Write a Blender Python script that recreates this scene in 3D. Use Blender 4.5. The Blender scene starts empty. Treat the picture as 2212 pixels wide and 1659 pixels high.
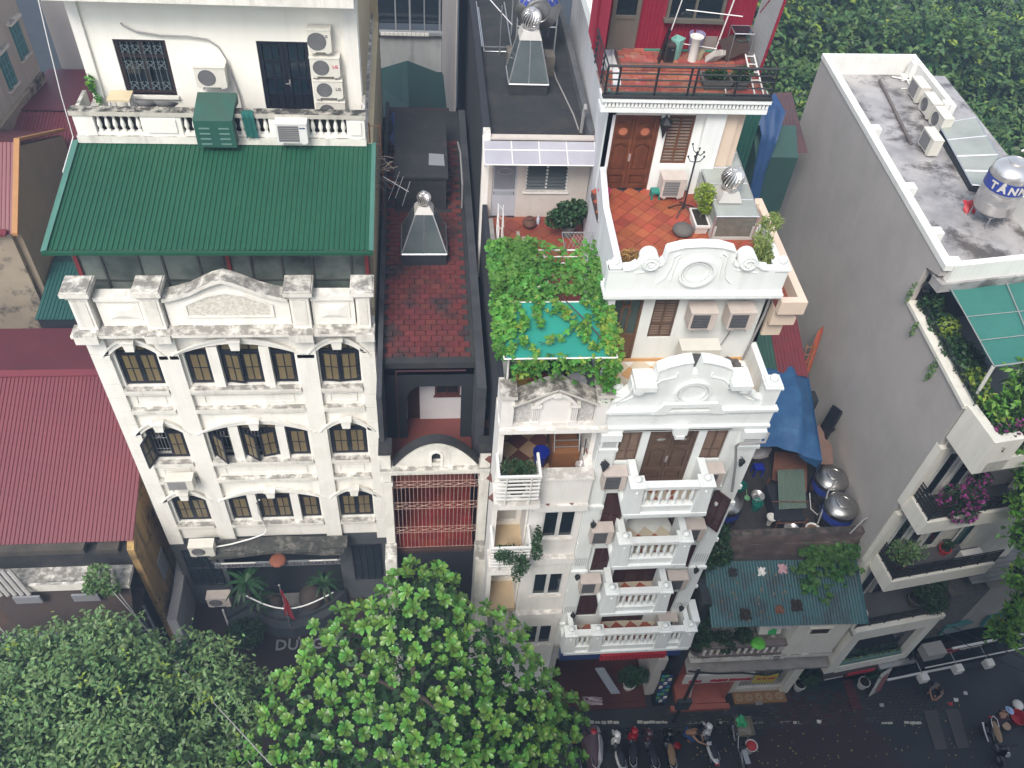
import bpy,bmesh,math,random
import numpy as np
from mathutils import Vector,Matrix
R_=math.radians
random.seed(7)
SC=bpy.context.scene
COL=SC.collection
# ---------------------------------------------------------------- camera
cam=bpy.data.objects.new('camera',bpy.data.cameras.new('camera'))
COL.objects.link(cam)
SC.camera=cam
cam.data.sensor_width=36.0
cam.data.lens=36.0*1900/2212
cam.data.clip_end=600
RC=((0.994845,-0.0153006,0.1002455),(-0.0784573,-0.7424461,0.6652957),(0.0642475,-0.6697311,-0.7398192))
cm=Matrix(((RC[0][0],-RC[0][1],-RC[0][2],0),(RC[1][0],-RC[1][1],-RC[1][2],0),(RC[2][0],-RC[2][1],-RC[2][2],33),(0,0,0,1)))
_q=cm.to_quaternion()
cam.rotation_mode='QUATERNION'
cam.rotation_quaternion=_q
cam.location=(0,0,33)
# ---------------------------------------------------------------- light
SUN_EL,SUN_AZ=R_(53),R_(205)      # azimuth clockwise from +Y: behind the camera, to the left
w=bpy.data.worlds.new('World')
SC.world=w
w.use_nodes=True
nt=w.node_tree
sky=nt.nodes.new('ShaderNodeTexSky')
sky.sky_type='NISHITA'
sky.sun_disc=False
sky.sun_elevation=SUN_EL
sky.sun_rotation=SUN_AZ
sky.air_density=1.3
sky.dust_density=2.5
sky.ozone_density=1.5
hsv=nt.nodes.new('ShaderNodeHueSaturation')          # thin overcast: a whiter sky than a clear one
hsv.inputs['Saturation'].default_value=0.5
nt.links.new(sky.outputs[0],hsv.inputs['Color'])
nt.links.new(hsv.outputs[0],nt.nodes['Background'].inputs[0])
nt.nodes['Background'].inputs[1].default_value=0.15
sd=bpy.data.lights.new('sun','SUN')
sd.energy=1.9
sd.angle=R_(22)
sd.color=(1.0,0.95,0.87)
sun=bpy.data.objects.new('sun',sd)
COL.objects.link(sun)
sv=Vector((math.sin(SUN_AZ)*math.cos(SUN_EL),math.cos(SUN_AZ)*math.cos(SUN_EL),math.sin(SUN_EL)))
sun.rotation_euler=sv.to_track_quat('Z','Y').to_euler()
SC.view_settings.view_transform='Standard'
SC.view_settings.look='None'
SC.view_settings.exposure=0.8
SC.view_settings.gamma=1.0
SC.render.engine='CYCLES'

# ---------------------------------------------------------------- materials
MATS={}
def mat(name,c1,c2=None,scale=3.0,rough=0.75,bump=0.0,bscale=40.0,metal=0.0,streak=0.0,streakc=(0.05,0.05,0.045),
        mould=0.0,mouldc=(0.035,0.035,0.03),spots=0.0,spotc=(0.06,0.055,0.05),spots_s=1.2,rnd=0.0,island=0.0,spec=0.5,alpha=1.0,trans=0.0,contrast=0.25):
    if name in MATS:return MATS[name]
    m=bpy.data.materials.new(name); m.use_nodes=True
    n=m.node_tree.nodes; l=m.node_tree.links
    b=n['Principled BSDF']
    b.inputs['Roughness'].default_value=rough
    b.inputs['Metallic'].default_value=metal
    b.inputs['Specular IOR Level'].default_value=spec
    if alpha < 1:b.inputs['Alpha'].default_value=alpha
    if trans > 0:b.inputs['Transmission Weight'].default_value=trans
    geo=n.new('ShaderNodeNewGeometry')
    def noise(s,det=3,sc=None,rgh=0.6):
        t=n.new('ShaderNodeTexNoise'); t.inputs['Scale'].default_value=s; t.inputs['Detail'].default_value=det; t.inputs['Roughness'].default_value=rgh
        if sc:
            mp=n.new('ShaderNodeMapping'); mp.inputs['Scale'].default_value=sc
            l.new(geo.outputs['Position'],mp.inputs[0]); l.new(mp.outputs[0],t.inputs[0])
        else:l.new(geo.outputs['Position'],t.inputs[0])
        return t.outputs[0]
    def ramp(src,a,b2):
        r=n.new('ShaderNodeMapRange'); r.inputs[1].default_value=a; r.inputs[2].default_value=b2
        l.new(src,r.inputs[0]); return r.outputs[0]
    def mul(a,v):
        q=n.new('ShaderNodeMath'); q.operation='MULTIPLY'; l.new(a,q.inputs[0])
        if isinstance(v,(int,float)):q.inputs[1].default_value=v
        else:l.new(v,q.inputs[1])
        return q.outputs[0]
    def mix(fac,a,cb):
        x=n.new('ShaderNodeMix'); x.data_type='RGBA'
        l.new(fac,x.inputs[0])
        for s,i in ((a,6),(cb,7)):
            if isinstance(s,tuple):x.inputs[i].default_value=(*s,1)
            else:l.new(s,x.inputs[i])
        return x.outputs[2]
    if c2 is None:c2=tuple(v*0.86 for v in c1)
    col=mix(ramp(noise(scale,4),0.5-contrast,0.5+contrast),c1,c2)
    if spots:col=mix(mul(ramp(noise(spots_s,6,None,0.7),0.5,0.62),spots),col,spotc)
    if streak:col=mix(mul(ramp(noise(2.2,5,(1.6,1.6,0.16),0.65),0.5,0.72),streak),col,streakc)
    if mould:
        sp=n.new('ShaderNodeSeparateXYZ'); l.new(geo.outputs['Normal'],sp.inputs[0])
        up=ramp(sp.outputs[2],0.3,0.75)
        col=mix(mul(mul(up,ramp(noise(3.0,5,None,0.7),0.36,0.56)),mould),col,mouldc)
    if rnd or island:
        hs=n.new('ShaderNodeHueSaturation'); l.new(col,hs.inputs['Color'])
        if rnd:o=n.new('ShaderNodeObjectInfo'); src=o.outputs['Random']
        else:src=geo.outputs['Random Per Island']
        v=rnd or island
        r=n.new('ShaderNodeMapRange'); r.inputs[3].default_value=1-v; r.inputs[4].default_value=1+v
        l.new(src,r.inputs[0]); l.new(r.outputs[0],hs.inputs['Value'])
        r2=n.new('ShaderNodeMapRange'); r2.inputs[3].default_value=0.5-v*0.06; r2.inputs[4].default_value=0.5+v*0.06
        q=n.new('ShaderNodeMath'); q.operation='FRACT'; q2=n.new('ShaderNodeMath'); q2.operation='MULTIPLY'; q2.inputs[1].default_value=7.3
        l.new(src,q2.inputs[0]); l.new(q2.outputs[0],q.inputs[0]); l.new(q.outputs[0],r2.inputs[0]); l.new(r2.outputs[0],hs.inputs['Hue'])
        col=hs.outputs[0]
    l.new(col,b.inputs['Base Color'])
    if bump:
        bm=n.new('ShaderNodeBump'); bm.inputs['Strength'].default_value=bump; bm.inputs['Distance'].default_value=0.02
        l.new(noise(bscale,3),bm.inputs['Height']); l.new(bm.outputs[0],b.inputs['Normal'])
    MATS[name]=m
    return m
CREAM=mat('cream_plaster',(0.81,0.79,0.735),(0.75,0.725,0.665),1.3,0.8,0.12,25,streak=0.22,streakc=(0.4,0.37,0.31),mould=0.3,mouldc=(.12,.115,.1),spots=0.1,spotc=(0.4,0.37,0.3))
CREAM_D=mat('weathered_cream',(0.76,0.735,0.67),(0.64,0.61,0.55),1.8,0.85,0.2,30,streak=0.4,streakc=(0.2,0.19,0.16),mould=0.75,mouldc=(.07,.065,.055),spots=0.2,spotc=(0.25,0.23,0.2))
WHITE=mat('pale_white_paint',(0.80,0.82,0.80),(0.73,0.755,0.74),0.9,0.7,0.06,30,streak=0.2,streakc=(0.4,0.4,0.36),mould=0.12,mouldc=(0.45,0.43,0.38))
WHITE_P=mat('pinkish_white_plaster',(0.81,0.785,0.75),(0.75,0.715,0.67),1.6,0.8,0.1,30,streak=0.25,streakc=(0.35,0.32,0.27),mould=0.55,mouldc=(0.18,0.16,0.13))
ROUGHCAST=mat('roughcast',(0.60,0.58,0.56),(0.42,0.40,0.38),14,0.95,1.0,22,contrast=0.15)
GREYWALL=mat('grey_render',(0.47,0.435,0.405),(0.40,0.37,0.345),0.55,0.9,0.3,35,streak=0.18,streakc=(0.33,0.30,0.28),spots=0.35,spotc=(0.37,0.34,0.31),spots_s=0.5)
IVORY=mat('ivory_paint',(0.76,0.73,0.65),(0.69,0.66,0.58),1.2,0.75,0.06,30,streak=0.25,streakc=(0.4,0.37,0.3),mould=0.1)
DARKWALL=mat('shaded_stained_plaster',(0.022,0.025,0.034),(0.013,0.015,0.021),1.5,0.9,0.2,30,streak=0.5,streakc=(0.015,0.016,0.02))
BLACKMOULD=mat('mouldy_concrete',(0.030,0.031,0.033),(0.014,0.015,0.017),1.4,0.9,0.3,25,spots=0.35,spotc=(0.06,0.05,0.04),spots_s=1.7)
ROOFCONC=mat('wet_roof_concrete',(0.40,0.38,0.37),(0.22,0.21,0.21),0.7,0.32,0.12,20,spots=0.95,spotc=(0.065,0.055,0.05),spots_s=0.9,contrast=0.14)
GREENROOF=mat('green_sheet_metal',(0.013,0.085,0.044),(0.010,0.068,0.036),0.35,0.5,spec=0.35,streak=0.25,streakc=(0.008,0.045,0.027))
GREENTRIM=mat('green_trim',(0.06,0.17,0.13),(0.05,0.14,0.11),2,0.45)
REDROOF=mat('red_sheet_metal',(0.155,0.024,0.032),(0.12,0.018,0.026),0.4,0.45,streak=0.25,streakc=(0.11,0.02,0.03))
REDROOF_D=mat('dark_red_sheet_metal',(0.10,0.016,0.024),(0.07,0.012,0.02),0.5,0.55,streak=0.3,streakc=(0.04,0.012,0.016))
REDWALL=mat('crimson_sheet_metal',(0.25,0.014,0.035),(0.20,0.012,0.03),0.8,0.5)
TEALROOF=mat('teal_sheet_metal',(0.017,0.07,0.08),(0.025,0.095,0.105),0.7,0.5,streak=0.0,spots=0.75,spotc=(0.02,0.03,0.035),spots_s=1.1)
DGREENROOF=mat('dark_green_sheet',(0.012,0.05,0.045),(0.01,0.04,0.037),0.6,0.55)
GREYMETAL=mat('grey_sheet_metal',(0.30,0.31,0.32),(0.24,0.25,0.26),1,0.5,metal=0.2)
NAVYWOOD=mat('blue_black_paint',(0.010,0.013,0.022),(0.007,0.009,0.016),3,0.45)
TANPANE=mat('tan_frosted_glass',(0.165,0.125,0.065),(0.135,0.105,0.055),2.5,0.28,rnd=0.12)
DARKPANE=mat('dark_glass',(0.014,0.022,0.028),(0.01,0.015,0.02),2,0.08,spec=0.7)
GLASSFROST=mat('grey_green_frosted_glass',(0.17,0.2,0.18),(0.03,0.042,0.042),0.55,0.25,spec=0.6,rnd=0.2,contrast=0.12)
ALUM=mat('brushed_aluminium',(0.62,0.62,0.63),(0.5,0.5,0.52),4,0.38,metal=0.85)
STEEL=mat('stainless_steel',(0.72,0.70,0.68),(0.56,0.54,0.53),2.5,0.3,metal=0.8)
STEEL_D=mat('dull_stainless_steel',(0.48,0.47,0.45),(0.36,0.35,0.34),2.5,0.34,metal=1.0)
BLUEBAND=mat('blue_label_film',(0.03,0.055,0.30),(0.025,0.045,0.25),3,0.4)
WOOD=mat('varnished_wood',(0.17,0.055,0.022),(0.075,0.024,0.011),5,0.4,bump=0.1,bscale=20,streak=0.4,streakc=(0.03,0.012,0.008))
WOOD_L=mat('louvre_brown_wood',(0.19,0.125,0.09),(0.14,0.09,0.065),5,0.6)
WOOD_G=mat('greyed_brown_wood',(0.125,0.078,0.052),(0.085,0.05,0.033),4,0.55,bump=0.1,bscale=25,streak=0.3,streakc=(0.05,0.03,0.022))
WOOD_M=mat('maroon_wood',(0.045,0.012,0.012),(0.03,0.009,0.009),4,0.45)
ORANGEWOOD=mat('plywood',(0.27,0.12,0.05),(0.20,0.085,0.035),3,0.55)
TERRA=mat('terracotta_tile',(0.34,0.080,0.036),(0.26,0.058,0.028),2.0,0.55,bump=0.1,rnd=0.16,spots=0.2,spotc=(0.13,0.035,0.02),spots_s=2)
TERRA_D=mat('dull_terracotta_tile',(0.24,0.055,0.028),(0.18,0.042,0.024),2.0,0.6,rnd=0.15)
GROUT=mat('dark_grout',(0.07,0.03,0.022),(0.05,0.025,0.02),5,0.9)
REDBRICK=mat('worn_red_paver',(0.135,0.023,0.020),(0.085,0.017,0.016),3,0.75,bump=0.25,rnd=0.16,spots=0.9,spotc=(0.022,0.017,0.018),spots_s=0.8)
OLDBRICK=mat('old_red_brick',(0.33,0.085,0.05),(0.24,0.06,0.04),4,0.8,bump=0.3,rnd=0.25,spots=0.4,spotc=(0.30,0.22,0.18),spots_s=3)
CHK_D=mat('brown_floor_tile',(0.135,0.05,0.042),(0.11,0.04,0.034),3,0.4,rnd=0.1)
CHK_L=mat('tan_floor_tile',(0.38,0.26,0.16),(0.33,0.22,0.135),3,0.4,rnd=0.1)
CHK_O=mat('orange_floor_tile',(0.60,0.36,0.15),(0.54,0.31,0.13),3,0.4,rnd=0.1)
CHK_C=mat('cream_floor_tile',(0.66,0.58,0.45),(0.6,0.52,0.4),3,0.4,rnd=0.07)
CHK_R=mat('red_floor_tile',(0.42,0.12,0.06),(0.36,0.1,0.05),3,0.4,rnd=0.1)
ACW=mat('ac_ivory_paint',(0.66,0.64,0.57),(0.60,0.57,0.50),3,0.5,streak=0.12,streakc=(0.4,0.3,0.2))
ACP=mat('ac_faded_paint',(0.56,0.49,0.44),(0.49,0.42,0.38),4,0.6,streak=0.25,streakc=(0.3,0.24,0.2))
ACG=mat('ac_grille_grey',(0.13,0.13,0.135),(0.10,0.10,0.105),5,0.6)
ACD=mat('ac_grille_dark',(0.05,0.05,0.055),(0.04,0.04,0.045),5,0.6)
BLACKIRON=mat('black_iron',(0.022,0.025,0.027),(0.015,0.017,0.02),4,0.5,metal=0.3)
DARKGREENCAB=mat('green_cabinet_paint',(0.02,0.09,0.065),(0.016,0.075,0.055),2,0.5,mould=0.4,mouldc=(0.04,0.045,0.03))
CLOTHGREEN=mat('green_cloth',(0.008,0.10,0.085),(0.006,0.08,0.07),6,0.95)
NETGREEN=mat('teal_net',(0.02,0.27,0.21),(0.017,0.24,0.185),1.5,0.9)
NETGREEN2=mat('faded_teal_net',(0.035,0.17,0.14),(0.028,0.145,0.12),0.8,0.9,streak=0.3,streakc=(0.02,0.10,0.08))
TARP=mat('blue_tarpaulin',(0.022,0.088,0.21),(0.016,0.066,0.17),1.5,0.55,streak=0.0,spots=0.25,spotc=(0.06,0.2,0.36),spots_s=1.6)
TARP_D=mat('dark_blue_tarpaulin',(0.012,0.045,0.17),(0.01,0.035,0.13),2,0.5)
PLASTIC_B=mat('blue_plastic',(0.012,0.03,0.36),(0.01,0.025,0.3),3,0.4)
PLASTIC_T=mat('teal_plastic',(0.015,0.22,0.17),(0.012,0.19,0.15),3,0.4)
PLASTIC_G=mat('lime_plastic',(0.14,0.55,0.06),(0.12,0.48,0.05),3,0.4)
PLASTIC_R=mat('red_plastic',(0.48,0.025,0.03),(0.40,0.02,0.025),3,0.45)
PLASTIC_P=mat('pink_plastic',(0.55,0.06,0.16),(0.48,0.05,0.13),3,0.45)
PLASTIC_L=mat('pale_lilac_plastic',(0.32,0.30,0.48),(0.28,0.26,0.42),3,0.45)
PLASTIC_A=mat('aqua_plastic',(0.25,0.52,0.45),(0.22,0.46,0.4),3,0.45)
PLASTIC_W=mat('white_plastic',(0.70,0.68,0.64),(0.62,0.60,0.56),3,0.45)
PVCGREY=mat('grey_pvc',(0.30,0.29,0.28),(0.25,0.24,0.24),4,0.55)
PVCGREEN=mat('green_pvc',(0.04,0.19,0.14),(0.03,0.16,0.12),4,0.5)
WHITEMETAL=mat('white_painted_metal',(0.72,0.71,0.69),(0.64,0.63,0.6),4,0.45)
RUST=mat('rusty_metal',(0.17,0.065,0.035),(0.11,0.045,0.028),6,0.8)
SOIL=mat('potting_soil',(0.03,0.022,0.016),(0.02,0.016,0.012),9,0.95,bump=0.4)
STONE=mat('grey_boulder',(0.12,0.11,0.10),(0.08,0.075,0.07),4,0.9,bump=0.6,bscale=15)
BARK=mat('brown_bark',(0.085,0.065,0.05),(0.05,0.04,0.032),5,0.95,bump=0.6,bscale=14)
YELLOWWALL=mat('stained_ochre_plaster',(0.42,0.27,0.10),(0.34,0.21,0.08),1.2,0.9,0.2,20,streak=0.75,streakc=(0.05,0.04,0.03),spots=0.7,spotc=(0.035,0.03,0.025),spots_s=0.8)
BROWNWALL=mat('brown_render',(0.25,0.20,0.14),(0.20,0.16,0.115),1.2,0.95,0.3,30)
BEIGEWALL=mat('beige_plaster',(0.52,0.47,0.40),(0.45,0.40,0.34),0.8,0.9,0.15,25,streak=0.3,streakc=(0.2,0.18,0.15))
STAINWALL=mat('flaking_stained_wall',(0.32,0.27,0.20),(0.25,0.20,0.15),1.0,0.95,0.4,15,spots=0.95,spotc=(0.02,0.02,0.02),spots_s=0.65)
GREYBACK=mat('grey_back_wall',(0.29,0.275,0.265),(0.25,0.235,0.225),0.7,0.9,0.15,30)
PALEBACK=mat('pale_stained_wall',(0.36,0.37,0.36),(0.28,0.29,0.29),0.9,0.9,0.15,30,streak=0.55,streakc=(0.1,0.1,0.1))
BLUESHUT=mat('teal_shutter_paint',(0.055,0.20,0.20),(0.04,0.15,0.155),4,0.55)
CONC_D=mat('dark_street_concrete',(0.026,0.030,0.034),(0.016,0.019,0.022),1.0,0.7,0.3,30,spots=0.4,spotc=(0.012,0.014,0.017),spots_s=0.8)
ASPHALT=mat('wet_asphalt',(0.02,0.024,0.028),(0.013,0.016,0.02),0.7,0.5,0.25,60,spots=0.3,spotc=(0.03,0.035,0.036),spots_s=1.5)
PAVER=mat('grey_paver',(0.042,0.044,0.045),(0.026,0.028,0.03),3,0.6,bump=0.3,rnd=0.35)
PAVER_R=mat('dull_red_paver',(0.05,0.022,0.025),(0.035,0.017,0.02),3,0.6,bump=0.3,rnd=0.3)
ROADPAINT=mat('worn_white_road_paint',(0.55,0.53,0.46),(0.42,0.40,0.34),6,0.8)
SALMON=mat('salmon_tile',(0.40,0.12,0.085),(0.33,0.10,0.07),2.5,0.5)
MAROONFLOOR=mat('maroon_floor',(0.09,0.028,0.022),(0.065,0.022,0.018),2.0,0.35)
SIGNWHITE=mat('sign_white',(0.62,0.60,0.56),(0.56,0.54,0.5),3,0.5)
SIGNRED=mat('sign_red',(0.45,0.02,0.03),(0.38,0.016,0.025),3,0.5)
SIGNBLUE=mat('sign_blue',(0.02,0.05,0.18),(0.016,0.04,0.15),3,0.5)
SIGNYEL=mat('sign_yellow',(0.50,0.42,0.06),(0.44,0.37,0.05),3,0.5)
GOLD=mat('gold_glaze',(0.45,0.30,0.07),(0.32,0.2,0.05),6,0.4,metal=0.3)
SKIN=mat('skin',(0.40,0.215,0.13),(0.35,0.185,0.11),5,0.55)
HAIR=mat('black_hair',(0.012,0.010,0.009),(0.008,0.007,0.006),9,0.6)
DENIM=mat('blue_cloth',(0.025,0.075,0.21),(0.02,0.06,0.17),8,0.9)
RUBBER=mat('black_rubber',(0.016,0.016,0.017),(0.011,0.011,0.012),8,0.8)
BIKEBLACK=mat('glossy_black_plastic',(0.014,0.015,0.018),(0.01,0.011,0.013),6,0.2)
BIKEWHITE=mat('glossy_white_plastic',(0.72,0.71,0.69),(0.66,0.65,0.63),4,0.22)
BIKERED=mat('glossy_red_plastic',(0.38,0.012,0.02),(0.3,0.01,0.016),4,0.22)
SEATTAN=mat('tan_seat_vinyl',(0.27,0.17,0.09),(0.22,0.14,0.075),5,0.55)
SEATBLACK=mat('black_seat_vinyl',(0.013,0.016,0.026),(0.010,0.012,0.02),5,0.5)
SILVERSHEET=mat('silver_cover_sheet',(0.55,0.53,0.54),(0.42,0.40,0.42),5,0.4,bump=0.4,bscale=12)
def leafmat(name,c1,c2,island=0.35,rough=0.5,scale=0.8,spec=0.4):
    m=mat(name,c1,c2,scale,rough,island=island,spec=spec,contrast=0.2)
    b=m.node_tree.nodes['Principled BSDF']
    # thin leaves let some light through
    n=m.node_tree.nodes; l=m.node_tree.links
    tr=n.new('ShaderNodeBsdfTranslucent'); ms=n.new('ShaderNodeMixShader'); ms.inputs[0].default_value=0.3
    src=b.inputs['Base Color'].links[0].from_socket
    l.new(src,tr.inputs[0]); l.new(b.outputs[0],ms.inputs[1]); l.new(tr.outputs[0],ms.inputs[2])
    l.new(ms.outputs[0],n['Material Output'].inputs[0])
    return m
LEAF_A=leafmat('almond_leaf',(0.155,0.30,0.05),(0.08,0.20,0.035),0.45,0.3)
LEAF_B=leafmat('dull_tree_leaf',(0.17,0.28,0.10),(0.11,0.205,0.07),0.4,0.45)
LEAF_C=leafmat('background_leaf',(0.115,0.20,0.05),(0.06,0.13,0.04),0.4,0.5)
LEAF_V=leafmat('vine_leaf',(0.115,0.30,0.04),(0.06,0.20,0.03),0.35,0.55)
LEAF_Y=leafmat('yellowish_leaf',(0.27,0.36,0.04),(0.16,0.26,0.035),0.3,0.5)
LEAF_D=leafmat('shrub_and_shade_leaf',(0.035,0.095,0.028),(0.025,0.065,0.022),0.4,0.5)
LEAF_P=leafmat('palm_leaf',(0.03,0.09,0.028),(0.02,0.06,0.02),0.3,0.5)
PETAL=leafmat('magenta_bract',(0.34,0.06,0.25),(0.26,0.045,0.19),0.25,0.6)
DRYGRASS=leafmat('dry_grass_blade',(0.40,0.24,0.08),(0.30,0.20,0.07),0.3,0.7)
FERNY=leafmat('pale_fern_leaf',(0.30,0.36,0.10),(0.2,0.27,0.07),0.3,0.6)

# ---------------------------------------------------------------- mesh helpers
ORG={}
class MB:
    def __init__(s):s.v=[]; s.f=[]
    def add(s,vs,fs):
        n=len(s.v); s.v += [tuple(p) for p in vs]; s.f += [tuple(i +n for i in f) for f in fs]; return s
    def box(s,x0,x1,y0,y1,z0,z1):
        return s.add([(x0,y0,z0),(x1,y0,z0),(x1,y1,z0),(x0,y1,z0),(x0,y0,z1),(x1,y0,z1),(x1,y1,z1),(x0,y1,z1)],
                     [(0,3,2,1),(4,5,6,7),(0,1,5,4),(1,2,6,5),(2,3,7,6),(3,0,4,7)])
    def obox(s,c,size,rot):       # box of a size, turned by a 3x3 matrix, centred at c
        hx,hy,hz=(q/2 for q in size); c=Vector(c)
        vs=[c +rot @ Vector((a*hx,b*hy,d*hz)) for d in (-1,1) for a,b in ((-1,-1),(1,-1),(1,1),(-1,1))]
        return s.add(vs,[(0,3,2,1),(4,5,6,7),(0,1,5,4),(1,2,6,5),(2,3,7,6),(3,0,4,7)])
    def slab(s,pts,d):             # polygon swept by the vector d
        d=Vector(d); n=len(pts); P=[Vector(p) for p in pts]
        return s.add(P +[p +d for p in P],[tuple(range(n))[::-1],tuple(range(n,2*n))]+[(i,(i +1) %n,(i +1) %n +n,i +n) for i in range(n)])
    def xz(s,pts,y0,y1):return s.slab([(x,y1,z) for x,z in pts],(0,y0 -y1,0))
    def yz(s,pts,x0,x1):return s.slab([(x0,y,z) for y,z in pts],(x1 -x0,0,0))
    def xy(s,pts,z0,z1):return s.slab([(x,y,z0) for x,y in pts],(0,0,z1 -z0))
    def tube(s,pts,r,n=6,cap=True):
        P=[Vector(p) for p in pts]; rings=[]
        rr=r if isinstance(r,(list,tuple)) else [r]*len(P)
        up=None
        for i,p in enumerate(P):
            t=(P[min(i +1,len(P)-1)]-P[max(i -1,0)])
            if t.length < 1e-9:t=Vector((0,0,1))
            t.normalize()
            if up is None or abs(up.dot(t)) > 0.97:up=Vector((0,0,1)) if abs(t.z) < 0.9 else Vector((1,0,0))
            a=t.cross(up).normalized(); b=a.cross(t).normalized()
            rings.append([p +(a*math.cos(q)+b*math.sin(q))*rr[i] for q in (2*math.pi*k/n for k in range(n))])
        n0=len(s.v)
        for rg in rings:s.v += [tuple(p) for p in rg]
        for i in range(len(P)-1):
            for k in range(n):
                s.f.append((n0 +i*n +k,n0 +i*n +(k +1) %n,n0 +(i +1)*n +(k +1) %n,n0 +(i +1)*n +k))
        if cap:s.f.append(tuple(n0 +k for k in range(n))[::-1]); s.f.append(tuple(n0 +(len(P)-1)*n +k for k in range(n)))
        return s
    def lathe(s,cx,cy,prof,n=16,M=None):   # prof: (radius, z) from the bottom up
        n0=len(s.v)
        for r,z in prof:
            for k in range(n):
                a=2*math.pi*k/n; p=Vector((r*math.cos(a),r*math.sin(a),z))
                if M is not None:p=M @ p
                else:p=p +Vector((cx,cy,0))
                s.v.append(tuple(p))
        m=len(prof)
        for i in range(m -1):
            for k in range(n):s.f.append((n0 +i*n +k,n0 +i*n +(k +1) %n,n0 +(i +1)*n +(k +1) %n,n0 +(i +1)*n +k))
        s.f.append(tuple(n0 +k for k in range(n))[::-1]); s.f.append(tuple(n0 +(m -1)*n +k for k in range(n)))
        return s
    def ball(s,c,r,n=10,sq=1.0):
        M=Matrix.Translation(Vector(c))
        pr=[(max(r*math.sin(math.pi*i/n),0.001),-r*sq*math.cos(math.pi*i/n)) for i in range(n +1)]
        return s.lathe(0,0,pr,n +2,M)
    def mesh(s,name,org=(0,0,0),smooth=False):
        m=bpy.data.meshes.new(name); o=Vector(org)
        m.from_pydata([tuple(Vector(p)-o) for p in s.v],[],s.f)
        if smooth:m.polygons.foreach_set('use_smooth',[True]*len(m.polygons)); 
        m.update(); return m
    def build(s,name,material,parent=None,label=None,smooth=False,kind=None,org=None):
        o0=ORG[parent] if parent is not None else (Vector(org) if org is not None else s.base())
        me=s.mesh(name,o0,smooth); me.materials.append(material)
        if smooth == 'auto':sharp(me,40)
        o=bpy.data.objects.new(name,me); COL.objects.link(o)
        if parent is not None:o.parent=parent
        else:o.location=o0
        ORG[o]=Vector(o0)
        if label:o['label']=label
        if kind:o['kind']=kind
        return o
    def base(s):
        a=np.array(s.v); lo=a.min(0); hi=a.max(0)
        return Vector(((lo[0]+hi[0])/2,(lo[1]+hi[1])/2,lo[2]))
def sharp(me,deg):
    bm=bmesh.new(); bm.from_mesh(me)
    for e in bm.edges:
        e.smooth=not (len(e.link_faces) != 2 or e.calc_face_angle(9) > R_(deg))
    bm.to_mesh(me); bm.free()
def thing(name,label,cat,loc,group=None):
    o=bpy.data.objects.new(name,None); COL.objects.link(o); o.location=loc; o.empty_display_size=0.2
    ORG[o]=Vector(loc); o['label']=label; o['category']=cat
    if group:o['group']=group
    return o
def tag(o,label,cat,group=None):
    o['label']=label; o['category']=cat
    if group:o['group']=group
    return o
def struct(o):o['kind']='structure'; return o
def inst(me,name,parent,loc,rotz=0.0,scale=None,rot=None,label=None):      # a piece that shares its mesh data
    o=bpy.data.objects.new(name,me); COL.objects.link(o)
    if parent is not None:o.parent=parent; o.location=Vector(loc)-ORG[parent]
    else:o.location=loc
    o.rotation_euler=rot if rot else (0,0,rotz)
    if scale:o.scale=scale
    ORG[o]=Vector(loc)
    if label:o['label']=label
    return o
def dup(root,loc,rotz=0.0,label=None,scale=None):
    r=root.copy(); COL.objects.link(r); r.location=loc; r.rotation_euler=(0,0,rotz); ORG[r]=Vector(loc)
    if scale:r.scale=scale
    if label:r['label']=label
    for ch in list(root.children):
        c=ch.copy(); COL.objects.link(c); c.parent=r
        for g in list(ch.children):
            d=g.copy(); COL.objects.link(d); d.parent=c
    return r
def shared(mb,name,material,smooth=False):
    me=mb.mesh(name,(0,0,0),smooth); me.materials.append(material)
    if smooth == 'auto':sharp(me,40)
    return me
def holes(mb,x0,x1,z0,z1,hs,y0,y1):           # an upright wall in the XZ plane with rectangular openings
    xs=sorted(set([x0,x1]+[h[0] for h in hs]+[h[1] for h in hs])); xs=[x for x in xs if x0 <= x <= x1]
    for a,b in zip(xs,xs[1:]):
        blk=sorted((h[2],h[3]) for h in hs if h[0] <= a +1e-6 and h[1] >= b -1e-6)
        z=z0
        for c,d in blk:
            if c > z:mb.box(a,b,y0,y1,z,c)
            z=max(z,d)
        if z < z1:mb.box(a,b,y0,y1,z,z1)
    return mb
def arc(xa,xb,z,rise,n=10):                       # points of a flat arch from xa to xb springing at z
    return [(xa +(xb -xa)*t/n,z +rise*(1-(2*t/n -1)**2)) for t in range(n +1)]
def corrugated(mb,o,u,v,L,Wd,pitch,amp,nv=1,thick=0.012,wob=0.0,trap=False):
    # sheet from corner o: ridges run along v (length Wd), repeat along u (length L)
    o=Vector(o); u=Vector(u).normalized(); v=Vector(v).normalized(); nn=u.cross(v).normalized()
    if nn.z < 0:nn=-nn
    k=max(1,int(L/pitch)); seq=[]
    for i in range(k):
        if trap:seq += [(i*pitch,0),((i +.55)*pitch,0),((i +.68)*pitch,1),((i +.87)*pitch,1)]
        else:seq += [(i*pitch,0),((i +.25)*pitch,.7),((i +.5)*pitch,1),((i +.75)*pitch,.7)]
    seq.append((L,0)); n0=len(mb.v)
    for j in range(nv +1):
        for a,h in seq:
            p=o +u*a +v*(Wd*j/nv)+nn*(h*amp)
            if wob:p=p +nn*wob*(math.sin(a*1.7+j*1.3)+math.sin(a*0.6-j*2.1))
            mb.v.append(tuple(p))
    m=len(seq)
    for j in range(nv):
        for i in range(m -1):mb.f.append((n0 +j*m +i,n0 +j*m +i +1,n0 +(j +1)*m +i +1,n0 +(j +1)*m +i))
    return mb
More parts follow.
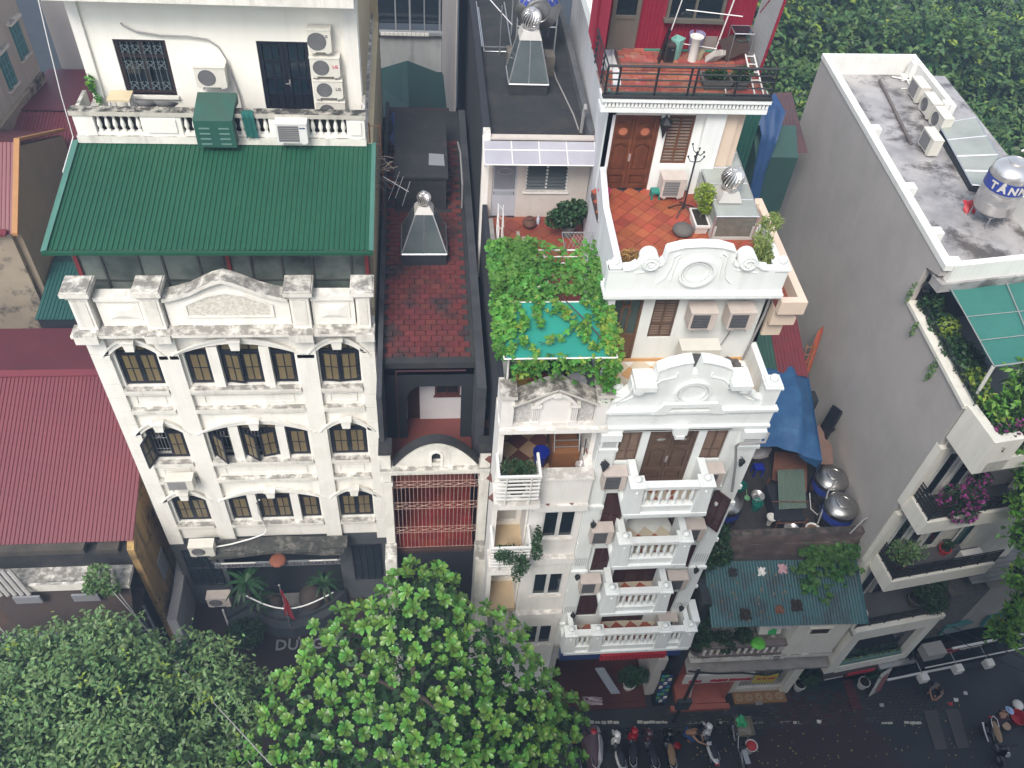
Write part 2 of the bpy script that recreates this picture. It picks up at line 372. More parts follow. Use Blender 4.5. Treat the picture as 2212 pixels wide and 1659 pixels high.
def text_mesh(body,size,name='lettering',depth=0.004,bold=0.0,shear=0.0):
    cu=bpy.data.curves.new(name,'FONT'); cu.body=body; cu.size=size; cu.extrude=depth; cu.offset=bold; cu.shear=shear
    cu.align_x='CENTER'; cu.align_y='CENTER'; cu.resolution_u=2
    ob=bpy.data.objects.new(name,cu); COL.objects.link(ob)
    dg=bpy.context.evaluated_depsgraph_get(); dg.update()
    me=bpy.data.meshes.new_from_object(ob.evaluated_get(dg)); me.name=name
    COL.objects.unlink(ob); bpy.data.objects.remove(ob)
    return me
def lettering(body,size,material,parent,loc,rot=(R_(90),0,0),name='lettering',bold=0.0,shear=0.0,scale=None):
    me=text_mesh(body,size,name,0.004,bold,shear); me.materials.append(material)
    return inst(me,name,parent,loc,rot=rot,scale=scale)
def npmesh(name,V,F,material):                     # quads from numpy arrays
    me=bpy.data.meshes.new(name)
    nv,nf=len(V),len(F)
    me.vertices.add(nv); me.vertices.foreach_set('co',V.astype(np.float32).ravel())
    me.loops.add(nf*4); me.loops.foreach_set('vertex_index',F.astype(np.int32).ravel())
    me.polygons.add(nf); me.polygons.foreach_set('loop_start',np.arange(0,nf*4,4,dtype=np.int32))
    me.update(calc_edges=True); me.materials.append(material)
    return me
RNG=np.random.default_rng(11)
def leaves(centers,size,normal_bias=0.6,aspect=0.5,spread=None,fold=0.18):
    # one bent diamond leaf at every centre
    n=len(centers); c=np.asarray(centers,float)
    up=RNG.normal(size=(n,3))*(1-normal_bias)+np.array([0,-0.15,1.0])*normal_bias
    up /= np.linalg.norm(up,axis=1)[:,None]
    d=RNG.normal(size=(n,3)); d -= up*(d*up).sum(1)[:,None]; d /= np.linalg.norm(d,axis=1)[:,None]
    s=np.cross(up,d); L=size*RNG.uniform(0.7,1.3,n)[:,None]
    a=c -d*L*0.5; b=c +s*L*aspect*0.5-up*L*fold*0.0+d*L*0.06; e=c +d*L*0.5-up*L*fold; f=c -s*L*aspect*0.5+d*L*0.06
    V=np.stack([a,b +up*L*0.06,e,f +up*L*0.06],1).reshape(-1,3)
    F=np.arange(4*n).reshape(-1,4)
    return V,F
def blob_points(blobs,n,shell=0.55):               # points in the outer part of ellipsoids (cx,cy,cz,rx,ry,rz)
    b=np.array(blobs,float); wgt=(b[:,3]*b[:,4]*b[:,5])**(2/3); wgt /= wgt.sum()
    idx=RNG.choice(len(b),n,p=wgt); d=RNG.normal(size=(n,3)); d /= np.linalg.norm(d,axis=1)[:,None]
    r=RNG.uniform(shell **3,1,n)**(1/3)
    return b[idx,:3]+d*b[idx,3:]*r[:,None]
def foliage(name,blobs,n,size,material,parent=None,kind='stuff',bias=0.5,aspect=0.55,shell=0.3,org=None,cl=None):
    pts=blob_points(blobs,n,shell)
    V,F=leaves(pts,size,bias,aspect)
    o0=np.array(ORG[parent]) if parent is not None else np.array(org if org is not None else pts.mean(0))
    me=npmesh(name,V -o0,F,material)
    o=bpy.data.objects.new(name,me); COL.objects.link(o)
    if parent is not None:o.parent=parent
    else:o.location=o0
    ORG[o]=Vector(o0)
    if kind:o['kind']=kind
    return o
# ---------------------------------------------------------------- the ground
g=MB(); 
g.add([(-250,-120,-.02),(250,-120,-.02),(250,300,-.02),(-250,300,-.02)],[(0,1,2,3)])
struct(g.build('ground',CONC_D,org=(0,0,-.02)))
g=MB(); g.box(-40,60,-9,9.2,-.018,0.0)
road=struct(g.build('road',ASPHALT,org=(0,0,0)))
g=MB(); g.box(-2.5,34,9.2,13.6,-.018,.10)
pavement=struct(g.build('pavement',CONC_D,org=(8,12.6,0)))
g=MB(); g.box(-9.3,-2.5,9.0,18,.004,.02)
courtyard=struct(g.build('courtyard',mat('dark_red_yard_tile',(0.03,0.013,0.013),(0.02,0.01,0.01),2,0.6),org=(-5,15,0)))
# unseen block under the viewpoint, added and sized to shade street and lower facades
g=MB(); g.box(-1.5,27,-22,-1.2,0,33.4)
for k in range(10):g.box(-1.5,27,-1.2,-1.0,3.1*k +2.6,3.1*k +3.1)
struct(g.build('unseen_shade_block',mat('block_concrete',(0.2,0.2,0.2),None,1,.9),org=(2,-12,0)))
# bluish volume box, added to tint and lift the dark areas
g=MB(); g.box(-60,70,-25,90,-1,36); hz=g.build('added_blue_haze',bpy.data.materials.new('added_blue_haze'),org=(0,0,-1),kind='stuff'); hm=hz.data.materials[0]; hm.use_nodes=True
hn=hm.node_tree.nodes; hn.remove(hn['Principled BSDF']); pv=hn.new('ShaderNodeVolumePrincipled'); pv.inputs['Color'].default_value=(0.45,0.62,0.9,1); pv.inputs['Density'].default_value=0.0018; hm.node_tree.links.new(pv.outputs[0],hn['Material Output'].inputs['Volume'])
# red patch of road, as laid in the street
pts=[(13.4,12.6),(16.6,12.55),(17.0,11.6),(18.0,9.25),(10.6,9.25),(12.3,11.2)]
g2=MB(); g2.xy(pts,.104,.108); struct(g2.build('red_pavement_patch',mat('dull_red_asphalt',(0.030,0.014,0.017),(0.022,0.011,0.014),1.5,0.6,0.3,40),org=(14,11,.1)))
# pavers: bricks laid on the pavement
pm={}
for nm,mt in (('a',PAVER),('b',PAVER_R)):
    m=MB(); m.box(-.105,.105,-.055,.055,0,.02); pm[nm]=shared(m,'paver',mt)
cnt=0; rest=MB()
for r in range(11):
    y=11.80+r*.124
    x=9.0+(.11 if r %2 else 0)
    while x < 20.2:
        red=13.4 < x < 16.8
        if random.random() < .93 and not (y > 12.75 and x < 13.0):
            if cnt < 300 and (r +int(x*4.5)) %3 != 0 and x < 17.2:
                inst(pm['b' if red else 'a'],'paver',pavement,(x,y,.098+random.uniform(0,.008))); cnt += 1
            else:rest.box(x -.1,x +.1,y -.052,y +.052,.1,.116+random.uniform(0,.006))
        x += .222
rest.build('paving',PAVER,pavement,kind='stuff')
# broken line of white stones along the pavement edge
dm=MB(); dm.box(-.115,.115,-.055,.055,0,.012)
dme=shared(dm,'marking',ROADPAINT)
for a,b in ((6.0,7.25),(7.85,9.15),(9.75,10.55),(11.0,11.75),(12.05,12.85),(13.35,14.25),(17.35,17.95),(18.25,19.05)):
    x=a +.11
    while x < b -.05:
        inst(dme,'marking',road,(x,11.74-(x -12)*.055+.30+random.uniform(-.012,.012),.102),R_(random.uniform(-4,4))-.05,(random.uniform(.75,1),random.uniform(.75,1.1),1)); x += .235
# fallen leaves on the street
V,F=leaves(np.stack([RNG.uniform(9.5,21,170),RNG.uniform(9.3,12.6,170),np.full(170,.118)],1),.085,.97,.6)
o=bpy.data.objects.new('fallen_leaves',npmesh('fallen_leaves',V -np.array([14,11,0]),F,leafmat('fallen_leaf',(0.45,0.36,0.10),(0.3,0.26,0.1),0.4,0.7)))
COL.objects.link(o); o.location=(14,11,0); o['kind']='stuff'

# ---------------------------------------------------------------- builders shared by several things
PROTO={}
def ac_unit(loc,rotz,label,style='round',w=.78,h=.52,d=.28,paint=None,dark=False,logo=None,logom=None,group='air conditioner outdoor units',bracket=True,fanx=None):
    t=thing('air_conditioner',label,'air conditioner',loc,group)
    paint=paint or ACW
    M=Matrix.Rotation(rotz,3,'Z')
    def put(mb):mb.v=[tuple(M @ Vector(p)+Vector(loc)) for p in mb.v]; return mb
    b=MB(); b.box(-w/2,w/2,-d/2,d/2,.03,h -.03)
    b.box(-w/2-.012,w/2+.012,-d/2-.015,d/2+.01,h -.028,h)
    b.box(-w/2+.05,-w/2+.17,-d/2,d/2,-.005,.028); b.box(w/2-.17,w/2-.05,-d/2,d/2,-.005,.028)
    put(b).build('casing',paint,t)
    fx=fanx if fanx is not None else -w*.13
    gm=ACD if dark else ACG
    if style == 'round':
        r=h*.38
        Mx=Matrix.Translation((fx,-d/2-.001,h*.5)) @ Matrix.Rotation(R_(90),4,'X')
        g=MB(); g.lathe(0,0,[(r,0),(r,.008),(r*.93,.016),(r*.9,.005),(.03,.005)],24,Mx)
        put(g).build('fan_grille',gm,t)
        s=MB()
        for k in range(4):
            rr=r*(.22+.24*k); pts=[(fx +rr*math.cos(q),-d/2-.012,h*.5+rr*math.sin(q)) for q in (2*math.pi*i/18 for i in range(19))]
            s.tube(pts,.003,3)
        put(s).build('fan_guard',PVCGREY,t)
    else:
        x0,x1=-w/2+.06,w/2-w*.26
        g=MB(); g.box(x0,x1,-d/2-.004,-d/2,.07,h -.07); put(g).build('vent_grille',gm,t)
        s=MB(); k=9
        for i in range(k):
            z=.085+(h -.17)*i/(k -1); s.box(x0,x1,-d/2-.014,-d/2-.004,z -.007,z +.007)
        put(s).build('louvre',ACG if dark else PVCGREY,t)
    if bracket:
        s=MB(); 
        for x in (-w*.3,w*.3):s.box(x -.02,x +.02,-d/2,d/2+.12,-.045,-.006)
        put(s).build('bracket',PVCGREY,t)
    if logo:
        for (tx,sz,lx,lz) in logo:
            p=Vector(loc)+M @ Vector((lx,-d/2-.003,lz)); lettering(tx,sz,logom or SIGNBLUE,t,p,(R_(90),0,rotz),'logo',.004)
    return t
def baluster_mesh(h,material,r=.045):
    k=('bal',round(h,2),material.name)
    if k not in PROTO:
        m=MB(); m.lathe(0,0,[(r*.95,0),(r*.95,h*.1),(r*.55,h*.16),(r*1.1,h*.38),(r*.8,h*.6),(r*.42,h*.78),(r*.9,h*.86),(r*.9,h)],10)
        PROTO[k]=shared(m,'baluster',material,'auto')
    return PROTO[k]
def turbine(parent,c,r=.25,k=20):
    # ball-shaped turbine vent: neck ring, twisted vanes, top cap
    x,y,z=c
    m=MB(); m.lathe(x,y,[(r*.8,z -r*.15),(r*.8,z +r*.05),(r*.86,z +r*.1),(r*.86,z +r*.22),(r*.8,z +r*.25)],20)
    m.build('vent_neck',STEEL,parent,smooth='auto')
    v=MB()
    for i in range(k):
        a0=2*math.pi*i/k; n0=len(v.v)
        for j in range(8):
            t=j/7; el=R_(-50+126*t); a=a0 +.8*t; ce=math.cos(el); wv=r*(.05+.15*ce)
            rr=r*(ce*.97+.03); zc=z +r*.95+r*.92*math.sin(el); o=Vector((math.cos(a),math.sin(a),0)); tn=Vector((-math.sin(a),math.cos(a),0)); p=Vector((x,y,zc))+o*rr
            v.v += [tuple(p -tn*wv*.62-o*r*.10*ce),tuple(p +o*r*.03),tuple(p +tn*wv*.38-o*r*.02)]
        for j in range(7):
            for q in range(2):v.f.append((n0 +j*3+q,n0 +j*3+q +1,n0 +j*3+q +4,n0 +j*3+q +3))
    v.build('vane',STEEL,parent)
    m=MB(); zt=z +r*1.88
    m.lathe(x,y,[(r*.36,zt -.02),(r*.36,zt),(r*.3,zt +.012),(r*.22,zt +.006),(r*.16,zt +.014),(.01,zt +.012)],18)
    m.build('vent_cap',STEEL,parent,smooth='auto')
    m=MB(); m.lathe(x,y,[(r*.6,z),(r*.78,z +r*.9),(r*.3,z +r*1.7)],14); m.build('vent_core',RUBBER,parent)
def lantern_skylight(label,x0,x1,y0,y1,zb,zt,tx0,tx1,ty0,ty1,rv,curb,curbm,group):
    t=thing('skylight_ventilator',label,'skylight',((x0 +x1)/2,(y0 +y1)/2,zb -curb),group)
    m=MB(); m.box(x0 +.02,x1 -.02,y0 +.02,y0 +.1,zb -curb,zb); m.box(x0 +.02,x1 -.02,y1 -.1,y1 -.02,zb -curb,zb)
    m.box(x0 +.02,x0 +.1,y0 +.1,y1 -.1,zb -curb,zb); m.box(x1 -.1,x1 -.02,y0 +.1,y1 -.1,zb -curb,zb); m.build('curb',curbm,t)
    B=[(x0,y0,zb),(x1,y0,zb),(x1,y1,zb),(x0,y1,zb)]; T=[(tx0,ty0,zt),(tx1,ty0,zt),(tx1,ty1,zt),(tx0,ty1,zt)]
    fr=MB()
    for i in range(4):
        fr.tube([B[i],T[i]],.022,4); fr.tube([B[i],B[(i +1) %4]],.024,4); fr.tube([T[i],T[(i +1) %4]],.022,4)
    mb_=(Vector(B[0])+Vector(B[1]))/2; mt_=(Vector(T[0])+Vector(T[1]))/2
    fr.tube([mb_,mt_],.016,4); fr.build('frame',ALUM,t)
    PG=mat('hazy_skylight_glass',(0.10,0.12,0.12),(0.05,0.065,0.07),1.0,0.12,spec=0.6,trans=0.0)
    def pane(a,b,c,d):
        p=MB(); nn=(Vector(b)-Vector(a)).cross(Vector(d)-Vector(a)).normalized(); p.slab([a,b,c,d],-nn*.008); p.build('pane',PG,t)
    pane(B[0],mb_,mt_,T[0]); pane(mb_,B[1],T[1],mt_)
    for i in (1,2,3):pane(B[i],B[(i +1) %4],T[(i +1) %4],T[i])
    cx,cy=(tx0 +tx1)/2,(ty0 +ty1)/2; q=rv*.8; hgt=(tx1 -tx0)*.38
    c=MB(); e=.03
    K=[(tx0 -e,ty0 -e,zt),(tx1 +e,ty0 -e,zt),(tx1 +e,ty1 +e,zt),(tx0 -e,ty1 +e,zt),(cx -q,cy -q,zt +hgt),(cx +q,cy -q,zt +hgt),(cx +q,cy +q,zt +hgt),(cx -q,cy +q,zt +hgt)]
    c.add(K,[(0,1,5,4),(1,2,6,5),(2,3,7,6),(3,0,4,7),(4,5,6,7),(0,3,2,1)]); c.build('vent_base',mat('pale_bright_metal',(0.62,0.60,0.57),(0.55,0.53,0.5),3,0.4,metal=0.25),t)
    turbine(t,(cx,cy,zt +hgt +rv*.1),rv)
    return t
def tank(label,base,r,h,legs=.35,text=None,group='water tanks',tilt=None,m=None,wires=False,band=(.52,.72),small=None):
    t=thing('water_tank',label,'water tank',base,group); x,y,z=base; z0=z +legs; mt=m or STEEL
    b=MB(); pr=[(r*.55,z0),(r*.92,z0 +.06),(r,z0 +.13)]
    for k in range(1,4):zz=z0 +.13+(h*.8-.13)*k/4; pr += [(r,zz -.02),(r*1.015,zz),(r,zz +.02)]
    pr += [(r,z0 +h*.8),(r*1.02,z0 +h*.815),(r*.97,z0 +h*.86),(r*.8,z0 +h*.93),(r*.5,z0 +h*.975),(r*.42,z0 +h*.98)]
    b.lathe(x,y,pr,36); b.build('body',mt,t,smooth='auto')
    l=MB(); zt=z0 +h*.978; l.lathe(x,y,[(r*.42,zt),(r*.44,zt +.05),(r*.36,zt +.065),(r*.33,zt +.05),(r*.12,zt +.07),(.01,zt +.072)],26); l.build('lid',mt,t,smooth='auto')
    bd=MB(); za,zb=z0 +h*band[0],z0 +h*band[1]
    n0=0; K=44
    for k in range(K +1):
        q=R_(-180+360*k/K)
        for zz in (za,zb):bd.v.append((x +(r +.012)*math.cos(q),y +(r +.012)*math.sin(q),zz))
    for k in range(K):bd.f.append((2*k,2*k +2,2*k +3,2*k +1))
    bd.build('label_band',BLUEBAND,t,smooth=True)
    if legs > .05:
        for k in range(4):
            q=R_(45+90*k +20); s=MB(); px,py=x +r*.85*math.cos(q),y +r*.85*math.sin(q)
            s.tube([(px,py,z),(px -.02*math.cos(q),py -.02*math.sin(q),z0 +.12)],.022,5); s.build('leg',GREYMETAL,t)
        s=MB(); s.tube([(x +r*.85*math.cos(R_(65+90*k)),y +r*.85*math.sin(R_(65+90*k)),z0 -.04) for k in range(5)],.018,5); s.build('leg_ring',GREYMETAL,t)
    if text:
        s,a0,size=text
        zz=(za +zb)/2; q=a0
        for chh in s:
            wdt=size*(.86 if chh in 'MÂN' else .72)
            q += wdt*.5/r
            p=(x +(r +.022)*math.cos(q),y +(r +.022)*math.sin(q),zz)
            lettering(chh,size,SIGNWHITE,t,p,(R_(90),0,q +R_(90)),'letter',.012); q += wdt*.5/r
    return t
def pot_plant(label,c,pr,ph,blobs,n,size,leaf,potm,cat='potted plant',group=None,stem=True,square=None,bias=.4,aspect=.5,extra=None):
    t=thing('potted_plant',label,cat,c,group); x,y,z=c
    p=MB()
    if square:
        a,b=square; p.add([(x -a*.85,y -b*.85,z),(x +a*.85,y -b*.85,z),(x +a*.85,y +b*.85,z),(x -a*.85,y +b*.85,z),(x -a,y -b,z +ph),(x +a,y -b,z +ph),(x +a,y +b,z +ph),(x -a,y +b,z +ph)],[(0,3,2,1),(4,5,6,7),(0,1,5,4),(1,2,6,5),(2,3,7,6),(3,0,4,7)])
        p.box(x -a -.02,x +a +.02,y -b -.02,y -b +.02,z +ph -.04,z +ph +.03); p.box(x -a -.02,x +a +.02,y +b -.02,y +b +.02,z +ph -.04,z +ph +.03)
        p.box(x -a -.02,x -a +.02,y -b +.02,y +b -.02,z +ph -.04,z +ph +.03); p.box(x +a -.02,x +a +.02,y -b +.02,y +b -.02,z +ph -.04,z +ph +.03)
        p.build('pot',potm,t); s=MB(); s.box(x -a +.02,x +a -.02,y -b +.02,y +b -.02,z +ph,z +ph +.012); s.build('soil',SOIL,t)
    else:
        p.lathe(x,y,[(pr*.7,z),(pr*.95,z +ph*.85),(pr*1.05,z +ph*.86),(pr*1.05,z +ph),(pr*.9,z +ph),(pr*.88,z +ph -.03)],18); p.build('pot',potm,t,smooth='auto')
        s=MB(); s.lathe(x,y,[(pr*.85,z +ph -.05),(pr*.85,z +ph -.02)],14); s.build('soil',SOIL,t)
    if stem:
        s=MB()
        for bl in blobs[:5]:s.tube([(x,y,z +ph -.03),((x +bl[0])/2+.02,(y +bl[1])/2,(z +ph +bl[2])/2),(bl[0],bl[1],bl[2])],[.022,.015,.006],5)
        s.build('stem',BARK,t)
    foliage('foliage',blobs,n,size,leaf,t,bias=bias,aspect=aspect)
    if extra:foliage('flowers',blobs,extra[0],extra[1],extra[2],t,bias=.5,aspect=.8,shell=.8)
    return t
def rail_bars(mb,pts,zs,r):
    for z in zs:mb.tube([(x,y,z) for x,y in pts],r,5)
def pipe(label,pts,r,material,cat='pipe',name='drain_pipe',group=None):
    m=MB(); m.tube(pts,r,7)
    P=np.array(pts); base=P[P[:,2].argmin()]
    o=m.build(name,material,org=base,smooth='auto')
    return tag(o,label,cat,group)
# ================================================================ cream colonial house (left)
L=thing('colonial_house','tall cream house with green metal penthouse roof and rows of tan-paned windows','house',(-5.3,18,0))
XL,XR=-9.3,-1.35
wins=[(-8.65,-7.52),(-6.78,-6.1),(-5.8,-4.65),(-4.37,-3.69),(-3.01,-1.84)]
rows=[(5.95,7.35,7.7),(9.6,11.0,11.37),(13.14,14.55,14.92)]
hs=[]
for (z0,zs,zt) in rows:
    hs += [(wins[0][0],wins[0][1],z0,zt),(wins[1][0],wins[3][1],z0,zt),(wins[4][0],wins[4][1],z0,zt)]
m=MB(); holes(m,XL,XR,4.9,15.6,hs,18.0,18.35); m.build('front_wall',CREAM,L)
m=MB(); holes(m,XL,XR,0,4.9,[(-7.6,-3.3,0,4.1)],18.0,18.35); m.build('ground_floor_wall',mat('dark_grey_base',(0.075,0.08,0.088),(0.05,0.055,0.06),1.5,.8),L)
sp=MB()
for (z0,zs,zt) in rows:
    for a,b in ((wins[0][0],wins[0][1]),(wins[1][0],wins[3][1]),(wins[4][0],wins[4][1])):
        A=arc(a,b,zs +.03,zt -zs -.04,14)
        sp.xz([(a,zt)]+A[:8]+[(A[7][0],zt)],18.003,18.34); sp.xz([(b,zt)]+A[::-1][:8]+[(A[7][0],zt)],18.003,18.34)
sp.build('arch_spandrel',CREAM,L)
m=MB(); sw_=[(18.35,0),(30,0),(30,18.7),(22,18.66),(19.4,18.22),(19.4,15.9),(18.35,15.9)]; m.yz(sw_,XL,XL +.25); m.yz(sw_,XR -.3,XR); m.box(XL,XR,29.7,30,0,22); m.build('side_wall',mat('pale_yellow_plaster',(0.55,0.46,0.28),(0.48,0.40,0.25),1,0.85,streak=0.3,streakc=(0.25,0.2,0.13)),L)
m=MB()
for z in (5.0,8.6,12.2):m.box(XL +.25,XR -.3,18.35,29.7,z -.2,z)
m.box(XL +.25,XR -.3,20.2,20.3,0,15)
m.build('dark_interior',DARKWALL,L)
m=MB(); m.box(XL +.25,XR -.3,18.35,29.7,15.0,15.2); m.build('penthouse_floor',CREAM_D,L)
# mullion pillars between the three middle windows, two colours of shade only by light
for (z0,zs,zt) in rows:
    for a,b in ((wins[1][1],wins[2][0]),(wins[2][1],wins[3][0])):MB().box(a,b,17.93,18.25,z0 -.1,zt -.12).build('window_pier',CREAM,L)
for a,b in ((-9.25,-8.74),(-7.42,-6.86),(-3.6,-3.05),(-1.79,-1.38)):
    p=MB(); z=4.7
    outer=a <-9 or a >-2
    if outer:
        while z < 15.55:
            zz=min(z +.62,15.55); p.box(a,b,17.88,18.0,z,zz -.018); z=zz
        p.box(a +.012,b -.012,17.895,17.99,4.7,15.5)
    else:p.box(a,b,17.86,18.0,4.7,15.55)
    p.build('pilaster',CREAM,L)
# sills, string courses, panels, hoods, keystones
for (z0,zs,zt) in rows:
    for a,b in ((-8.72,-7.44),(-6.84,-3.62),(-3.03,-1.81)):
        s=MB(); s.box(a,b,17.8,18.0,z0 -.13,z0 -.01); s.box(a,b,17.84,18.0,z0 -.24,z0 -.13); s.build('sill',CREAM_D,L)
for z in (12.16,8.57):
    for a,b in ((-8.74,-7.44),(-6.86,-3.6),(-3.05,-1.8)):
        s=MB(); s.box(a,b,17.82,18.0,z -.04,z +.06); s.box(a,b,17.84,18.0,z -.14,z -.04); s.build('string_course',CREAM_D,L)
        s=MB(); e=.22 if b -a < 2 else .3; za,zb=z +.19,z +.55
        s.box(a +e,b -e,17.975,18.0,za,za +.03); s.box(a +e,b -e,17.975,18.0,zb -.03,zb); s.box(a +e,a +e +.03,17.975,18.0,za +.03,zb -.03); s.box(b -e -.03,b -e,17.975,18.0,za +.03,zb -.03)
        s.build('panel_moulding',CREAM,L)
for ri,(z0,zs,zt) in enumerate(rows):
    for a,b in ((wins[0][0],wins[0][1]),(wins[1][0],wins[3][1]),(wins[4][0],wins[4][1])):
        A=arc(a -.1,b +.1,zs +.02,zt -zs +.04,14); B=arc(a -.26,b +.26,zs -.02,zt -zs +.27,14)
        if ri == 2 or True:
            s=MB(); s.xz(A +B[::-1],17.88,17.998)
            C2=arc(a -.27,b +.27,zs +.0,zt -zs +.25,14); D2=arc(a -.28,b +.28,zs +.04,zt -zs +.31,14)
            s.xz(C2 +D2[::-1],17.82,17.87)
            if ri == 2:
                s.box(a -.34,a -.1,17.86,17.998,zs -.16,zs -.02); s.box(b +.1,b +.34,17.86,17.998,zs -.16,zs -.02)
            s.build('window_hood',CREAM,L)
        c=(a +b)/2; s=MB(); s.xz([(c -.12,zt -.06),(c +.12,zt -.06),(c +.16,zt +.3),(c -.16,zt +.3)],17.72,17.879); s.box(c -.19,c +.19,17.66,17.9,zt +.301,zt +.36); s.build('keystone',CREAM,L)
# windows
def frame_quads(mb,a,b,za,zb,t,y0,y1,nx,nz,tr=None):
    mb.box(a,a +t,y0,y1,za,zb); mb.box(b -t,b,y0,y1,za,zb); mb.box(a +t,b -t,y0,y1,za,za +t); mb.box(a +t,b -t,y0,y1,zb -t,zb)
    cells=[]; q=t*.45
    xs=[a +t +(b -a -2*t)*i/nx for i in range(nx +1)]; zs_=[za +t +(zb -za -2*t)*i/nz for i in range(nz +1)]
    for i in range(1,nx):mb.box(xs[i]-q/2,xs[i]+q/2,y0 +.005,y1 -.005,za +t,zb -t)
    for i in range(1,nz):mb.box(a +t,b -t,y0 +.008,y1 -.008,zs_[i]-q/2,zs_[i]+q/2)
    for i in range(nx):
        for j in range(nz):cells.append((xs[i]+q/2,xs[i +1]-q/2,zs_[j]+q/2,zs_[j +1]-q/2))
    return cells
def turnp(mb,hx,hy,ang):           # turn a swung sash about its hinge
    c,s=math.cos(ang),math.sin(ang)
    mb.v=[(hx +(x -hx)*c -(y -hy)*s,hy +(x -hx)*s +(y -hy)*c,z) for x,y,z in mb.v]
def l_window(a,b,z0,zs,zt,nsash,opened=None):
    w_=MB(); t=.055; zt2=zt -.0
    w_.box(a,a +t,18.1,18.2,z0,zt); w_.box(b -t,b,18.1,18.2,z0,zt); w_.box(a +t,b -t,18.1,18.2,z0,z0 +t); w_.box(a +t,b -t,18.09,18.2,zs -.12,zs -.04); w_.box(a +t,b -t,18.1,18.2,zt -t,zt)
    win=w_.build('window',NAVYWOOD,L)
    wd=(b -a -2*t)/nsash; k=nsash*2
    tr=MB(); cl=[]
    for i in range(k):
        xa=a +t +(b -a -2*t)*i/k; xb=a +t +(b -a -2*t)*(i +1)/k
        if i:tr.box(xa -.02,xa +.02,18.11,18.19,zs -.04,zt -t)
        cl.append((xa +.02,xb -.02,zs -.035,zt -t -.005))
    tr.build('transom_bar',NAVYWOOD,win)
    for c in cl:p=MB(); p.box(c[0],c[1],18.14,18.15,c[2],c[3]); p.build('pane',TANPANE,win)
    for i in range(nsash):
        xa=a +t +wd*i; xb=xa +wd; ang=(opened or {}).get(i,0)
        s=MB(); cells=frame_quads(s,xa +.004,xb -.004,z0 +t +.004,zs -.125,.06,18.07,18.125,2,2)
        ps=[]
        for c in cells:p=MB(); p.box(c[0],c[1],18.09,18.10,c[2],c[3]); ps.append(p)
        if ang:
            hx=xa if ang < 0 else xb
            for q in [s]+ps:turnp(q,hx,18.07,ang)
            g=MB()
            for kx in range(5):xx=xa +.05+(wd -.1)*kx/4; g.tube([(xx,18.17,z0 +t),(xx,18.17,zs -.13)],.009,5)
            for zz in (z0 +.35,zs -.5):g.tube([(xa +.02,18.17,zz),(xb -.02,18.17,zz)],.01,5)
            cx=(xa +xb)/2
            for sg in (-1,1):
                for hz in (zs -.33,):
                    g.tube([(cx +sg*(.02+.10*math.sin(q)*(1-q/7)),18.165,hz +.16*math.cos(q)*(1-q/9)) for q in [i*.5 for i in range(13)]],.009,4)
            g.build('grille',GREYMETAL,win)
        s.build('sash',NAVYWOOD,win)
        for p in ps:p.build('pane',TANPANE,win)
opens={(2,2):{0:-.16},(2,4):{0:-.14,1:.10},(1,0):{0:-1.9},(1,1):{0:-.75},(1,2):{0:-.6,1:.22}}
for ri,(z0,zs,zt) in enumerate(rows):
    for wi,(a,b) in enumerate(wins):
        l_window(a,b,z0,zs,zt -(.03 if wi in (0,4) else .06),1 if wi in (1,3) else 2,opens.get((ri,wi)))
# main cornice and parapet
m=MB(); m.box(-9.4,-1.32,17.55,18.0,15.56,15.66); m.box(-9.33,-1.34,17.66,18.0,15.46,15.56)
for a,b in ((-9.3,-8.69),(-7.47,-6.8),(-3.65,-3.0),(-1.84,-1.33)):m.box(a,b,17.48,17.78,15.40,15.68)
m.build('cornice',CREAM_D,L)
m=MB()
for a,b in ((-8.6,-7.4),(-3.0,-1.85)):m.box(a,b,17.95,18.2,15.66,16.62); m.box(a,b,17.86,18.24,16.62,16.74)
m.build('parapet',CREAM,L)
PED=[(-6.85,16.62),(-6.5,16.72),(-6.1,16.86),(-5.75,17.07),(-5.5,17.2),(-5.22,17.3),(-4.94,17.2),(-4.69,17.07),(-4.34,16.86),(-3.95,16.72),(-3.6,16.62)]
m=MB(); m.xz([(-6.85,15.66)]+PED +[(-3.6,15.66)],17.95,18.2); m.build('pediment',CREAM,L)
m=MB(); m.xz(PED +[(x,z +.12) for x,z in PED[::-1]],17.80,18.26); m.xz([(x,z -.07) for x,z in PED]+[(x,z -.003) for x,z in PED[::-1]],17.88,17.948); m.build('pediment_coping',CREAM_D,L)
PL=[(-6.38,15.98),(-4.02,15.98),(-4.02,16.42),(-4.3,16.58),(-4.7,16.78),(-5.2,16.9),(-5.7,16.78),(-6.1,16.58),(-6.38,16.42)]
m=MB(); c0=(-5.2,16.35)
IN=[(c0[0]+(x -c0[0])*.93,c0[1]+(z -c0[1])*.88) for x,z in PL]
n=len(PL)
for i in range(n):m.xz([PL[i],PL[(i +1) %n],IN[(i +1) %n],IN[i]],17.90,17.949)
m.build('plaque_frame',CREAM,L)
m=MB(); m.xz(IN,17.925,17.949); m.build('roughcast_plaque',mat('cream_roughcast',(0.68,0.65,0.57),(0.5,0.47,0.41),11,0.95,1.0,16,contrast=0.12),L)
for a,b in ((-8.45,-7.52),(-2.88,-1.98)):
    m=MB(); m.xz([(a,15.86),(b,15.86),(b,16.5),(a,16.5)],17.925,17.949); m.build('bevelled_panel',CREAM,L)
    m=MB(); m.add([(a +.06,17.924,15.92),(b -.06,17.924,15.92),(b -.06,17.924,16.44),(a +.06,17.924,16.44),(a +.3,17.875,16.08),(b -.3,17.875,16.08),(b -.3,17.875,16.28),(a +.3,17.875,16.28)],[(0,1,5,4),(1,2,6,5),(2,3,7,6),(3,0,4,7),(4,5,6,7)]); m.build('panel_boss',CREAM,L)
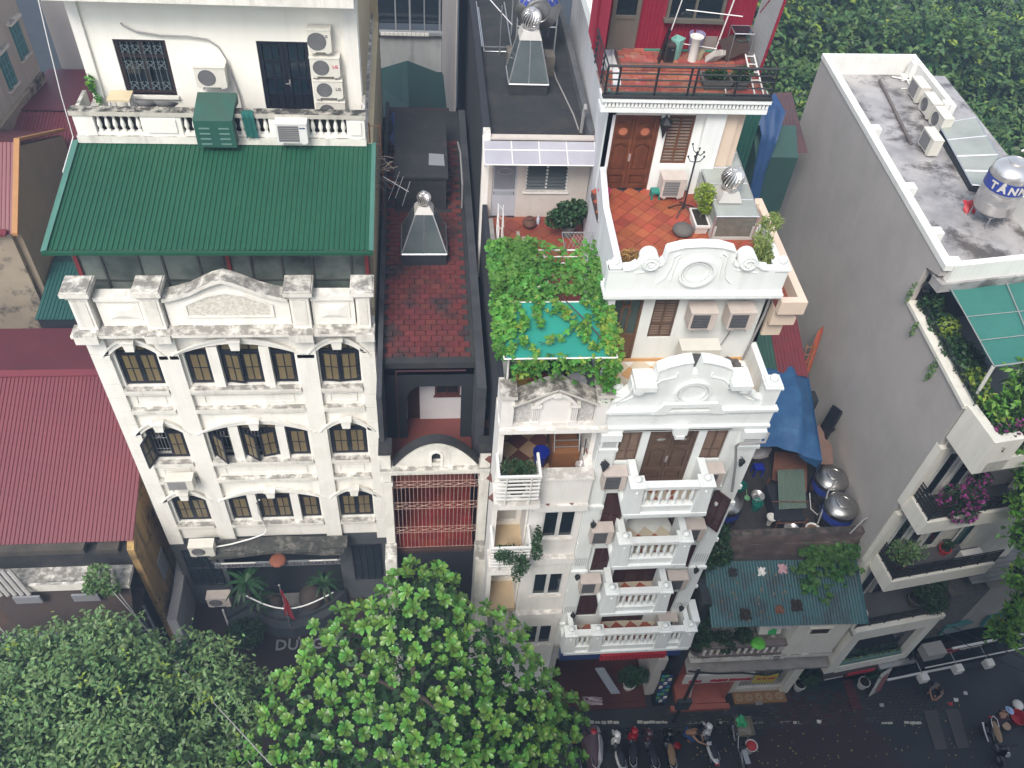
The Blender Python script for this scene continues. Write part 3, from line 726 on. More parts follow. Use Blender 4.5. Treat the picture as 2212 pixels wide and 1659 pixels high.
for a,b in ((-9.25,-8.65),(-7.47,-6.86),(-3.6,-2.98),(-1.85,-1.36)):
    m=MB(); m.box(a +.06,b -.06,17.78,18.28,15.66,16.92); m.build('parapet_post',CREAM,L)
    m=MB(); m.box(a +.13,b -.13,17.76,17.779,15.8,16.72); m.box(a +.02,b -.02,17.74,18.32,16.80,16.921); m.box(a -.07,b +.07,17.66,18.40,16.921,17.06); m.box(a -.03,b +.03,17.70,18.36,17.06,17.10); m.build('post_cap',CREAM_D,L)
# glazed penthouse front
m=MB(); xs=[-9.2,-8.5,-7.55,-6.93,-6.0,-5.34,-4.62,-3.8,-2.98,-1.93,-1.45]
for x in xs:m.box(x -.03,x +.03,18.92,19.0,15.2,18.0)
for z in (15.9,16.42,18.0):m.box(-9.2,-1.45,18.93,18.99,z -.03,z +.03)
m.box(-9.23,-9.15,19.0,22,16.38,16.44); m.box(-9.23,-9.15,19.0,22,17.95,18.05)
gf=m.build('penthouse_glazing',mat('dark_grey_frame',(0.07,0.075,0.07),None,3,0.5),L)
for i in range(len(xs)-1):
    for za,zb in ((15.93,16.39),(16.45,17.97)):
        p=MB(); p.box(xs[i]+.031,xs[i +1]-.031,18.955,18.965,za,zb); p.build('pane',GLASSFROST,gf)
p=MB(); p.box(-9.2,-9.19,19.03,21.9,16.45,17.94); p.build('pane',GLASSFROST,gf)
for x in (-9.13,-5.2,-1.5):p=MB(); p.box(x -.05,x +.05,18.88,18.918,15.2,18.0); p.build('red_post',mat('red_post',(0.22,0.03,0.03)),gf)
m=MB(); m.box(-9.0,-1.6,20.4,20.5,15.2,18.3); m.build('inner_partition',mat('inner_greenish_wall',(0.2,0.23,0.2),(0.06,0.07,0.07),.6,0.8),L)
m=MB(); m.lathe(-7.2,19.6,[(.02,16.2),(.2,16.35),(.2,16.5),(.02,16.62)],12)
tag(m.build('red_helmet',PLASTIC_R),'red dome-shaped thing behind the glass of the green-roofed penthouse','helmet')
# green roof
m=MB(); P0=Vector((-9.46,18.15,18.12)); P1=Vector((-1.30,18.15,18.12)); Q0=Vector((-9.30,22.12,18.74)); 
corrugated(m,(-9.38,18.15,18.12),(1,0,0),(0,3.97,.62),8.06,4.018,.132,.03,1,trap=True)
m.build('green_roof',GREENROOF,L)
m=MB(); m.slab([(-9.52,18.1,18.10),(-9.52,22.1,18.74),(-9.36,22.1,18.76),(-9.36,18.1,18.15)],(0,0,.035)); m.slab([(-1.36,18.1,18.15),(-1.36,22.1,18.77),(-1.24,22.1,18.77),(-1.24,18.1,18.13)],(0,0,.035)); m.build('roof_trim',GREENTRIM,L)
m=MB(); m.box(-9.5,-1.26,18.06,18.14,18.02,18.115); m.build('eaves_gutter',GREENROOF,L)
# balcony with balustrade above the green roof
m=MB(); m.box(-9.34,-1.5,21.98,30,18.76,18.98); m.build('balcony_slab',CREAM_D,L)
m=MB()
m.box(-9.3,-8.78,22.02,22.26,18.98,19.6); m.box(-7.55,-6.48,22.02,22.22,18.98,19.6); m.box(-4.14,-3.06,22.02,22.22,18.98,19.6); m.box(-2.02,-1.52,22.02,22.26,18.98,19.6)
for a,b in ((-8.78,-7.55),(-6.48,-4.14),(-3.06,-2.02)):m.box(a,b,22.05,22.2,18.98,19.06)
m.build('balustrade_pier',CREAM,L)
m=MB(); m.box(-9.36,-1.48,21.98,22.28,19.6,19.73); m.build('balustrade_rail',mat('mouldy_rail',(0.55,0.52,0.45),(0.4,0.37,0.32),2,.9,mould=1.0,mouldc=(.035,.034,.03),streak=.3),L)
m=MB(); m.box(-9.2,-1.6,22.26,23.19,18.98,18.985); m.build('balcony_floor',BLACKMOULD,L)  # mouldy floor patch, darkened to put shade between the balusters
m=MB(); m.box(-9.1,-1.6,22.3,22.34,18.99,19.5); m.build('gap_shade_strip',mat('gap_shade_black',(0.035,0.033,0.03)),L)  # dark strip added behind the balusters to paint shade in their gaps
m=MB()
for a,b in ((-7.4,-6.62),(-4.0,-3.2),(-1.92,-1.62)):m.box(a,b,21.985,22.019,19.1,19.5)
m.build('balustrade_panel',CREAM,L)
bme=baluster_mesh(.54,CREAM,.062)
for a,b,n in ((-8.78,-7.55,6),(-6.48,-4.14,11),(-3.06,-2.02,5)):
    for i in range(n):inst(bme,'baluster',L,(a +(b -a)*(i +.5)/n,22.12,19.06))
m=MB(); m.box(-9.28,-9.18,22.28,23.2,18.98,19.66); m.box(-1.62,-1.52,22.28,23.2,18.98,19.66); m.build('balcony_side_wall',CREAM_D,L)
# upper wall
m=MB(); holes(m,-9.0,-1.6,18.98,22.6,[(-8.1,-6.74,19.55,21.16),(-4.36,-2.99,18.98,21.2)],23.2,23.45); m.build('upper_wall',mat('bright_cream_paint',(0.86,0.835,0.76),(0.82,0.79,0.71),1,0.75,0.05,20,streak=0.12,streakc=(0.5,0.45,0.35)),L)
for a,b in ((-9.0,-8.72),(-2.0,-1.62)):MB().box(a,b,23.1,23.199,18.98,22.5).build('upper_pilaster',CREAM,L)
m=MB(); m.box(-9.0,-8.75,23.45,30,18.98,22.6); m.build('upper_side_wall',GREYBACK,L)
m=MB(); m.box(-1.85,-1.6,23.45,30,18.98,22.6); m.build('upper_side_wall',MATS['pale_yellow_plaster'],L)
m=MB(); m.box(-9.25,-1.62,22.42,30,22.52,22.95); m.build('upper_eaves',CREAM_D,L)
w_=MB(); a,b,za,zb=-8.1,-6.74,19.55,21.16
for x in (a +.05,(a +b)/2,b -.05):w_.box(x -.05,x +.05,23.26,23.36,za,zb)
for z in (za +.05,zb -.05,zb -.5):w_.box(a +.1,(a +b)/2-.05,23.265,23.35,z -.045,z +.045); w_.box((a +b)/2+.05,b -.1,23.265,23.35,z -.045,z +.045)
win=w_.build('window',mat('dark_brown_wood',(0.025,0.014,0.014),(0.018,0.010,0.012),3,.5),L)
p=MB(); p.box(a,b,23.37,23.38,za,zb); p.build('pane',DARKPANE,win)
g=MB()
for k in range(4):
    cx=a +.25+k*(b -a -.5)/3
    for dx in (-.09,.09):g.tube([(cx +dx,23.25,za +.1),(cx +dx,23.25,zb -.1)],.011,5)
    for zc in (za +.25,zb -.75,zb -.3):
        for sg in (-1,1):g.tube([(cx +sg*.1*math.sin(q),23.24,zc +.13*math.cos(q)) for q in (.2,.8,1.4,2.0,2.6)],.013,4); g.tube([(cx -.12,23.24,zc -sg*.1),(cx +.12,23.24,zc +sg*.1)],.012,4)
g.build('grille',mat('dull_grille_paint',(0.10,0.13,0.14)),win)
m=MB(); m.box(-8.15,-6.7,23.1,23.3,19.47,19.55); m.build('sill',CREAM,L)
d=MB(); a,b,za,zb=-4.36,-2.99,18.98,21.2; mid=(a +b)/2
cells=frame_quads(d,a,mid -.005,za,zb,.11,23.27,23.36,2,4)+frame_quads(d,mid +.005,b,za,zb,.11,23.27,23.36,2,4)
door=d.build('double_door',NAVYWOOD,L)
for i,c in enumerate(cells):
    p=MB(); p.box(c[0],c[1],23.31,23.32,c[2],c[3]); p.build('pane' if i %4 else 'panel',mat('blue_dark_glass',(0.012,0.024,0.035),(0.008,0.015,0.022),2,.12) if i %4 else NAVYWOOD,door)
h=MB(); h.tube([(mid +.07,23.25,19.95),(mid +.07,23.21,19.95),(mid -.04,23.21,19.95)],.016,5); h.box(mid +.05,mid +.09,23.255,23.27,19.85,20.05); h.build('handle',STEEL,door)
# entrance canopy with lettering, ground floor
m=MB(); CP=[(-7.75,4.9),(-7.0,4.93),(-6.4,5.03),(-5.9,5.12),(-5.3,5.18),(-4.7,5.12),(-4.2,5.03),(-3.7,4.95),(-2.95,4.92)]
m.xz(CP +[(x,z -.16) for x,z in CP[::-1]],17.15,17.795); m.box(-7.85,-2.85,17.3,17.8,4.98,5.05); m.build('entrance_canopy',mat('mossy_canopy',(0.07,0.068,0.06),(0.022,0.024,0.022),3.0,.95,.6,14,spots=.4,spotc=(.3,.28,.25),spots_s=2.2),L)
m=MB(); m.box(-7.55,-3.1,17.0,17.06,4.4,4.68); m.build('name_board',mat('faded_grey_board',(0.16,0.17,0.18),None,2,.7),L)
lettering('ỦY BAN NHÂN DÂN QUẬN HOÀN KIẾM',.24,mat('board_letters',(0.03,0.02,0.03)),L,(-5.3,16.985,4.54))
m=MB(); m.ball((-5.3,16.97,4.86),.3,8,.35); m.build('crest',mat('rusty_red_crest',(0.2,0.06,0.03)),L)
m=MB(); m.box(-7.3,-6.1,16.98,17.0,4.69,4.74); m.box(-4.2,-3.2,16.98,17.0,4.69,4.74); m.build('pale_trim',CREAM,L)
for a,b in ((-9.0,-7.8),(-2.8,-1.7)):
    w_=MB(); frame_quads(w_,a,b,1.6,4.1,.06,17.93,17.99,4,2); w_.build('ground_floor_window',NAVYWOOD,L)
    p=MB(); p.box(a +.06,b -.06,17.96,17.97,1.66,4.04); p.build('pane',DARKPANE,L)
# --- things on and around the cream house
LGR=mat('logo_red',(0.5,0.02,0.09)); LGB=mat('logo_grey',(0.12,0.12,0.13))
ac_unit((-2.62,23.0,21.07),0,'top ivory air conditioner of the stack of four beside the dark double door','round',.60,.66,.3,logo=[('LG',.1,.16,.47)],logom=LGB)
ac_unit((-2.55,23.0,20.36),0,'second air conditioner from the top in the stack of four beside the dark double door','round',.80,.58,.3,logo=[('LG',.12,.28,.32)],logom=LGR)
ac_unit((-2.52,23.0,19.71),0,'third air conditioner from the top in the stack of four beside the dark double door','round',.80,.56,.3,logo=[('LG',.12,.28,.3)],logom=LGB)
ac_unit((-2.50,23.0,19.05),0,'bottom air conditioner of the stack of four, partly behind the balustrade rail','round',.80,.56,.3)
ac_unit((-5.65,22.98,20.0),0,'single ivory air conditioner on the cream wall between grilled window and dark door','round',.82,.62,.34,fanx=-.1)
ac_unit((-3.5,21.82,19.0),0,'white louvred air conditioner hung outside the balustrade above the green roof','louvre',.84,.64,.3,paint=WHITEMETAL,logo=[('carrier',.06,.3,.5)])
ac_unit((-7.95,17.62,8.6),0,'louvred air conditioner below the window with the wide open shutter','louvre',.85,.55,.34)
ac_unit((-7.9,17.35,4.95),0,'air conditioner at the foot of the cream facade, left of the entrance canopy','round',.85,.62,.36)
ac_unit((-7.9,17.2,1.5),0,'shaded air conditioner in the dark yard below the cream house','round',.85,.66,.36,paint=ACP)
# green cabinet and cloth hung on the balustrade
t=thing('metal_cabinet','green metal cabinet with slotted front hung over the balustrade','cabinet',(-5.5,21.8,18.9))
m=MB(); m.add([(-6.06,21.62,18.9),(-5.02,21.62,18.9),(-5.02,21.62,19.72),(-6.06,21.62,19.72),(-6.0,22.5,20.06),(-4.95,22.5,20.06),(-5.02,21.97,18.9),(-6.06,21.97,18.9),(-6.0,22.5,19.76),(-4.95,22.5,19.76),(-5.02,21.97,19.76),(-6.06,21.97,19.76)],[(0,1,2,3),(3,2,5,4),(1,6,10,9,5,2),(0,3,4,8,11,7),(4,5,9,8),(0,7,6,1),(6,7,11,10),(8,9,10,11)]); m.build('case',DARKGREENCAB,t)
for x in (-5.8,-5.28):
    for k in range(4):s=MB(); s.xz([(x -.14,18.99+k*.16),(x +.14,18.99+k*.16),(x +.14,19.03+k*.16),(x -.14,19.03+k*.16)],21.60,21.619); s.build('slot',mat('pale_slot',(0.12,0.22,0.19)),t)
m=MB(); n0=0
for j in range(7):
    for i in range(9):
        x=-4.83+i*.04; z=19.76-max(0,j -1)*.14; y=(22.12 if j == 0 else 21.93)-.03*math.sin(i*1.9)-.004*j
        m.v.append((x +.01*j,y,z -(.06 if i %3 == 0 else 0)*(j == 6)))
for j in range(6):
    for i in range(8):m.f.append((j*9+i,j*9+i +1,(j +1)*9+i +1,(j +1)*9+i))
tag(m.build('hanging_cloth',CLOTHGREEN,smooth=True),'dark green cloth draped over the balustrade right of the green cabinet','cloth')
t=thing('small_table','low table with yellowed top behind the left end of the balustrade','table',(-8.1,22.6,18.98))
m=MB(); m.box(-8.42,-7.82,22.4,22.9,19.78,19.84); m.build('tabletop',mat('yellowed_white',(0.6,0.52,0.36),(0.5,0.4,0.24),3,.6),t)
for x in (-8.38,-7.86):
    for y in (22.44,22.86):s=MB(); s.box(x -.025,x +.025,y -.025,y +.025,18.98,19.78); s.build('leg',WHITEMETAL,t)
for x,lb in ((-7.45,'left grey dish standing behind the balustrade rail'),(-6.95,'right grey dish standing behind the balustrade rail')):
    m=MB(); m.lathe(0,0,[(.05,0),(.2,.02),(.33,.12),(.34,.12),(.2,.01),(.04,-.012)],24,Matrix.Translation((x,22.55,19.55)) @ Matrix.Rotation(R_(-40),4,'X')); m.tube([(x,22.6,19.5),(x,22.7,18.98)],.02,5)
    tag(m.build('dish',PVCGREY,smooth='auto'),lb,'dish','dishes behind the balustrade')
t=thing('climbing_plant','sprig of green creeper rooted in the left corner of the balcony','plant',(-8.85,22.95,18.98))
m=MB(); m.tube([(-8.75,22.95,18.98),(-8.8,22.98,19.5),(-8.92,23.0,20.2)],.012,5); m.build('stem',BARK,t)
foliage('foliage',[(-8.9,22.95,20.0,.14,.12,.28),(-8.82,22.93,19.55,.1,.1,.2)],90,.13,LEAF_V,t,shell=.1)
pipe('grey corrugated hose sagging across the cream upper wall',[(-7.75,23.17,21.62),(-7.7,23.12,21.58),(-7.4,23.12,21.42),(-6.8,23.12,21.33),(-6.1,23.12,21.32),(-5.6,23.12,21.25),(-5.35,23.12,21.05),(-5.2,23.1,20.7),(-5.15,23.1,20.35),(-5.02,23.12,19.6),(-5.0,23.12,19.0)],.022,PVCGREY,'hose','hose')
pipe('white hose curling down beside the middle window to the entrance canopy',[(-5.62,17.7,7.62),(-5.75,17.7,7.4),(-5.78,17.7,6.9),(-5.7,17.68,6.3),(-5.62,17.66,5.85),(-5.75,17.6,5.62),(-6.2,17.5,5.5),(-6.9,17.4,5.35),(-7.45,17.4,5.2)],.028,WHITEMETAL,'hose','hose')
pipe('white cable hanging down the left edge of the cream house',[(-9.27,22.4,22.95),(-9.33,22.2,21.6),(-9.38,22.0,20.2),(-9.40,21.9,19.0),(-9.42,20.6,18.75)],.013,WHITEMETAL,'cable','cable')
# ================================================================ narrow dark house with brick-paved roof
Cb=thing('narrow_house','narrow dark house with red brick roof paving, arched parapet and barred terrace','house',(.3,15.2,0))
m=MB(); m.box(-1.24,-1.1,15.35,30,0,15.48); m.box(1.44,1.68,15.6,29.5,12.0,15.5); m.box(1.6,1.68,15.35,15.6,0,13.2); m.build('side_parapet',mat('stained_grey_parapet',(0.06,0.062,0.07),(0.025,0.027,0.032),1.6,.9,.3,20,spots=.5,spotc=(.03,.03,.035),spots_s=1.1),Cb)
m=MB(); m.box(-1.1,1.44,16.95,30,14.6,15.13); roofc=m.build('roof_slab',BLACKMOULD,Cb)
m=MB(); m.box(-1.12,1.45,16.82,17.05,15.0,15.22); m.build('roof_edge',BLACKMOULD,Cb)
# hollow-brick paving of the flat roof: bricks one by one
bm_=MB(); e=.012; x,y,z=.152,.105,.05
bm_.add([(-x,-y,0),(x,-y,0),(x,y,0),(-x,y,0),(-x +e,-y +e,z),(x -e,-y +e,z),(x -e,y -e,z),(-x +e,y -e,z)],[(4,5,6,7),(0,1,5,4),(1,2,6,5),(2,3,7,6),(3,0,4,7)])
bme_=shared(bm_,'brick',REDBRICK)
cnt=0; rest=MB()
for r in range(50):
    y0=17.16+r*.222
    off=.16 if r %2 else 0
    for c in range(9):
        x0=-1.0+off +c*.312
        if x0 > 1.34:continue
        if 20.95 < y0 < 22.6 and -.62 < x0 < .82:continue
        if 23.8 < y0 < 27.7 and -.85 < x0 < .9:continue
        if y0 > 28:continue
        w_=min(1.0,(1.42-x0)/.152)
        if cnt < 290:inst(bme_,'brick',Cb,(x0,y0,15.125+random.uniform(-.006,.008)),R_(random.uniform(-1.2,1.2)),(min(1,w_),1,1)); cnt += 1
        else:rest.box(x0 -.15,min(x0 +.15,1.43),y0 -.1,y0 +.1,15.13,15.17)
rest.build('paving',REDBRICK,Cb,kind='stuff')
# rear wall with opening to the veranda, dark
m=MB(); holes(m,-1.1,1.44,11.6,15.0,[(-.5,1.1,11.6,14.1)],16.95,17.12)
m.xz([(-.5,14.1),(-.5,13.55),(-.42,13.85),(-.2,14.1)],16.953,17.118); m.build('rear_wall',mat('blackened_plaster',(0.018,0.022,0.028),(0.01,0.013,0.018),1.5,.9,.2,20),Cb)
m=MB(); m.box(-.78,-.74,16.92,16.949,11.8,14.8); m.box(-.74,1.2,16.92,16.949,14.76,14.8); m.build('faded_pink_line',mat('faded_pink',(0.09,0.035,0.045)),Cb)
m=MB(); m.box(-1.1,1.44,15.3,18.1,11.5,11.75); m.build('upper_terrace_floor',mat('dark_red_terrace',(0.16,0.04,0.03),(0.12,0.03,0.025),2,.6),Cb)
m=MB(); holes(m,-1.1,1.44,11.75,14.6,[(-.5,-.12,11.75,14.0),(.34,1.1,12.85,14.25)],17.7,17.85); m.build('veranda_wall',mat('veranda_white',(0.62,0.60,0.62),(0.55,0.53,0.56),2,.8),Cb)
m=MB(); m.box(-.5,-.12,17.74,17.8,11.75,14.0); m.build('door',WOOD_M,Cb)
w_=MB(); frame_quads(w_,.34,1.1,12.85,14.25,.07,17.72,17.8,2,1); w_.box(.3,1.14,17.66,17.72,12.8,12.86); win=w_.build('window',mat('red_brown_wood',(0.10,0.025,0.02),(0.07,0.02,0.016)),Cb)
p=MB(); p.box(.4,1.04,17.77,17.78,12.92,14.18); p.build('pane',DARKPANE,win)
# arched parapet over a beam
m=MB(); m.box(-1.24,1.88,15.0,15.32,12.50,12.68); m.box(-1.26,1.9,14.92,15.34,12.68,12.80); m.build('beam',CREAM_D,Cb)
A=arc(-.86,1.5,12.86,1.02,20)
m=MB(); hole_=[(.2,12.96),(.2,13.3),(.24,13.38),(.325,13.42),(.41,13.38),(.45,13.3),(.45,12.96)]
L1=[p for p in A if p[0] < .31]; R1=[p for p in A if p[0] > .33]
m.xz([(-.86,12.80)]+A[:10]+[(.2,A[10][1]),(.2,12.80)],15.08,15.26)
m.xz([(.45,12.80),(.45,A[10][1])]+A[11:]+[(1.5,12.80)],15.08,15.26)
m.xz([(.2,13.3),(.24,13.38),(.325,13.42),(.41,13.38),(.45,13.3),(.45,A[10][1]),(.2,A[10][1])],15.083,15.257); m.box(.2,.45,15.083,15.257,12.80,12.95)
m.build('arched_parapet',CREAM_D,Cb)
m=MB(); m.box(.2,.45,15.22,15.25,12.95,13.4); m.build('niche',DARKWALL,Cb)
m=MB(); m.xz(A +[(x*1.0+(x -.32)*.03,z +.05) for x,z in A[::-1]],15.04,15.34); m.build('arch_coping',BLACKMOULD,Cb)
m=MB(); O=[(.13,12.81),(.13,13.34),(.2,13.45),(.325,13.5),(.45,13.45),(.52,13.34),(.52,12.81)]; I=[(.2,12.81),(.2,13.3),(.24,13.38),(.325,13.42),(.41,13.38),(.45,13.3),(.45,12.81)]
for i in range(6):m.xz([O[i],O[i +1],I[i +1],I[i]],15.05,15.079)
m.build('niche_surround',CREAM,Cb)
for a,b in ((-1.24,-.93),(1.56,1.88)):
    m=MB(); m.box(a +.02,b -.02,15.02,15.3,12.80,13.5); m.build('end_post',CREAM_D,Cb)
    m=MB(); m.box(a -.03,b +.03,14.95,15.5,13.5,13.6); m.build('post_cap',BLACKMOULD,Cb)
    m=MB(); m.box(a +.02,b -.02,15.02,15.3,0,12.0); m.box(a -.01,b +.01,14.97,15.32,12.0,12.2); m.box(a +.03,b -.03,15.0,15.3,12.2,12.5); m.build('pillar',CREAM_D,Cb)
    m=MB(); m.box(a -.02,b +.02,14.3,15.0,0,8.9); m.build('front_pier',CREAM_D,Cb)
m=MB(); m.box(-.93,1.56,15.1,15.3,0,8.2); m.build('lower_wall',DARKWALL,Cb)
m=MB(); m.box(-1.1,1.5,15.05,18.5,8.2,8.35); m.box(-1.1,1.5,18.5,18.6,8.35,11.5); tf=m.build('terrace',GROUT,Cb)
tm=MB(); tm.box(-.142,.142,-.142,.142,0,.012); tme=shared(tm,'tile',mat('wet_red_tile',(0.24,0.035,0.028),(0.17,0.028,0.024),2,.25,rnd=.15))
for i in range(9):
    for j in range(12):inst(tme,'tile',Cb,(-.95+i*.29,15.3+j*.29,8.35))
for i in range(9):
    for j in range(9):inst(tme,'tile',Cb,(-.95+i*.29,18.5,8.6+j*.29),rot=(R_(90),0,0))
# iron grille across the terrace
gr=MB()
for z in (8.42,9.35,9.5,9.64,10.8,10.95,11.1,11.25,11.9,12.06,12.2):pass
for z in (8.45,9.30,9.62,10.62,10.95,11.72,12.02):gr.tube([(-.95,15.12,z),(1.58,15.12,z)],.011,4)
for i in range(22):
    x=-.93+i*2.5/21; gr.tube([(x,15.12,8.42),(x,15.12,12.48)],.010,4)
for z,dz in ((9.46,.16),(10.785,.165),(11.87,.15)):
    for i in range(7):
        x=-.93+(i +.5)*2.5/7
        for sg in (-1,1):gr.tube([(x +.18*math.cos(q),15.11,z -sg*dz +sg*dz*math.sin(q)*.95) for q in [math.pi*k/6 for k in range(7)]],.010,4)
gr.build('iron_grille',mat('flaking_pale_iron',(0.44,0.32,0.27),(0.24,0.11,0.08),7,.8),Cb)
lantern_skylight('glass pyramid roof vent on the dark red-paved roof',-.60,.78,21.0,22.45,15.62,16.78,-.16,.36,21.45,21.95,.215,.47,DARKWALL,'skylight ventilators')
m=MB(); m.box(-.78,.84,23.9,27.6,15.13,16.36); m.box(-.84,.9,23.84,27.7,16.36,16.44); tag(m.build('roof_hatch',BLACKMOULD),'black mouldy concrete box on the paved roof behind the pyramid vent','roof box')
m=MB(); m.slab([(.28,24.5,16.45),(.8,24.45,16.45),(.78,25.1,16.45),(.3,25.15,16.45)],(0,0,.02)); tag(m.build('metal_sheet',GREYMETAL),'grey metal sheet lying on the black concrete box','sheet')
# drawn-out junk by the cream house: rusty frame with twigs and antenna bars, blue tarp
t=thing('rusty_rack','rusty rack with tangled wires and aerial rods leaning at the cream house corner','rack',(-1.3,22.6,15.18))
m=MB()
for x in (-1.42,-1.12):m.tube([(x,22.5,15.2),(x,22.3,19.3)],.02,5)
for z in (16.2,17.0,17.8,18.6,19.2):m.tube([(-1.42,22.45-(z -15)*.03,z),(-1.12,22.45-(z -15)*.03,z)],.014,5)
m.build('frame',RUST,t)
m=MB()
for k in range(34):
    a=Vector((-1.25+random.uniform(-.12,.2),22.2+random.uniform(-.3,.3),17.9+random.uniform(-.5,.5))); d=Vector((random.uniform(-.45,.6),random.uniform(-.4,.3),random.uniform(-.35,.35)))
    m.tube([a,a +d*.5+Vector((0,0,random.uniform(-.08,.08))),a +d],.008,4)
m.build('twig',mat('dry_twig',(0.22,0.18,0.15)),t)
m=MB()
m.tube([(-1.1,22.2,17.6),(-.35,22.0,17.2)],.012,5); m.tube([(-.75,21.8,17.1),(-.5,22.2,17.6)],.01,5); m.tube([(-.95,21.9,17.0),(-.6,22.3,17.7)],.01,5); m.tube([(-.55,21.7,16.9),(-.3,22.1,17.5)],.01,5); m.build('aerial_rod',ALUM,t)
def drape(name,label,cat,pts,mtl,n=14,amp=.05,thick=None,seed=1,sag=0.0):
    # a sheet over four corners with folds
    rnd=random.Random(seed); a,b,c,d=[Vector(p) for p in pts]; m=MB()
    ph=[rnd.uniform(0,6) for _ in range(8)]
    for j in range(n +1):
        for i in range(n +1):
            u,v=i/n,j/n
            p=a*(1-u)*(1-v)+b*u*(1-v)+c*u*v +d*(1-u)*v
            h=amp*(math.sin(9*u +4*v +ph[0])*.5+math.sin(17*u -7*v +ph[1])*.3+math.sin(5*v +13*u*v +ph[2])*.5)-sag*math.sin(math.pi*u)*math.sin(math.pi*v)
            e=min(u,1-u,v,1-v)
            m.v.append((p.x +amp*.5*math.sin(11*v +ph[3])*(e < .02),p.y +amp*.5*math.sin(13*u +ph[4])*(e < .02),p.z +h))
    k=n +1
    for j in range(n):
        for i in range(n):m.f.append((j*k +i,j*k +i +1,(j +1)*k +i +1,(j +1)*k +i))
    o=m.build(name,mtl,smooth=True)
    return tag(o,label,cat)
drape('tarpaulin','crumpled bright blue tarpaulin heaped beside the rusty rack on the dark roof','tarpaulin',[(-1.05,27.2,15.3),(.05,27.3,15.3),(-.1,28.6,15.75),(-.95,28.6,15.8)],TARP_D,12,.13,seed=4)
pipe('grey drainpipe along the right parapet of the dark roof',[(1.36,23.9,15.2),(1.36,23.9,16.1),(1.36,25.6,16.2),(1.3,26.4,16.1)],.03,PVCGREY)
# house behind: green gable roof, pale wall with barred window
t=thing('gabled_shed','dark green gable-roofed shed behind the brick-paved roof','shed',(-.3,32.5,0))
m=MB(); m.slab([(-1.66,34.1,12.2),(-.42,33.8,13.0),(-.5,37.7,13.0),(-2.4,38.0,12.2)],(0,0,.06)); m.slab([(-.42,33.8,13.0),(1.3,34.1,12.2),(1.14,38.0,12.2),(-.5,37.7,13.0)],(0,0,.06)); m.build('roof',DGREENROOF,t)
m=MB(); m.tube([(-1.5,34.2,12.15),(1.2,34.2,12.15)],.03,4); m.tube([(-.42,34.0,12.9),(-.42,34.1,12.15)],.025,4); m.tube([(-.42,34.1,12.15),(.5,34.1,12.5)],.02,4); m.build('truss',GREYMETAL,t)
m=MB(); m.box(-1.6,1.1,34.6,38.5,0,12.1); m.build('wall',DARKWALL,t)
m=MB(); m.box(-1.24,1.65,29.5,33.5,12.0,13.2); m.build('rear_terrace',mat('dark_mossy_terrace',(0.05,0.028,0.022),(0.03,0.02,0.018),1,.9),Cb)
t=thing('rear_house','pale stained house wall with wide barred window high behind the green gable','house',(-.5,39.5,0))
m=MB(); m.box(-3.2,1.08,39.3,39.6,0,13.55); m.build('wall',PALEBACK,t)
m=MB(); m.box(-3.2,1.12,39.1,39.3,13.55,13.68); m.build('sill',GREYMETAL,t)
for i in range(11):m=MB(); x=-1.6+i*.2; m.box(x -.09,x +.09,39.05,39.1,13.55,13.69); m.build('tile',PLASTIC_W,t)
m=MB(); m.box(-3.2,1.12,40.0,40.1,13.68,19); m.build('dark_opening',DARKPANE,t)
m=MB()
for x,r in ((-2.3,.03),(-1.0,.04),(-.35,.05),(.3,.03),(1.0,.05)):m.tube([(x,39.35,13.6),(x,39.35,19)],r,5)
m.build('window_bar',GREYMETAL,t)
m=MB(); m.box(-1.85,-1.55,39.22,39.3,11.2,11.55); m.build('vent',BLACKIRON,t)
m=MB(); m.xy([(1.10,39.29),(1.33,30.2),(1.38,30.2),(1.16,39.29)],8,27); m.build('flank_wall',mat('pale_flank',(0.40,0.36,0.34),(0.34,0.31,0.30),1,.9,.1,20),t)
# ================================================================ narrow pale house with vine pergola (middle)
D=thing('vine_house','narrow pale house with vine-covered terrace, small pointed parapet and flat black roof','house',(3.1,13.6,0))
m=MB(); m.box(1.84,1.98,13.6,14.62,0,16.25); m.build('front_side_wall',WHITE_P,D)
m=MB(); m.box(1.86,2.0,14.62,21.8,0,16.9); m.box(1.80,2.0,22.1,38,0,19.35); m.build('left_wall',DARKWALL,D)  # near-black colour paints in the cream house's shadow on this wall
m=MB(); m.box(1.80,2.0,21.8,22.1,14,19.35); m.box(1.86,2.0,13.9,14.62,16.25,17.0); m.build('left_wall_end',WHITE_P,D)
# back block: louvred window, grey door, black flat roof
m=MB(); holes(m,2.0,5.0,16.45,19.2,[(2.12,2.86,16.45,18.75),(3.1,4.38,17.4,18.75)],21.8,22.0); m.build('back_wall',mat('warm_grey_plaster',(0.55,0.50,0.46),(0.48,0.43,0.39),1.5,.85,.1,20,streak=.2,streakc=(.3,.26,.22)),D)
m=MB(); m.box(2.0,5.0,22.0,38,18.75,18.98); m.build('flat_roof',BLACKMOULD,D)
m=MB(); m.box(2.0,5.0,21.8,22.05,19.0,19.14); m.box(4.84,5.02,22.05,30,18.98,19.3); m.build('roof_parapet',mat('grey_cement_edge',(0.11,0.11,0.115),(0.06,0.062,0.068),2,.9,.3,20),D)
m=MB(); m.box(2.0,5.0,22.06,22.1,18.98,19.12); m.build('roof_kerb',BLACKMOULD,D)
d=MB(); a,b,za,zb=2.12,2.86,16.45,18.75
d.box(a,a +.06,21.84,21.9,za,zb); d.box(b -.06,b,21.84,21.9,za,zb); d.box(a +.06,b -.06,21.84,21.9,zb -.06,zb); d.box(a +.06,b -.06,21.84,21.9,17.34,17.4); d.box(a +.06,b -.06,21.845,21.895,za,17.2)
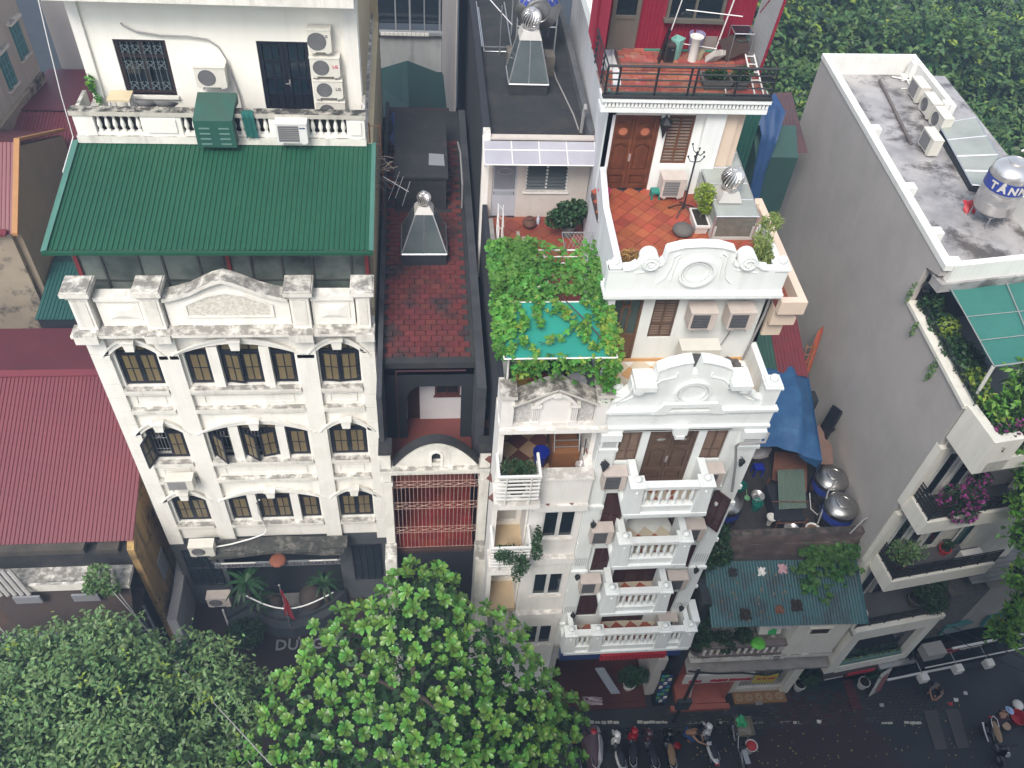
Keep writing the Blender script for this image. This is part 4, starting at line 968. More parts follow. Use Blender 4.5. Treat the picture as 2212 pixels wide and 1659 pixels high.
dm_=mat('grey_blue_door_paint',(0.42,0.43,0.47),(0.37,0.38,0.42),3,.5); door=d.build('metal_door',dm_,D)
s=MB(); 
for i in range(19):x=a +.085+i*(b -a -.17)/18; s.box(x -.007,x +.007,21.85,21.88,17.4,zb -.06)
for sg in (-1,1):
    s.tube([(2.49+.22*math.sin(q),21.845,18.05+sg*.22*math.cos(q)*.5) for q in (-1.5,-.8,0,.8,1.5)],.008,4)
for i in range(4):z=17.225+i*.03; s.box(a +.08,b -.08,21.85,21.88,z,z +.012)
s.build('bar',dm_,door)
p=MB(); p.box(a +.06,b -.06,21.90,21.91,17.2,zb -.06); p.build('pane',DARKPANE,door)
w_=MB(); a,b,za,zb=3.1,4.38,17.4,18.75; mid=3.74
for x in (a +.03,mid,b -.03):w_.box(x -.03,x +.03,21.84,21.94,za,zb)
for z in (za +.02,zb -.02):w_.box(a +.06,mid -.03,21.845,21.935,z -.02,z +.02); w_.box(mid +.03,b -.06,21.845,21.935,z -.02,z +.02)
win=w_.build('louvre_window',WHITEMETAL,D)
sl=MB(); sl.add([(-.3,-.05,-.05),(.3,-.05,-.05),(.3,.04,.05),(-.3,.04,.05),(-.3,-.04,-.055),(.3,-.04,-.055),(.3,.05,.045),(-.3,.05,.045)],[(0,1,2,3),(7,6,5,4),(0,4,5,1),(3,2,6,7)])
slm=shared(sl,'glass_slat',mat('louvre_glass',(0.05,0.065,0.068),(0.035,0.05,0.052),2,.3,rnd=.15))
for cx in (3.435,4.045):
    for k in range(11):inst(slm,'glass_slat',win,(cx,21.86,za +.1+k*.118))
p=MB(); p.box(a,b,21.95,21.96,za,zb); p.build('pane',DARKPANE,win)
m=MB(); m.box(3.05,4.43,21.74,21.8,17.34,17.4); m.build('sill',WHITE_P,D)
# awning of frosted sheet
t=thing('awning','pale translucent sheet awning in a white frame above the louvred window','awning',(3.4,21.8,19.0))
fr=MB(); aw=[(1.80,22.0,19.16),(5.0,22.0,19.16),(4.98,20.98,18.86),(1.80,20.98,18.86)]
def awp(u,v):return Vector(aw[0])*(1-u)*(1-v)+Vector(aw[1])*u*(1-v)+Vector(aw[2])*u*v +Vector(aw[3])*(1-u)*v
us=[0,.25,.495,.745,1]
for u in us:fr.tube([awp(u,0),awp(u,1)],.02,4)
for v in (0,.5,1):fr.tube([awp(0,v),awp(1,v)],.02,4)
for u in (0.02,.98):fr.tube([awp(u,1),(awp(u,0).x,21.8,18.3)],.016,4)
fr.build('frame',WHITEMETAL,t)
AWM=mat('frosted_polycarbonate',(0.40,0.39,0.44),(0.30,0.295,0.33),.8,.3,spec=.5,rnd=.08)
for i in range(4):
    for v0,v1 in ((0.01,.49),(.51,.99)):
        p=MB(); p.slab([awp(us[i]+.006,v0),awp(us[i +1]-.006,v0),awp(us[i +1]-.006,v1),awp(us[i]+.006,v1)],(0,0,.008)); p.build('panel',AWM,t)
# terrace with terracotta tiles
m=MB(); m.box(2.0,4.45,13.8,21.8,16.2,16.43); terr=m.build('terrace_floor',mat('grey_terrace_sheet',(0.17,0.17,0.175),(0.11,0.11,0.115),1.2,.6,streak=.2),D)
m=MB(); m.box(4.45,5.0,18.5,21.8,16.2,16.43); m.build('terrace_side',GROUT,D)
tm=MB(); tm.box(-.205,.205,-.205,.205,0,.014); tme_t=shared(tm,'tile',TERRA_D)
def diag_tiles(me,parent,x0,x1,y0,y1,z,pitch,clip=None,name='tile',alt=None):
    # square tiles laid corner to corner
    h=pitch/math.sqrt(2); k=0; nx=int((x1 -x0)/h)+2; ny=int((y1 -y0)/h)+2
    for i in range(nx):
        for j in range(ny):
            if (i +j) %2:continue
            x,y=x0 +i*h,y0 +j*h
            if x < x0 +h*.5 or x > x1 -h*.5 or y < y0 +h*.5 or y > y1 -h*.5:continue
            if clip and not clip(x,y):continue
            mm=me if alt is None or ((i -j)//2) %2 == 0 else alt
            inst(mm,name,parent,(x,y,z),R_(45)); k += 1
    return k
m=MB(); m.box(2.0,4.9,17.4,21.79,16.431,16.438); tf=m.build('tile_bed',mat('terracotta_bed',(0.20,0.05,0.028),(0.13,0.035,0.024),2,.7),D)
diag_tiles(tme_t,D,1.85,5.0,17.4,21.9,16.438,.43)
# right party wall and its pipe
m=MB(); m.box(2.0,2.12,14.7,21.0,16.43,17.0); m.build('terrace_left_parapet',mat('stained_terrace_parapet',(0.3,0.29,0.27),(0.12,0.12,0.11),2,.9),D)
# front gable parapet
m=MB(); m.box(1.82,4.52,13.42,13.85,16.22,16.36); m.box(1.84,4.5,13.5,13.85,16.12,16.22); m.box(1.86,4.48,13.5,13.85,16.36,16.46); m.build('cornice',WHITE_P,D)
GP=[(2.16,16.46),(4.12,16.46),(4.12,17.2),(3.14,17.72),(2.16,17.2)]
m=MB(); m.xz(GP,13.62,13.8); m.build('gable_wall',ROUGHCAST,D)
m=MB(); m.slab([(2.1,13.42,17.22),(2.1,13.95,17.22),(3.13,13.95,17.79),(3.13,13.42,17.79)],(0,0,.07)); m.slab([(3.15,13.42,17.79),(3.15,13.95,17.79),(4.18,13.95,17.22),(4.18,13.42,17.22)],(0,0,.07)); m.build('gable_coping',mat('mouldy_white_coping',(0.62,0.59,0.54),(0.5,0.47,0.42),2,.85,mould=.95,mouldc=(.1,.09,.075)),D)
for a,b in ((1.84,2.14),(4.14,4.44)):
    m=MB(); m.box(a,b,13.48,13.9,16.46,17.55); m.build('post',WHITE_P,D)
    m=MB(); m.box(a -.05,b +.05,13.38,13.96,17.55,17.66); m.build('post_cap',MATS['mouldy_white_coping'],D)
m=MB(); m.box(2.74,3.56,13.575,13.619,16.46,17.2); A=arc(2.74,3.56,17.2,.28,12); m.xz(A,13.575,13.619); m.build('niche_panel',mat('bright_white_panel',(0.82,0.79,0.75),(0.78,0.75,0.7),2,.7),D)
m=MB(); A1=arc(2.7,3.6,17.2,.32,12); A2=arc(2.62,3.68,17.2,.44,12); m.xz(A1 +A2[::-1],13.48,13.56); m.box(3.06,3.24,13.45,13.56,17.5,17.66); m.build('niche_arch',WHITE_P,D)
for cx in (2.68,3.62):
    m=MB(); m.box(cx -.13,cx +.13,13.48,13.618,17.1,17.2); m.box(cx -.11,cx +.11,13.5,13.618,16.46,16.56)
    for k in range(4):m.box(cx -.085+k*.045,cx -.085+k*.045+.034,13.53,13.618,16.561,17.099)
    m.build('colonnette',WHITE_P,D)
# loggia under the gable, with chequered floor
m=MB(); m.box(1.98,4.45,13.55,16.8,13.0,13.28); m.build('loggia_floor',GROUT,D)
cm_=MB(); cm_.box(-.225,.225,-.225,.225,0,.012); ck_d=shared(cm_,'tile',CHK_D); ck_l=shared(cm_,'tile',CHK_L)
h=.46/math.sqrt(2)
for i in range(10):
    for j in range(12):
        if (i +j) %2:continue
        x,y=2.0+i*h,13.6+j*h
        if x > 4.5:continue
        inst(ck_d if (j %2) == 0 else ck_l,'tile',D,(x,y,13.28),R_(45))
m=MB(); m.box(1.98,4.45,16.8,16.95,0,16.2); m.build('loggia_back_wall',WHITE_P,D)
m=MB(); m.box(4.3,4.42,13.95,16.8,13.28,16.12); m.build('loggia_right_wall',WHITE_P,D)
m=MB(); m.box(1.98,4.45,13.85,16.8,16.12,16.2); m.build('loggia_ceiling',WHITE_P,D)
m=MB(); m.box(2.88,4.4,13.35,13.6,13.25,14.42); m.box(2.86,4.42,13.28,13.66,14.42,14.5); m.box(2.9,4.42,13.28,13.6,13.0,13.25); m.box(4.2,4.42,13.66,14.3,13.28,14.5); m.build('loggia_parapet',WHITE_P,D)
# walls of the lower floors
m=MB(); holes(m,2.88,4.4,0,13.0,[(3.3,4.24,11.15,12.5),(3.3,4.24,7.75,9.1),(3.3,4.24,4.3,5.7)],13.6,13.8); m.build('front_wall',WHITE_P,D)
m=MB()
for z in (9.95,6.5):m.box(2.88,4.42,13.44,13.6,z,z +.28)
m.build('string_course',WHITE_P,D)
m=MB(); holes(m,1.98,2.88,0,13.0,[(2.1,2.7,10.6,12.75),(2.1,2.7,7.2,9.4)],14.6,14.75); m.box(2.84,2.88,13.8,14.6,0,13.0); m.build('recess_wall',WHITE_P,D)
for z in (10.6,7.2):
    p=MB(); p.box(2.1,2.7,14.66,14.7,z,z +2.15); p.build('recess_door',mat('pale_panel_door',(0.55,0.53,0.5)),D)
for z in (10.4,7.0):
    m=MB(); m.box(1.98,2.84,13.6,14.6,z -.2,z); m.build('recess_floor',mat('buff_floor',(0.5,0.38,0.24)),D)
for za in (11.15,7.75,4.3):
    w_=MB(); zb=za +1.35
    frame_quads(w_,3.3,3.765,za,zb,.05,13.62,13.70,1,1); frame_quads(w_,3.775,4.24,za,zb,.05,13.62,13.70,1,1); win=w_.build('window',WHITEMETAL,D)
    for a in (3.35,3.825):p=MB(); p.box(a,a +.365,13.66,13.67,za +.05,zb -.05); p.build('pane',DARKPANE,win)
    m=MB(); m.box(3.26,4.28,13.54,13.6,za -.06,za); m.build('sill',WHITE_P,D)
# barred balconies at the left
for zf,nm in ((13.95,'upper'),(10.62,'middle')):
    m=MB(); m.box(1.78,2.98,12.82,13.6,zf -.12,zf +.05); m.build('balcony_slab',WHITE_P,D)
    m=MB(); x0,x1=1.8,2.92; zs_=[zf +.28+.16*k for k in range(7)]; zs_=[z for z in zs_ if z < zf +1.25]
    m.box(x0,x1,12.83,12.9,zf +1.22,zf +1.3); m.box(x0,x0 +.07,12.9,13.6,zf +1.22,zf +1.3); m.box(x1 -.07,x1,12.9,13.6,zf +1.22,zf +1.3)
    for z in zs_:m.box(x0 +.01,x1 -.01,12.85,12.89,z -.02,z +.02); m.box(x1 -.05,x1 -.02,12.89,13.6,z -.02,z +.02)
    for x in (x0 +.25,x1 -.25):m.box(x -.015,x +.015,12.84,12.895,zf +.05,zf +1.22)
    m.build('balcony_rail',WHITEMETAL,D)
pot_plant('dense green shrub in a pot on the upper barred balcony',(2.35,13.2,14.0),.3,.3,[(2.25,13.25,14.95,.42,.35,.38),(2.6,13.3,14.85,.32,.3,.33)],1500,.07,LEAF_D,PLASTIC_W,group='balcony plants')
pot_plant('trailing green creeper spilling from the middle barred balcony',(2.3,13.2,10.67),.25,.25,[(2.35,12.9,11.5,.5,.3,.3),(2.75,12.75,11.1,.2,.1,.5),(3.05,12.9,12.2,.13,.18,.75),(2.6,12.72,10.8,.2,.08,.55),(3.1,12.8,11.7,.16,.14,.4),(2.1,12.85,11.7,.25,.2,.25)],1300,.095,LEAF_D,PLASTIC_W,group='balcony plants')
# things in the loggia
t=thing('storage_bench','wooden cabinet with steel-bar dish rack on top standing in the loggia','cabinet',(3.8,14.7,13.29))
m=MB(); m.box(3.48,4.2,14.35,15.1,13.3,14.2); m.box(3.46,3.48,14.33,15.12,13.3,14.24); m.build('cabinet_body',ORANGEWOOD,t)
m=MB(); m.box(3.5,4.18,15.1,15.6,13.3,15.1); m.build('rack_back',mat('dark_grey_board',(0.05,0.05,0.055)),t)
m=MB()
for k in range(6):m.tube([(3.5,14.5+k*.1,14.3+k*.16),(4.18,14.5+k*.1,14.3+k*.16)],.016,5)
for x in (3.5,4.18):m.tube([(x,14.4,14.22),(x,15.05,15.25)],.018,5)
for x in (3.7,3.95):m.tube([(x,14.75,14.7),(x,15.05,15.25)],.012,5)
m.build('rack_bar',ALUM,t)
def bucket(name,label,c,r,h,m_,cat='bucket',n=20,group=None,rim=True,fill=None):
    t=MB(); x,y,z=c
    t.lathe(x,y,[(r*.75,z),(r*.78,z +.01),(r*.97,z +h*.9),(r*1.06,z +h*.91),(r*1.06,z +h),(r*.97,z +h),(r*.93,z +h*.85),(r*.7,z +h*.12),(.01,z +h*.11)],n)
    o=t.build(name,m_,smooth='auto'); return tag(o,label,cat,group)
bucket('bucket','blue plastic bucket on the chequered loggia floor',(3.22,14.75,13.292),.22,.5,PLASTIC_B)
t=thing('metal_funnel','shiny metal scoop on the loggia parapet ledge','scoop',(4.12,13.85,13.3)); m=MB(); m.lathe(4.12,13.85,[(.02,13.3),(.03,14.2),(.14,14.35),(.13,14.36),(.02,14.24)],12); m.build('cone',STEEL,t,smooth='auto'); m=MB(); m.tube([(4.2,13.9,14.0),(4.25,14.2,15.0)],.015,5); m.build('handle',BLACKIRON,t)
for zz,lb,m_ in ((14.9,'white and blue hanging flower pot on the loggia side wall',PLASTIC_W),(14.5,'terracotta hanging flower pot on the loggia side wall',TERRA)):
    m=MB(); m.lathe(4.36,14.05,[(.05,zz),(.1,zz +.18),(.11,zz +.2),(.09,zz +.2),(.08,zz +.12)],14); m.box(4.36,4.4,14.0,14.1,zz +.1,zz +.16); tag(m.build('wall_pot',m_,smooth='auto'),lb,'flower pot')
# ------------------------------------------------ pergola with vine and shade net
t=thing('pergola','white steel pergola over the vine terrace','pergola',(3.1,15.6,16.45))
m=MB(); PX0,PX1=1.82,4.42
for y in (13.62,15.5,16.05,17.45):m.tube([(PX0,y,18.7),(PX1,y,18.7)],.022,5)
for x in (PX0,3.1,PX1):m.tube([(x,15.5 if x == 3.1 else 13.62,18.7),(x,17.45,18.7)],.02,5)
for y in (16.5,16.95,17.2):m.tube([(2.4,y,18.69),(PX1,y,18.69)],.016,5)
m.build('top_bar',WHITEMETAL,t)
for x in (PX0 +.16,PX1 -.06):
    for y in (13.98,17.4):s=MB(); s.tube([(x,y,16.45),(x,y,18.68)],.025,6); s.build('post',WHITEMETAL,t)
m=MB(); n=16
for j in range(n +1):
    for i in range(n +1):
        u,v=i/n,j/n; m.v.append((1.88+2.5*u,13.64+1.9*v,18.68-.10*math.sin(math.pi*u)*math.sin(math.pi*v)+.012*math.sin(15*u +3*v)))
for j in range(n):
    for i in range(n):m.f.append((j*17+i,j*17+i +1,(j +1)*17+i +1,(j +1)*17+i))
tag(m.build('shade_net',NETGREEN,smooth=True),'bright teal shade net stretched over the front of the pergola','shade net')
vine=thing('grape_vine','lush green grape vine spread over the pergola and trailing across the teal net','vine',(4.3,13.9,16.45))
m=MB(); m.tube([(4.3,13.98,16.45),(4.24,13.95,17.2),(4.34,13.9,18.0),(4.3,13.85,18.72),(3.9,14.6,18.8),(3.0,16.2,18.8)],[.03,.028,.024,.02,.016,.01],6)
m.tube([(4.15,13.98,16.45),(4.12,14.0,17.4),(4.25,13.9,18.7)],.016,5)
runs=[[(4.35,15.3),(3.95,14.85),(3.6,14.55),(3.3,14.3),(2.95,14.15),(2.7,14.05)],[(2.6,15.5),(2.95,15.2),(3.3,14.95),(3.6,14.6),(3.75,14.3)],[(2.75,15.5),(2.72,15.1),(2.7,14.8),(2.75,14.5)],[(2.2,15.4),(2.35,14.9),(2.4,14.5)],[(4.38,14.6),(4.3,14.2),(4.0,13.95),(3.85,13.85)],[(3.75,14.7),(3.75,14.4),(3.7,14.1)],[(3.1,15.45),(3.35,15.1),(3.5,14.95)],[(2.05,15.2),(2.2,14.6),(2.25,14.1),(2.6,13.75)],[(3.8,15.45),(4.1,15.2),(4.3,14.9)]]
for r in runs:m.tube([(x,y,18.72) for x,y in r],.008,4)
m.build('stem',BARK,vine)
# lobed leaves, the ones that show largest one by one
lm=MB(); K=[(0,-.02,0),(.34,-.26,-.06),(.5,.1,-.1),(.26,.22,0),(.33,.5,-.1),(0,.62,-.06),(-.33,.5,-.1),(-.26,.22,0),(-.5,.1,-.1),(-.34,-.26,-.06),(0,.2,.06)]
lm.add(K,[(10,i,i +1) for i in range(9)]+[(10,9,0)])
LVS=[shared(lm,'leaf',LEAF_V),shared(lm,'leaf',LEAF_Y)]
def vine_leaf_pts(n):
    out=[]
    while len(out) < n:
        k=random.random()
        if k < .66:                               # thick mass at the back and left
            x,y=random.uniform(1.68,4.45),random.uniform(15.55,17.6)
            if x > 2.8 and y > 16.8 and random.random() < .72:continue
            if 3.0 < x < 3.95 and 15.9 < y < 16.5 and random.random() < .65:continue
            if x < 2.6 or random.random() < .75 :out.append((x,y,18.78+random.uniform(-.1,.2)+.12*math.sin(x*3)*math.sin(y*2.3),0))
        elif k < .75:out.append((random.uniform(1.64,2.12),random.uniform(13.7,15.6),18.76+random.uniform(-.2,.14),0))
        elif k < .84:out.append((random.uniform(4.12,4.55),random.uniform(13.65,15.6),18.76+random.uniform(-.25,.16),random.random() < .45))
        elif k < .90:out.append((random.uniform(2.0,4.5),random.uniform(13.45,13.72),18.66+random.uniform(-.3,.1)-(random.random()**3)*.5,random.random() < .2))
        elif k < .93:out.append((random.uniform(4.2,4.5),random.uniform(13.5,13.8),random.uniform(17.3,18.7),random.random() < .2))
        else:
            r=random.choice(runs); i=random.randrange(len(r)-1); t_=random.random()
            out.append((r[i][0]*(1-t_)+r[i +1][0]*t_ +random.gauss(0,.05),r[i][1]*(1-t_)+r[i +1][1]*t_ +random.gauss(0,.06),18.76+random.uniform(-.02,.1),random.random() < .3))
    return out
vp=vine_leaf_pts(3300); vp.sort(key=lambda p:-p[2])
for p in vp[:290]:
    s=random.uniform(.12,.2); inst(LVS[1 if p[3] else 0],'leaf',vine,p[:3],rot=(random.gauss(.3,.45),random.gauss(0,.45),random.uniform(0,6.28)),scale=(s,s,s))
def joined_leaves(name,pts,mtl,parent,smin,smax,base=K,nf=10,tilt=.45):
    V=[]; F=[]; b=np.array(base); k=len(base)
    tri=[(10,i,i +1,i +1) for i in range(9)]
    B=np.array(base)
    for q,p in enumerate(pts):
        s=random.uniform(smin,smax); M=(Matrix.Rotation(random.uniform(0,6.28),3,'Z') @ Matrix.Rotation(random.gauss(.3,tilt),3,'X') @ Matrix.Rotation(random.gauss(0,tilt),3,'Y'))
        V.append((B*s) @ np.array(M).T +np.array(p[:3]))
    V=np.concatenate(V); n=len(pts)
    F=[tuple(i +q*k for i in f) for q in range(n) for f in ([(10,i,i +1) for i in range(9)]+[(10,9,0)])]
    o0=ORG[parent]; me=bpy.data.meshes.new(name); me.from_pydata([tuple(v -np.array(o0)) for v in V],[],F); me.materials.append(mtl)
    o=bpy.data.objects.new(name,me); COL.objects.link(o); o.parent=parent; o['kind']='stuff'; ORG[o]=Vector(o0); return o
joined_leaves('leaves',[p for p in vp[290:] if not p[3]],LEAF_V,vine,.12,.21)
joined_leaves('young_leaves',[p for p in vp[290:] if p[3]],LEAF_Y,vine,.11,.18)
# pots under the pergola
t=thing('planter_trough','long red planter box with leafy plants under the front of the pergola','planter',(3.05,14.95,16.45))
m=MB(); m.add([(2.68,14.8,16.45),(3.42,14.8,16.45),(3.42,15.15,16.45),(2.68,15.15,16.45),(2.6,14.72,16.72),(3.5,14.72,16.72),(3.5,15.22,16.72),(2.6,15.22,16.72)],[(0,3,2,1),(4,5,6,7),(0,1,5,4),(1,2,6,5),(2,3,7,6),(3,0,4,7)]); m.build('trough',mat('dark_red_pot',(0.16,0.03,0.03)),t)
foliage('foliage',[(2.8,15.0,16.95,.3,.25,.28),(3.3,15.05,17.0,.35,.25,.3)],700,.1,LEAF_D,t,shell=.1)
pot_plant('plant in an ornate golden pot beside the red planter box',(2.5,14.95,16.45),.15,.26,[(2.48,15.0,16.85,.18,.16,.15)],160,.09,LEAF_Y,GOLD,square=(.16,.14))
pot_plant('fern in a dark pot below the right end of the pergola',(3.75,15.2,16.45),.22,.3,[(3.75,15.2,17.0,.4,.3,.3)],500,.13,LEAF_D,BLACKIRON,aspect=.2)
drape('plastic_wrap','crumpled pale plastic wrap at the front right of the vine terrace','plastic sheet',[(3.6,14.75,16.5),(4.15,14.75,16.5),(4.1,15.1,16.8),(3.7,15.1,16.8)],SILVERSHEET,9,.06,seed=9)
# terrace objects behind the vine
pot_plant('bushy green plant in a grey jar beside the back terrace wall',(4.4,20.9,16.44),.22,.42,[(4.35,20.9,17.25,.5,.4,.42),(4.0,20.7,17.2,.4,.25,.3),(4.55,20.7,17.55,.3,.3,.35)],1100,.14,LEAF_D,STONE,aspect=.6)
m=MB(); m.lathe(3.27,21.3,[(.1,16.44),(.2,16.52),(.22,16.62),(.16,16.72),(.1,16.74),(.12,16.78),(.02,16.8)],16); tag(m.build('brown_jar',mat('brown_glazed_jar',(0.10,0.04,0.025)),smooth='auto'),'round brown glazed jar against the back terrace wall','jar')
m=MB(); m.lathe(3.55,21.45,[(.05,16.44),(.05,16.66),(.02,16.72),(.02,16.78)],10); tag(m.build('bottle',mat('blue_white_bottle',(0.5,0.56,0.66)),smooth='auto'),'small pale bottle beside the brown jar','bottle')
for i,(x,y) in enumerate(((2.9,20.9),(3.05,20.65))):
    m=MB(); m.box(x -.05,x +.05,y -.12,y +.12,16.452,16.5); tag(m.build('slipper',mat('grey_slipper',(0.3,0.27,0.22))),('left','right')[i]+' grey slipper lying on the back terrace tiles','slipper','slippers')
t=thing('clothes_rack','white wire clothes rack at the left edge of the back terrace','clothes rack',(2.12,19.9,16.44)); m=MB()
for x,y in ((2.15,19.4),(2.2,20.5),(2.34,20.4)):m.tube([(x,y,16.44),(x,y,17.9)],.014,5)
for k in range(3):z=17.1+k*.35; m.tube([(2.15,19.4,z),(2.2,20.5,z +.05),(2.34,20.4,z -.05),(2.3,19.6,z -.05)],.01,5)
m.build('wire_frame',WHITEMETAL,t)
m=MB()
for i in range(8):m.tube([(4.05+i*.1,17.6,18.55),(3.75+i*.1,18.3,18.6)],.006,4); m.tube([(3.75+i*.1,17.6,18.55),(4.05+i*.1,18.3,18.6)],.006,4)
m.tube([(3.7,17.6,18.55),(4.85,17.6,18.55),(4.75,18.3,18.6),(3.7,18.3,18.6),(3.7,17.6,18.55)],.014,5); m.tube([(4.7,17.9,18.58),(4.7,17.9,16.44)],.014,5); m.tube([(3.75,17.9,18.58),(3.75,17.9,16.44)],.014,5)
tag(m.build('mesh_rack',GREYMETAL),'grey wire mesh rack behind the vine at the party wall','rack')
# roof things
lantern_skylight('glass pyramid roof vent on the flat black roof below the horizontal tank',2.72,3.94,24.5,25.6,19.35,20.55,3.02,3.64,24.92,25.5,.30,.38,BLACKMOULD,'skylight ventilators')
t=thing('horizontal_tank','horizontal stainless water tank with blue end label on the flat black roof','water tank',(3.75,27.6,19.0),'water tanks')
Mx=Matrix.Translation((3.72,26.75,20.65)) @ Matrix.Rotation(R_(90),4,'X')
m=MB(); m.lathe(0,0,[(.4,-1.9),(.66,-1.75),(.7,-1.6),(.7,0),(.68,.07),(.55,.15),(.36,.19),(.34,.2),(.33,.185),(.22,.2),(.2,.215),(.08,.215),(.07,.235),(.01,.24)],34,Mx); m.build('body',STEEL_D,t,smooth='auto')
m=MB(); n0=0
for k in range(15):
    q=R_(22+136*k/14)
    for r_,y in ((.42,26.565),(.655,26.655)):m.v.append((3.72+r_*math.cos(q),y -.012,20.65+r_*math.sin(q)))
for k in range(14):m.f.append((2*k,2*k +1,2*k +3,2*k +2))
m.build('end_label',BLUEBAND,t,smooth=True)
lettering('S',.26,PLASTIC_W,t,(3.38,26.56,21.05),(R_(72),0,R_(28)),'letter'); lettering('À',.22,PLASTIC_W,t,(4.06,26.56,21.06),(R_(72),0,R_(-28)),'letter')
m=MB()
for x in (3.1,4.35):
    m.tube([(x,26.7,19),(x,26.7,20.5)],.025,5); m.tube([(x,28.3,19),(x,28.3,20.5)],.025,5)
m.tube([(3.1,26.7,19.05),(4.35,26.7,19.05)],.025,5); m.tube([(3.1,26.7,20.1),(4.35,26.7,20.1)],.025,5); m.build('stand',GREYMETAL,t)
t=thing('steel_frame','grey steel frame table standing on the flat black roof left of the tank','frame',(2.4,28.7,19)); m=MB()
m.tube([(2.02,30.2,19.25),(2.04,27.0,19.25),(3.0,27.0,19.25),(3.0,30.2,19.25)],.025,5); m.tube([(2.1,30.2,19.05),(2.12,27.1,19.05),(3.0,27.1,19.05)],.025,5); m.tube([(2.62,27.0,19.0),(2.62,27.0,20.6)],.02,5); m.tube([(2.2,27.6,20.6),(3.0,27.2,19.9)],.02,5); m.build('frame_bar',ALUM,t)
for (x0,x1,y0,lb) in ((2.78,3.0,25.9,'left grey concrete block pier beside the pyramid vent'),(3.95,4.25,25.7,'right grey concrete block pier beside the pyramid vent')):
    m=MB(); m.box(x0,x1,y0,y0 +.5,18.98,19.62); tag(m.build('block_pier',mat('dirty_brown_block',(0.16,0.14,0.12),(0.08,0.07,0.06),3,.9,.4)),lb,'pier','block piers')
pipe('bent grey vent pipe at the right edge of the flat black roof',[(4.72,22.5,18.98),(4.72,22.5,19.75),(4.72,22.42,19.9),(4.72,22.3,19.82)],.055,PVCGREY)
pipe('thin grey conduit lying along the right side of the flat black roof',[(4.66,22.6,19.0),(4.6,23.4,19.02),(4.3,25.5,19.04),(4.28,26.0,19.05)],.022,PVCGREY)
# ================================================================ white baroque house
B=thing('white_house','tall white house with two curly baroque gables and balconies with balusters','house',(6.6,13.6,0))
BX0,BX1=4.42,8.66
lw=[(4.42,13.6),(4.42,15.2),(4.45,17.4),(4.62,19.1),(5.02,21.8),(5.35,30)]
def wall_run(mb,pts,th,za,zb):
    for (x0,y0),(x1,y1) in zip(pts,pts[1:]):mb.xy([(x0,y0),(x1,y1),(x1 +th,y1),(x0 +th,y0)],za,zb)
m=MB(); wall_run(m,[(4.42,13.8),(4.42,15.2)],.2,0,17.0); wall_run(m,lw[1:4],.16,0,20.1); wall_run(m,lw[3:],.2,0,22.35); m.build('left_wall',mat('streaked_white_wall',(0.66,0.66,0.68),(0.58,0.58,0.60),1,.8,.1,20,streak=.35,streakc=(.3,.29,.28)),B)
m=MB(); m.box(8.5,8.66,13.8,15.6,0,17.15); m.box(8.5,8.66,15.6,22,0,19.3); m.build('right_wall',WHITE,B)
FL=[13.75,11.1,8.25,5.6]
hs=[(5.7,6.97,13.75,16.12),(4.94,5.5,14.76,16.1),(7.18,7.76,14.76,16.1),
      (4.95,5.5,11.85,13.35),(7.55,8.0,11.85,13.35),(5.75,7.35,11.1,13.1),
      (5.02,5.55,9.15,10.5),(7.75,8.2,9.15,10.5),(5.8,7.4,8.25,10.3),
      (4.92,5.6,6.25,7.65),(7.85,8.3,6.25,7.65),(5.85,7.3,5.6,7.6)]
m=MB(); holes(m,BX0,BX1,4.2,16.25,hs,13.6,13.8); m.build('front_wall',WHITE,B)
m=MB(); m.box(4.62,8.5,14.9,15.0,0,16.4)
m.build('dark_interior',WOOD_M,B)
for z in FL +[16.5]:
    m=MB(); m.box(4.62,8.5,13.8,15.0 if z < 16 else 15.6,z -.2,z); m.build('floor_slab',WHITE,B)
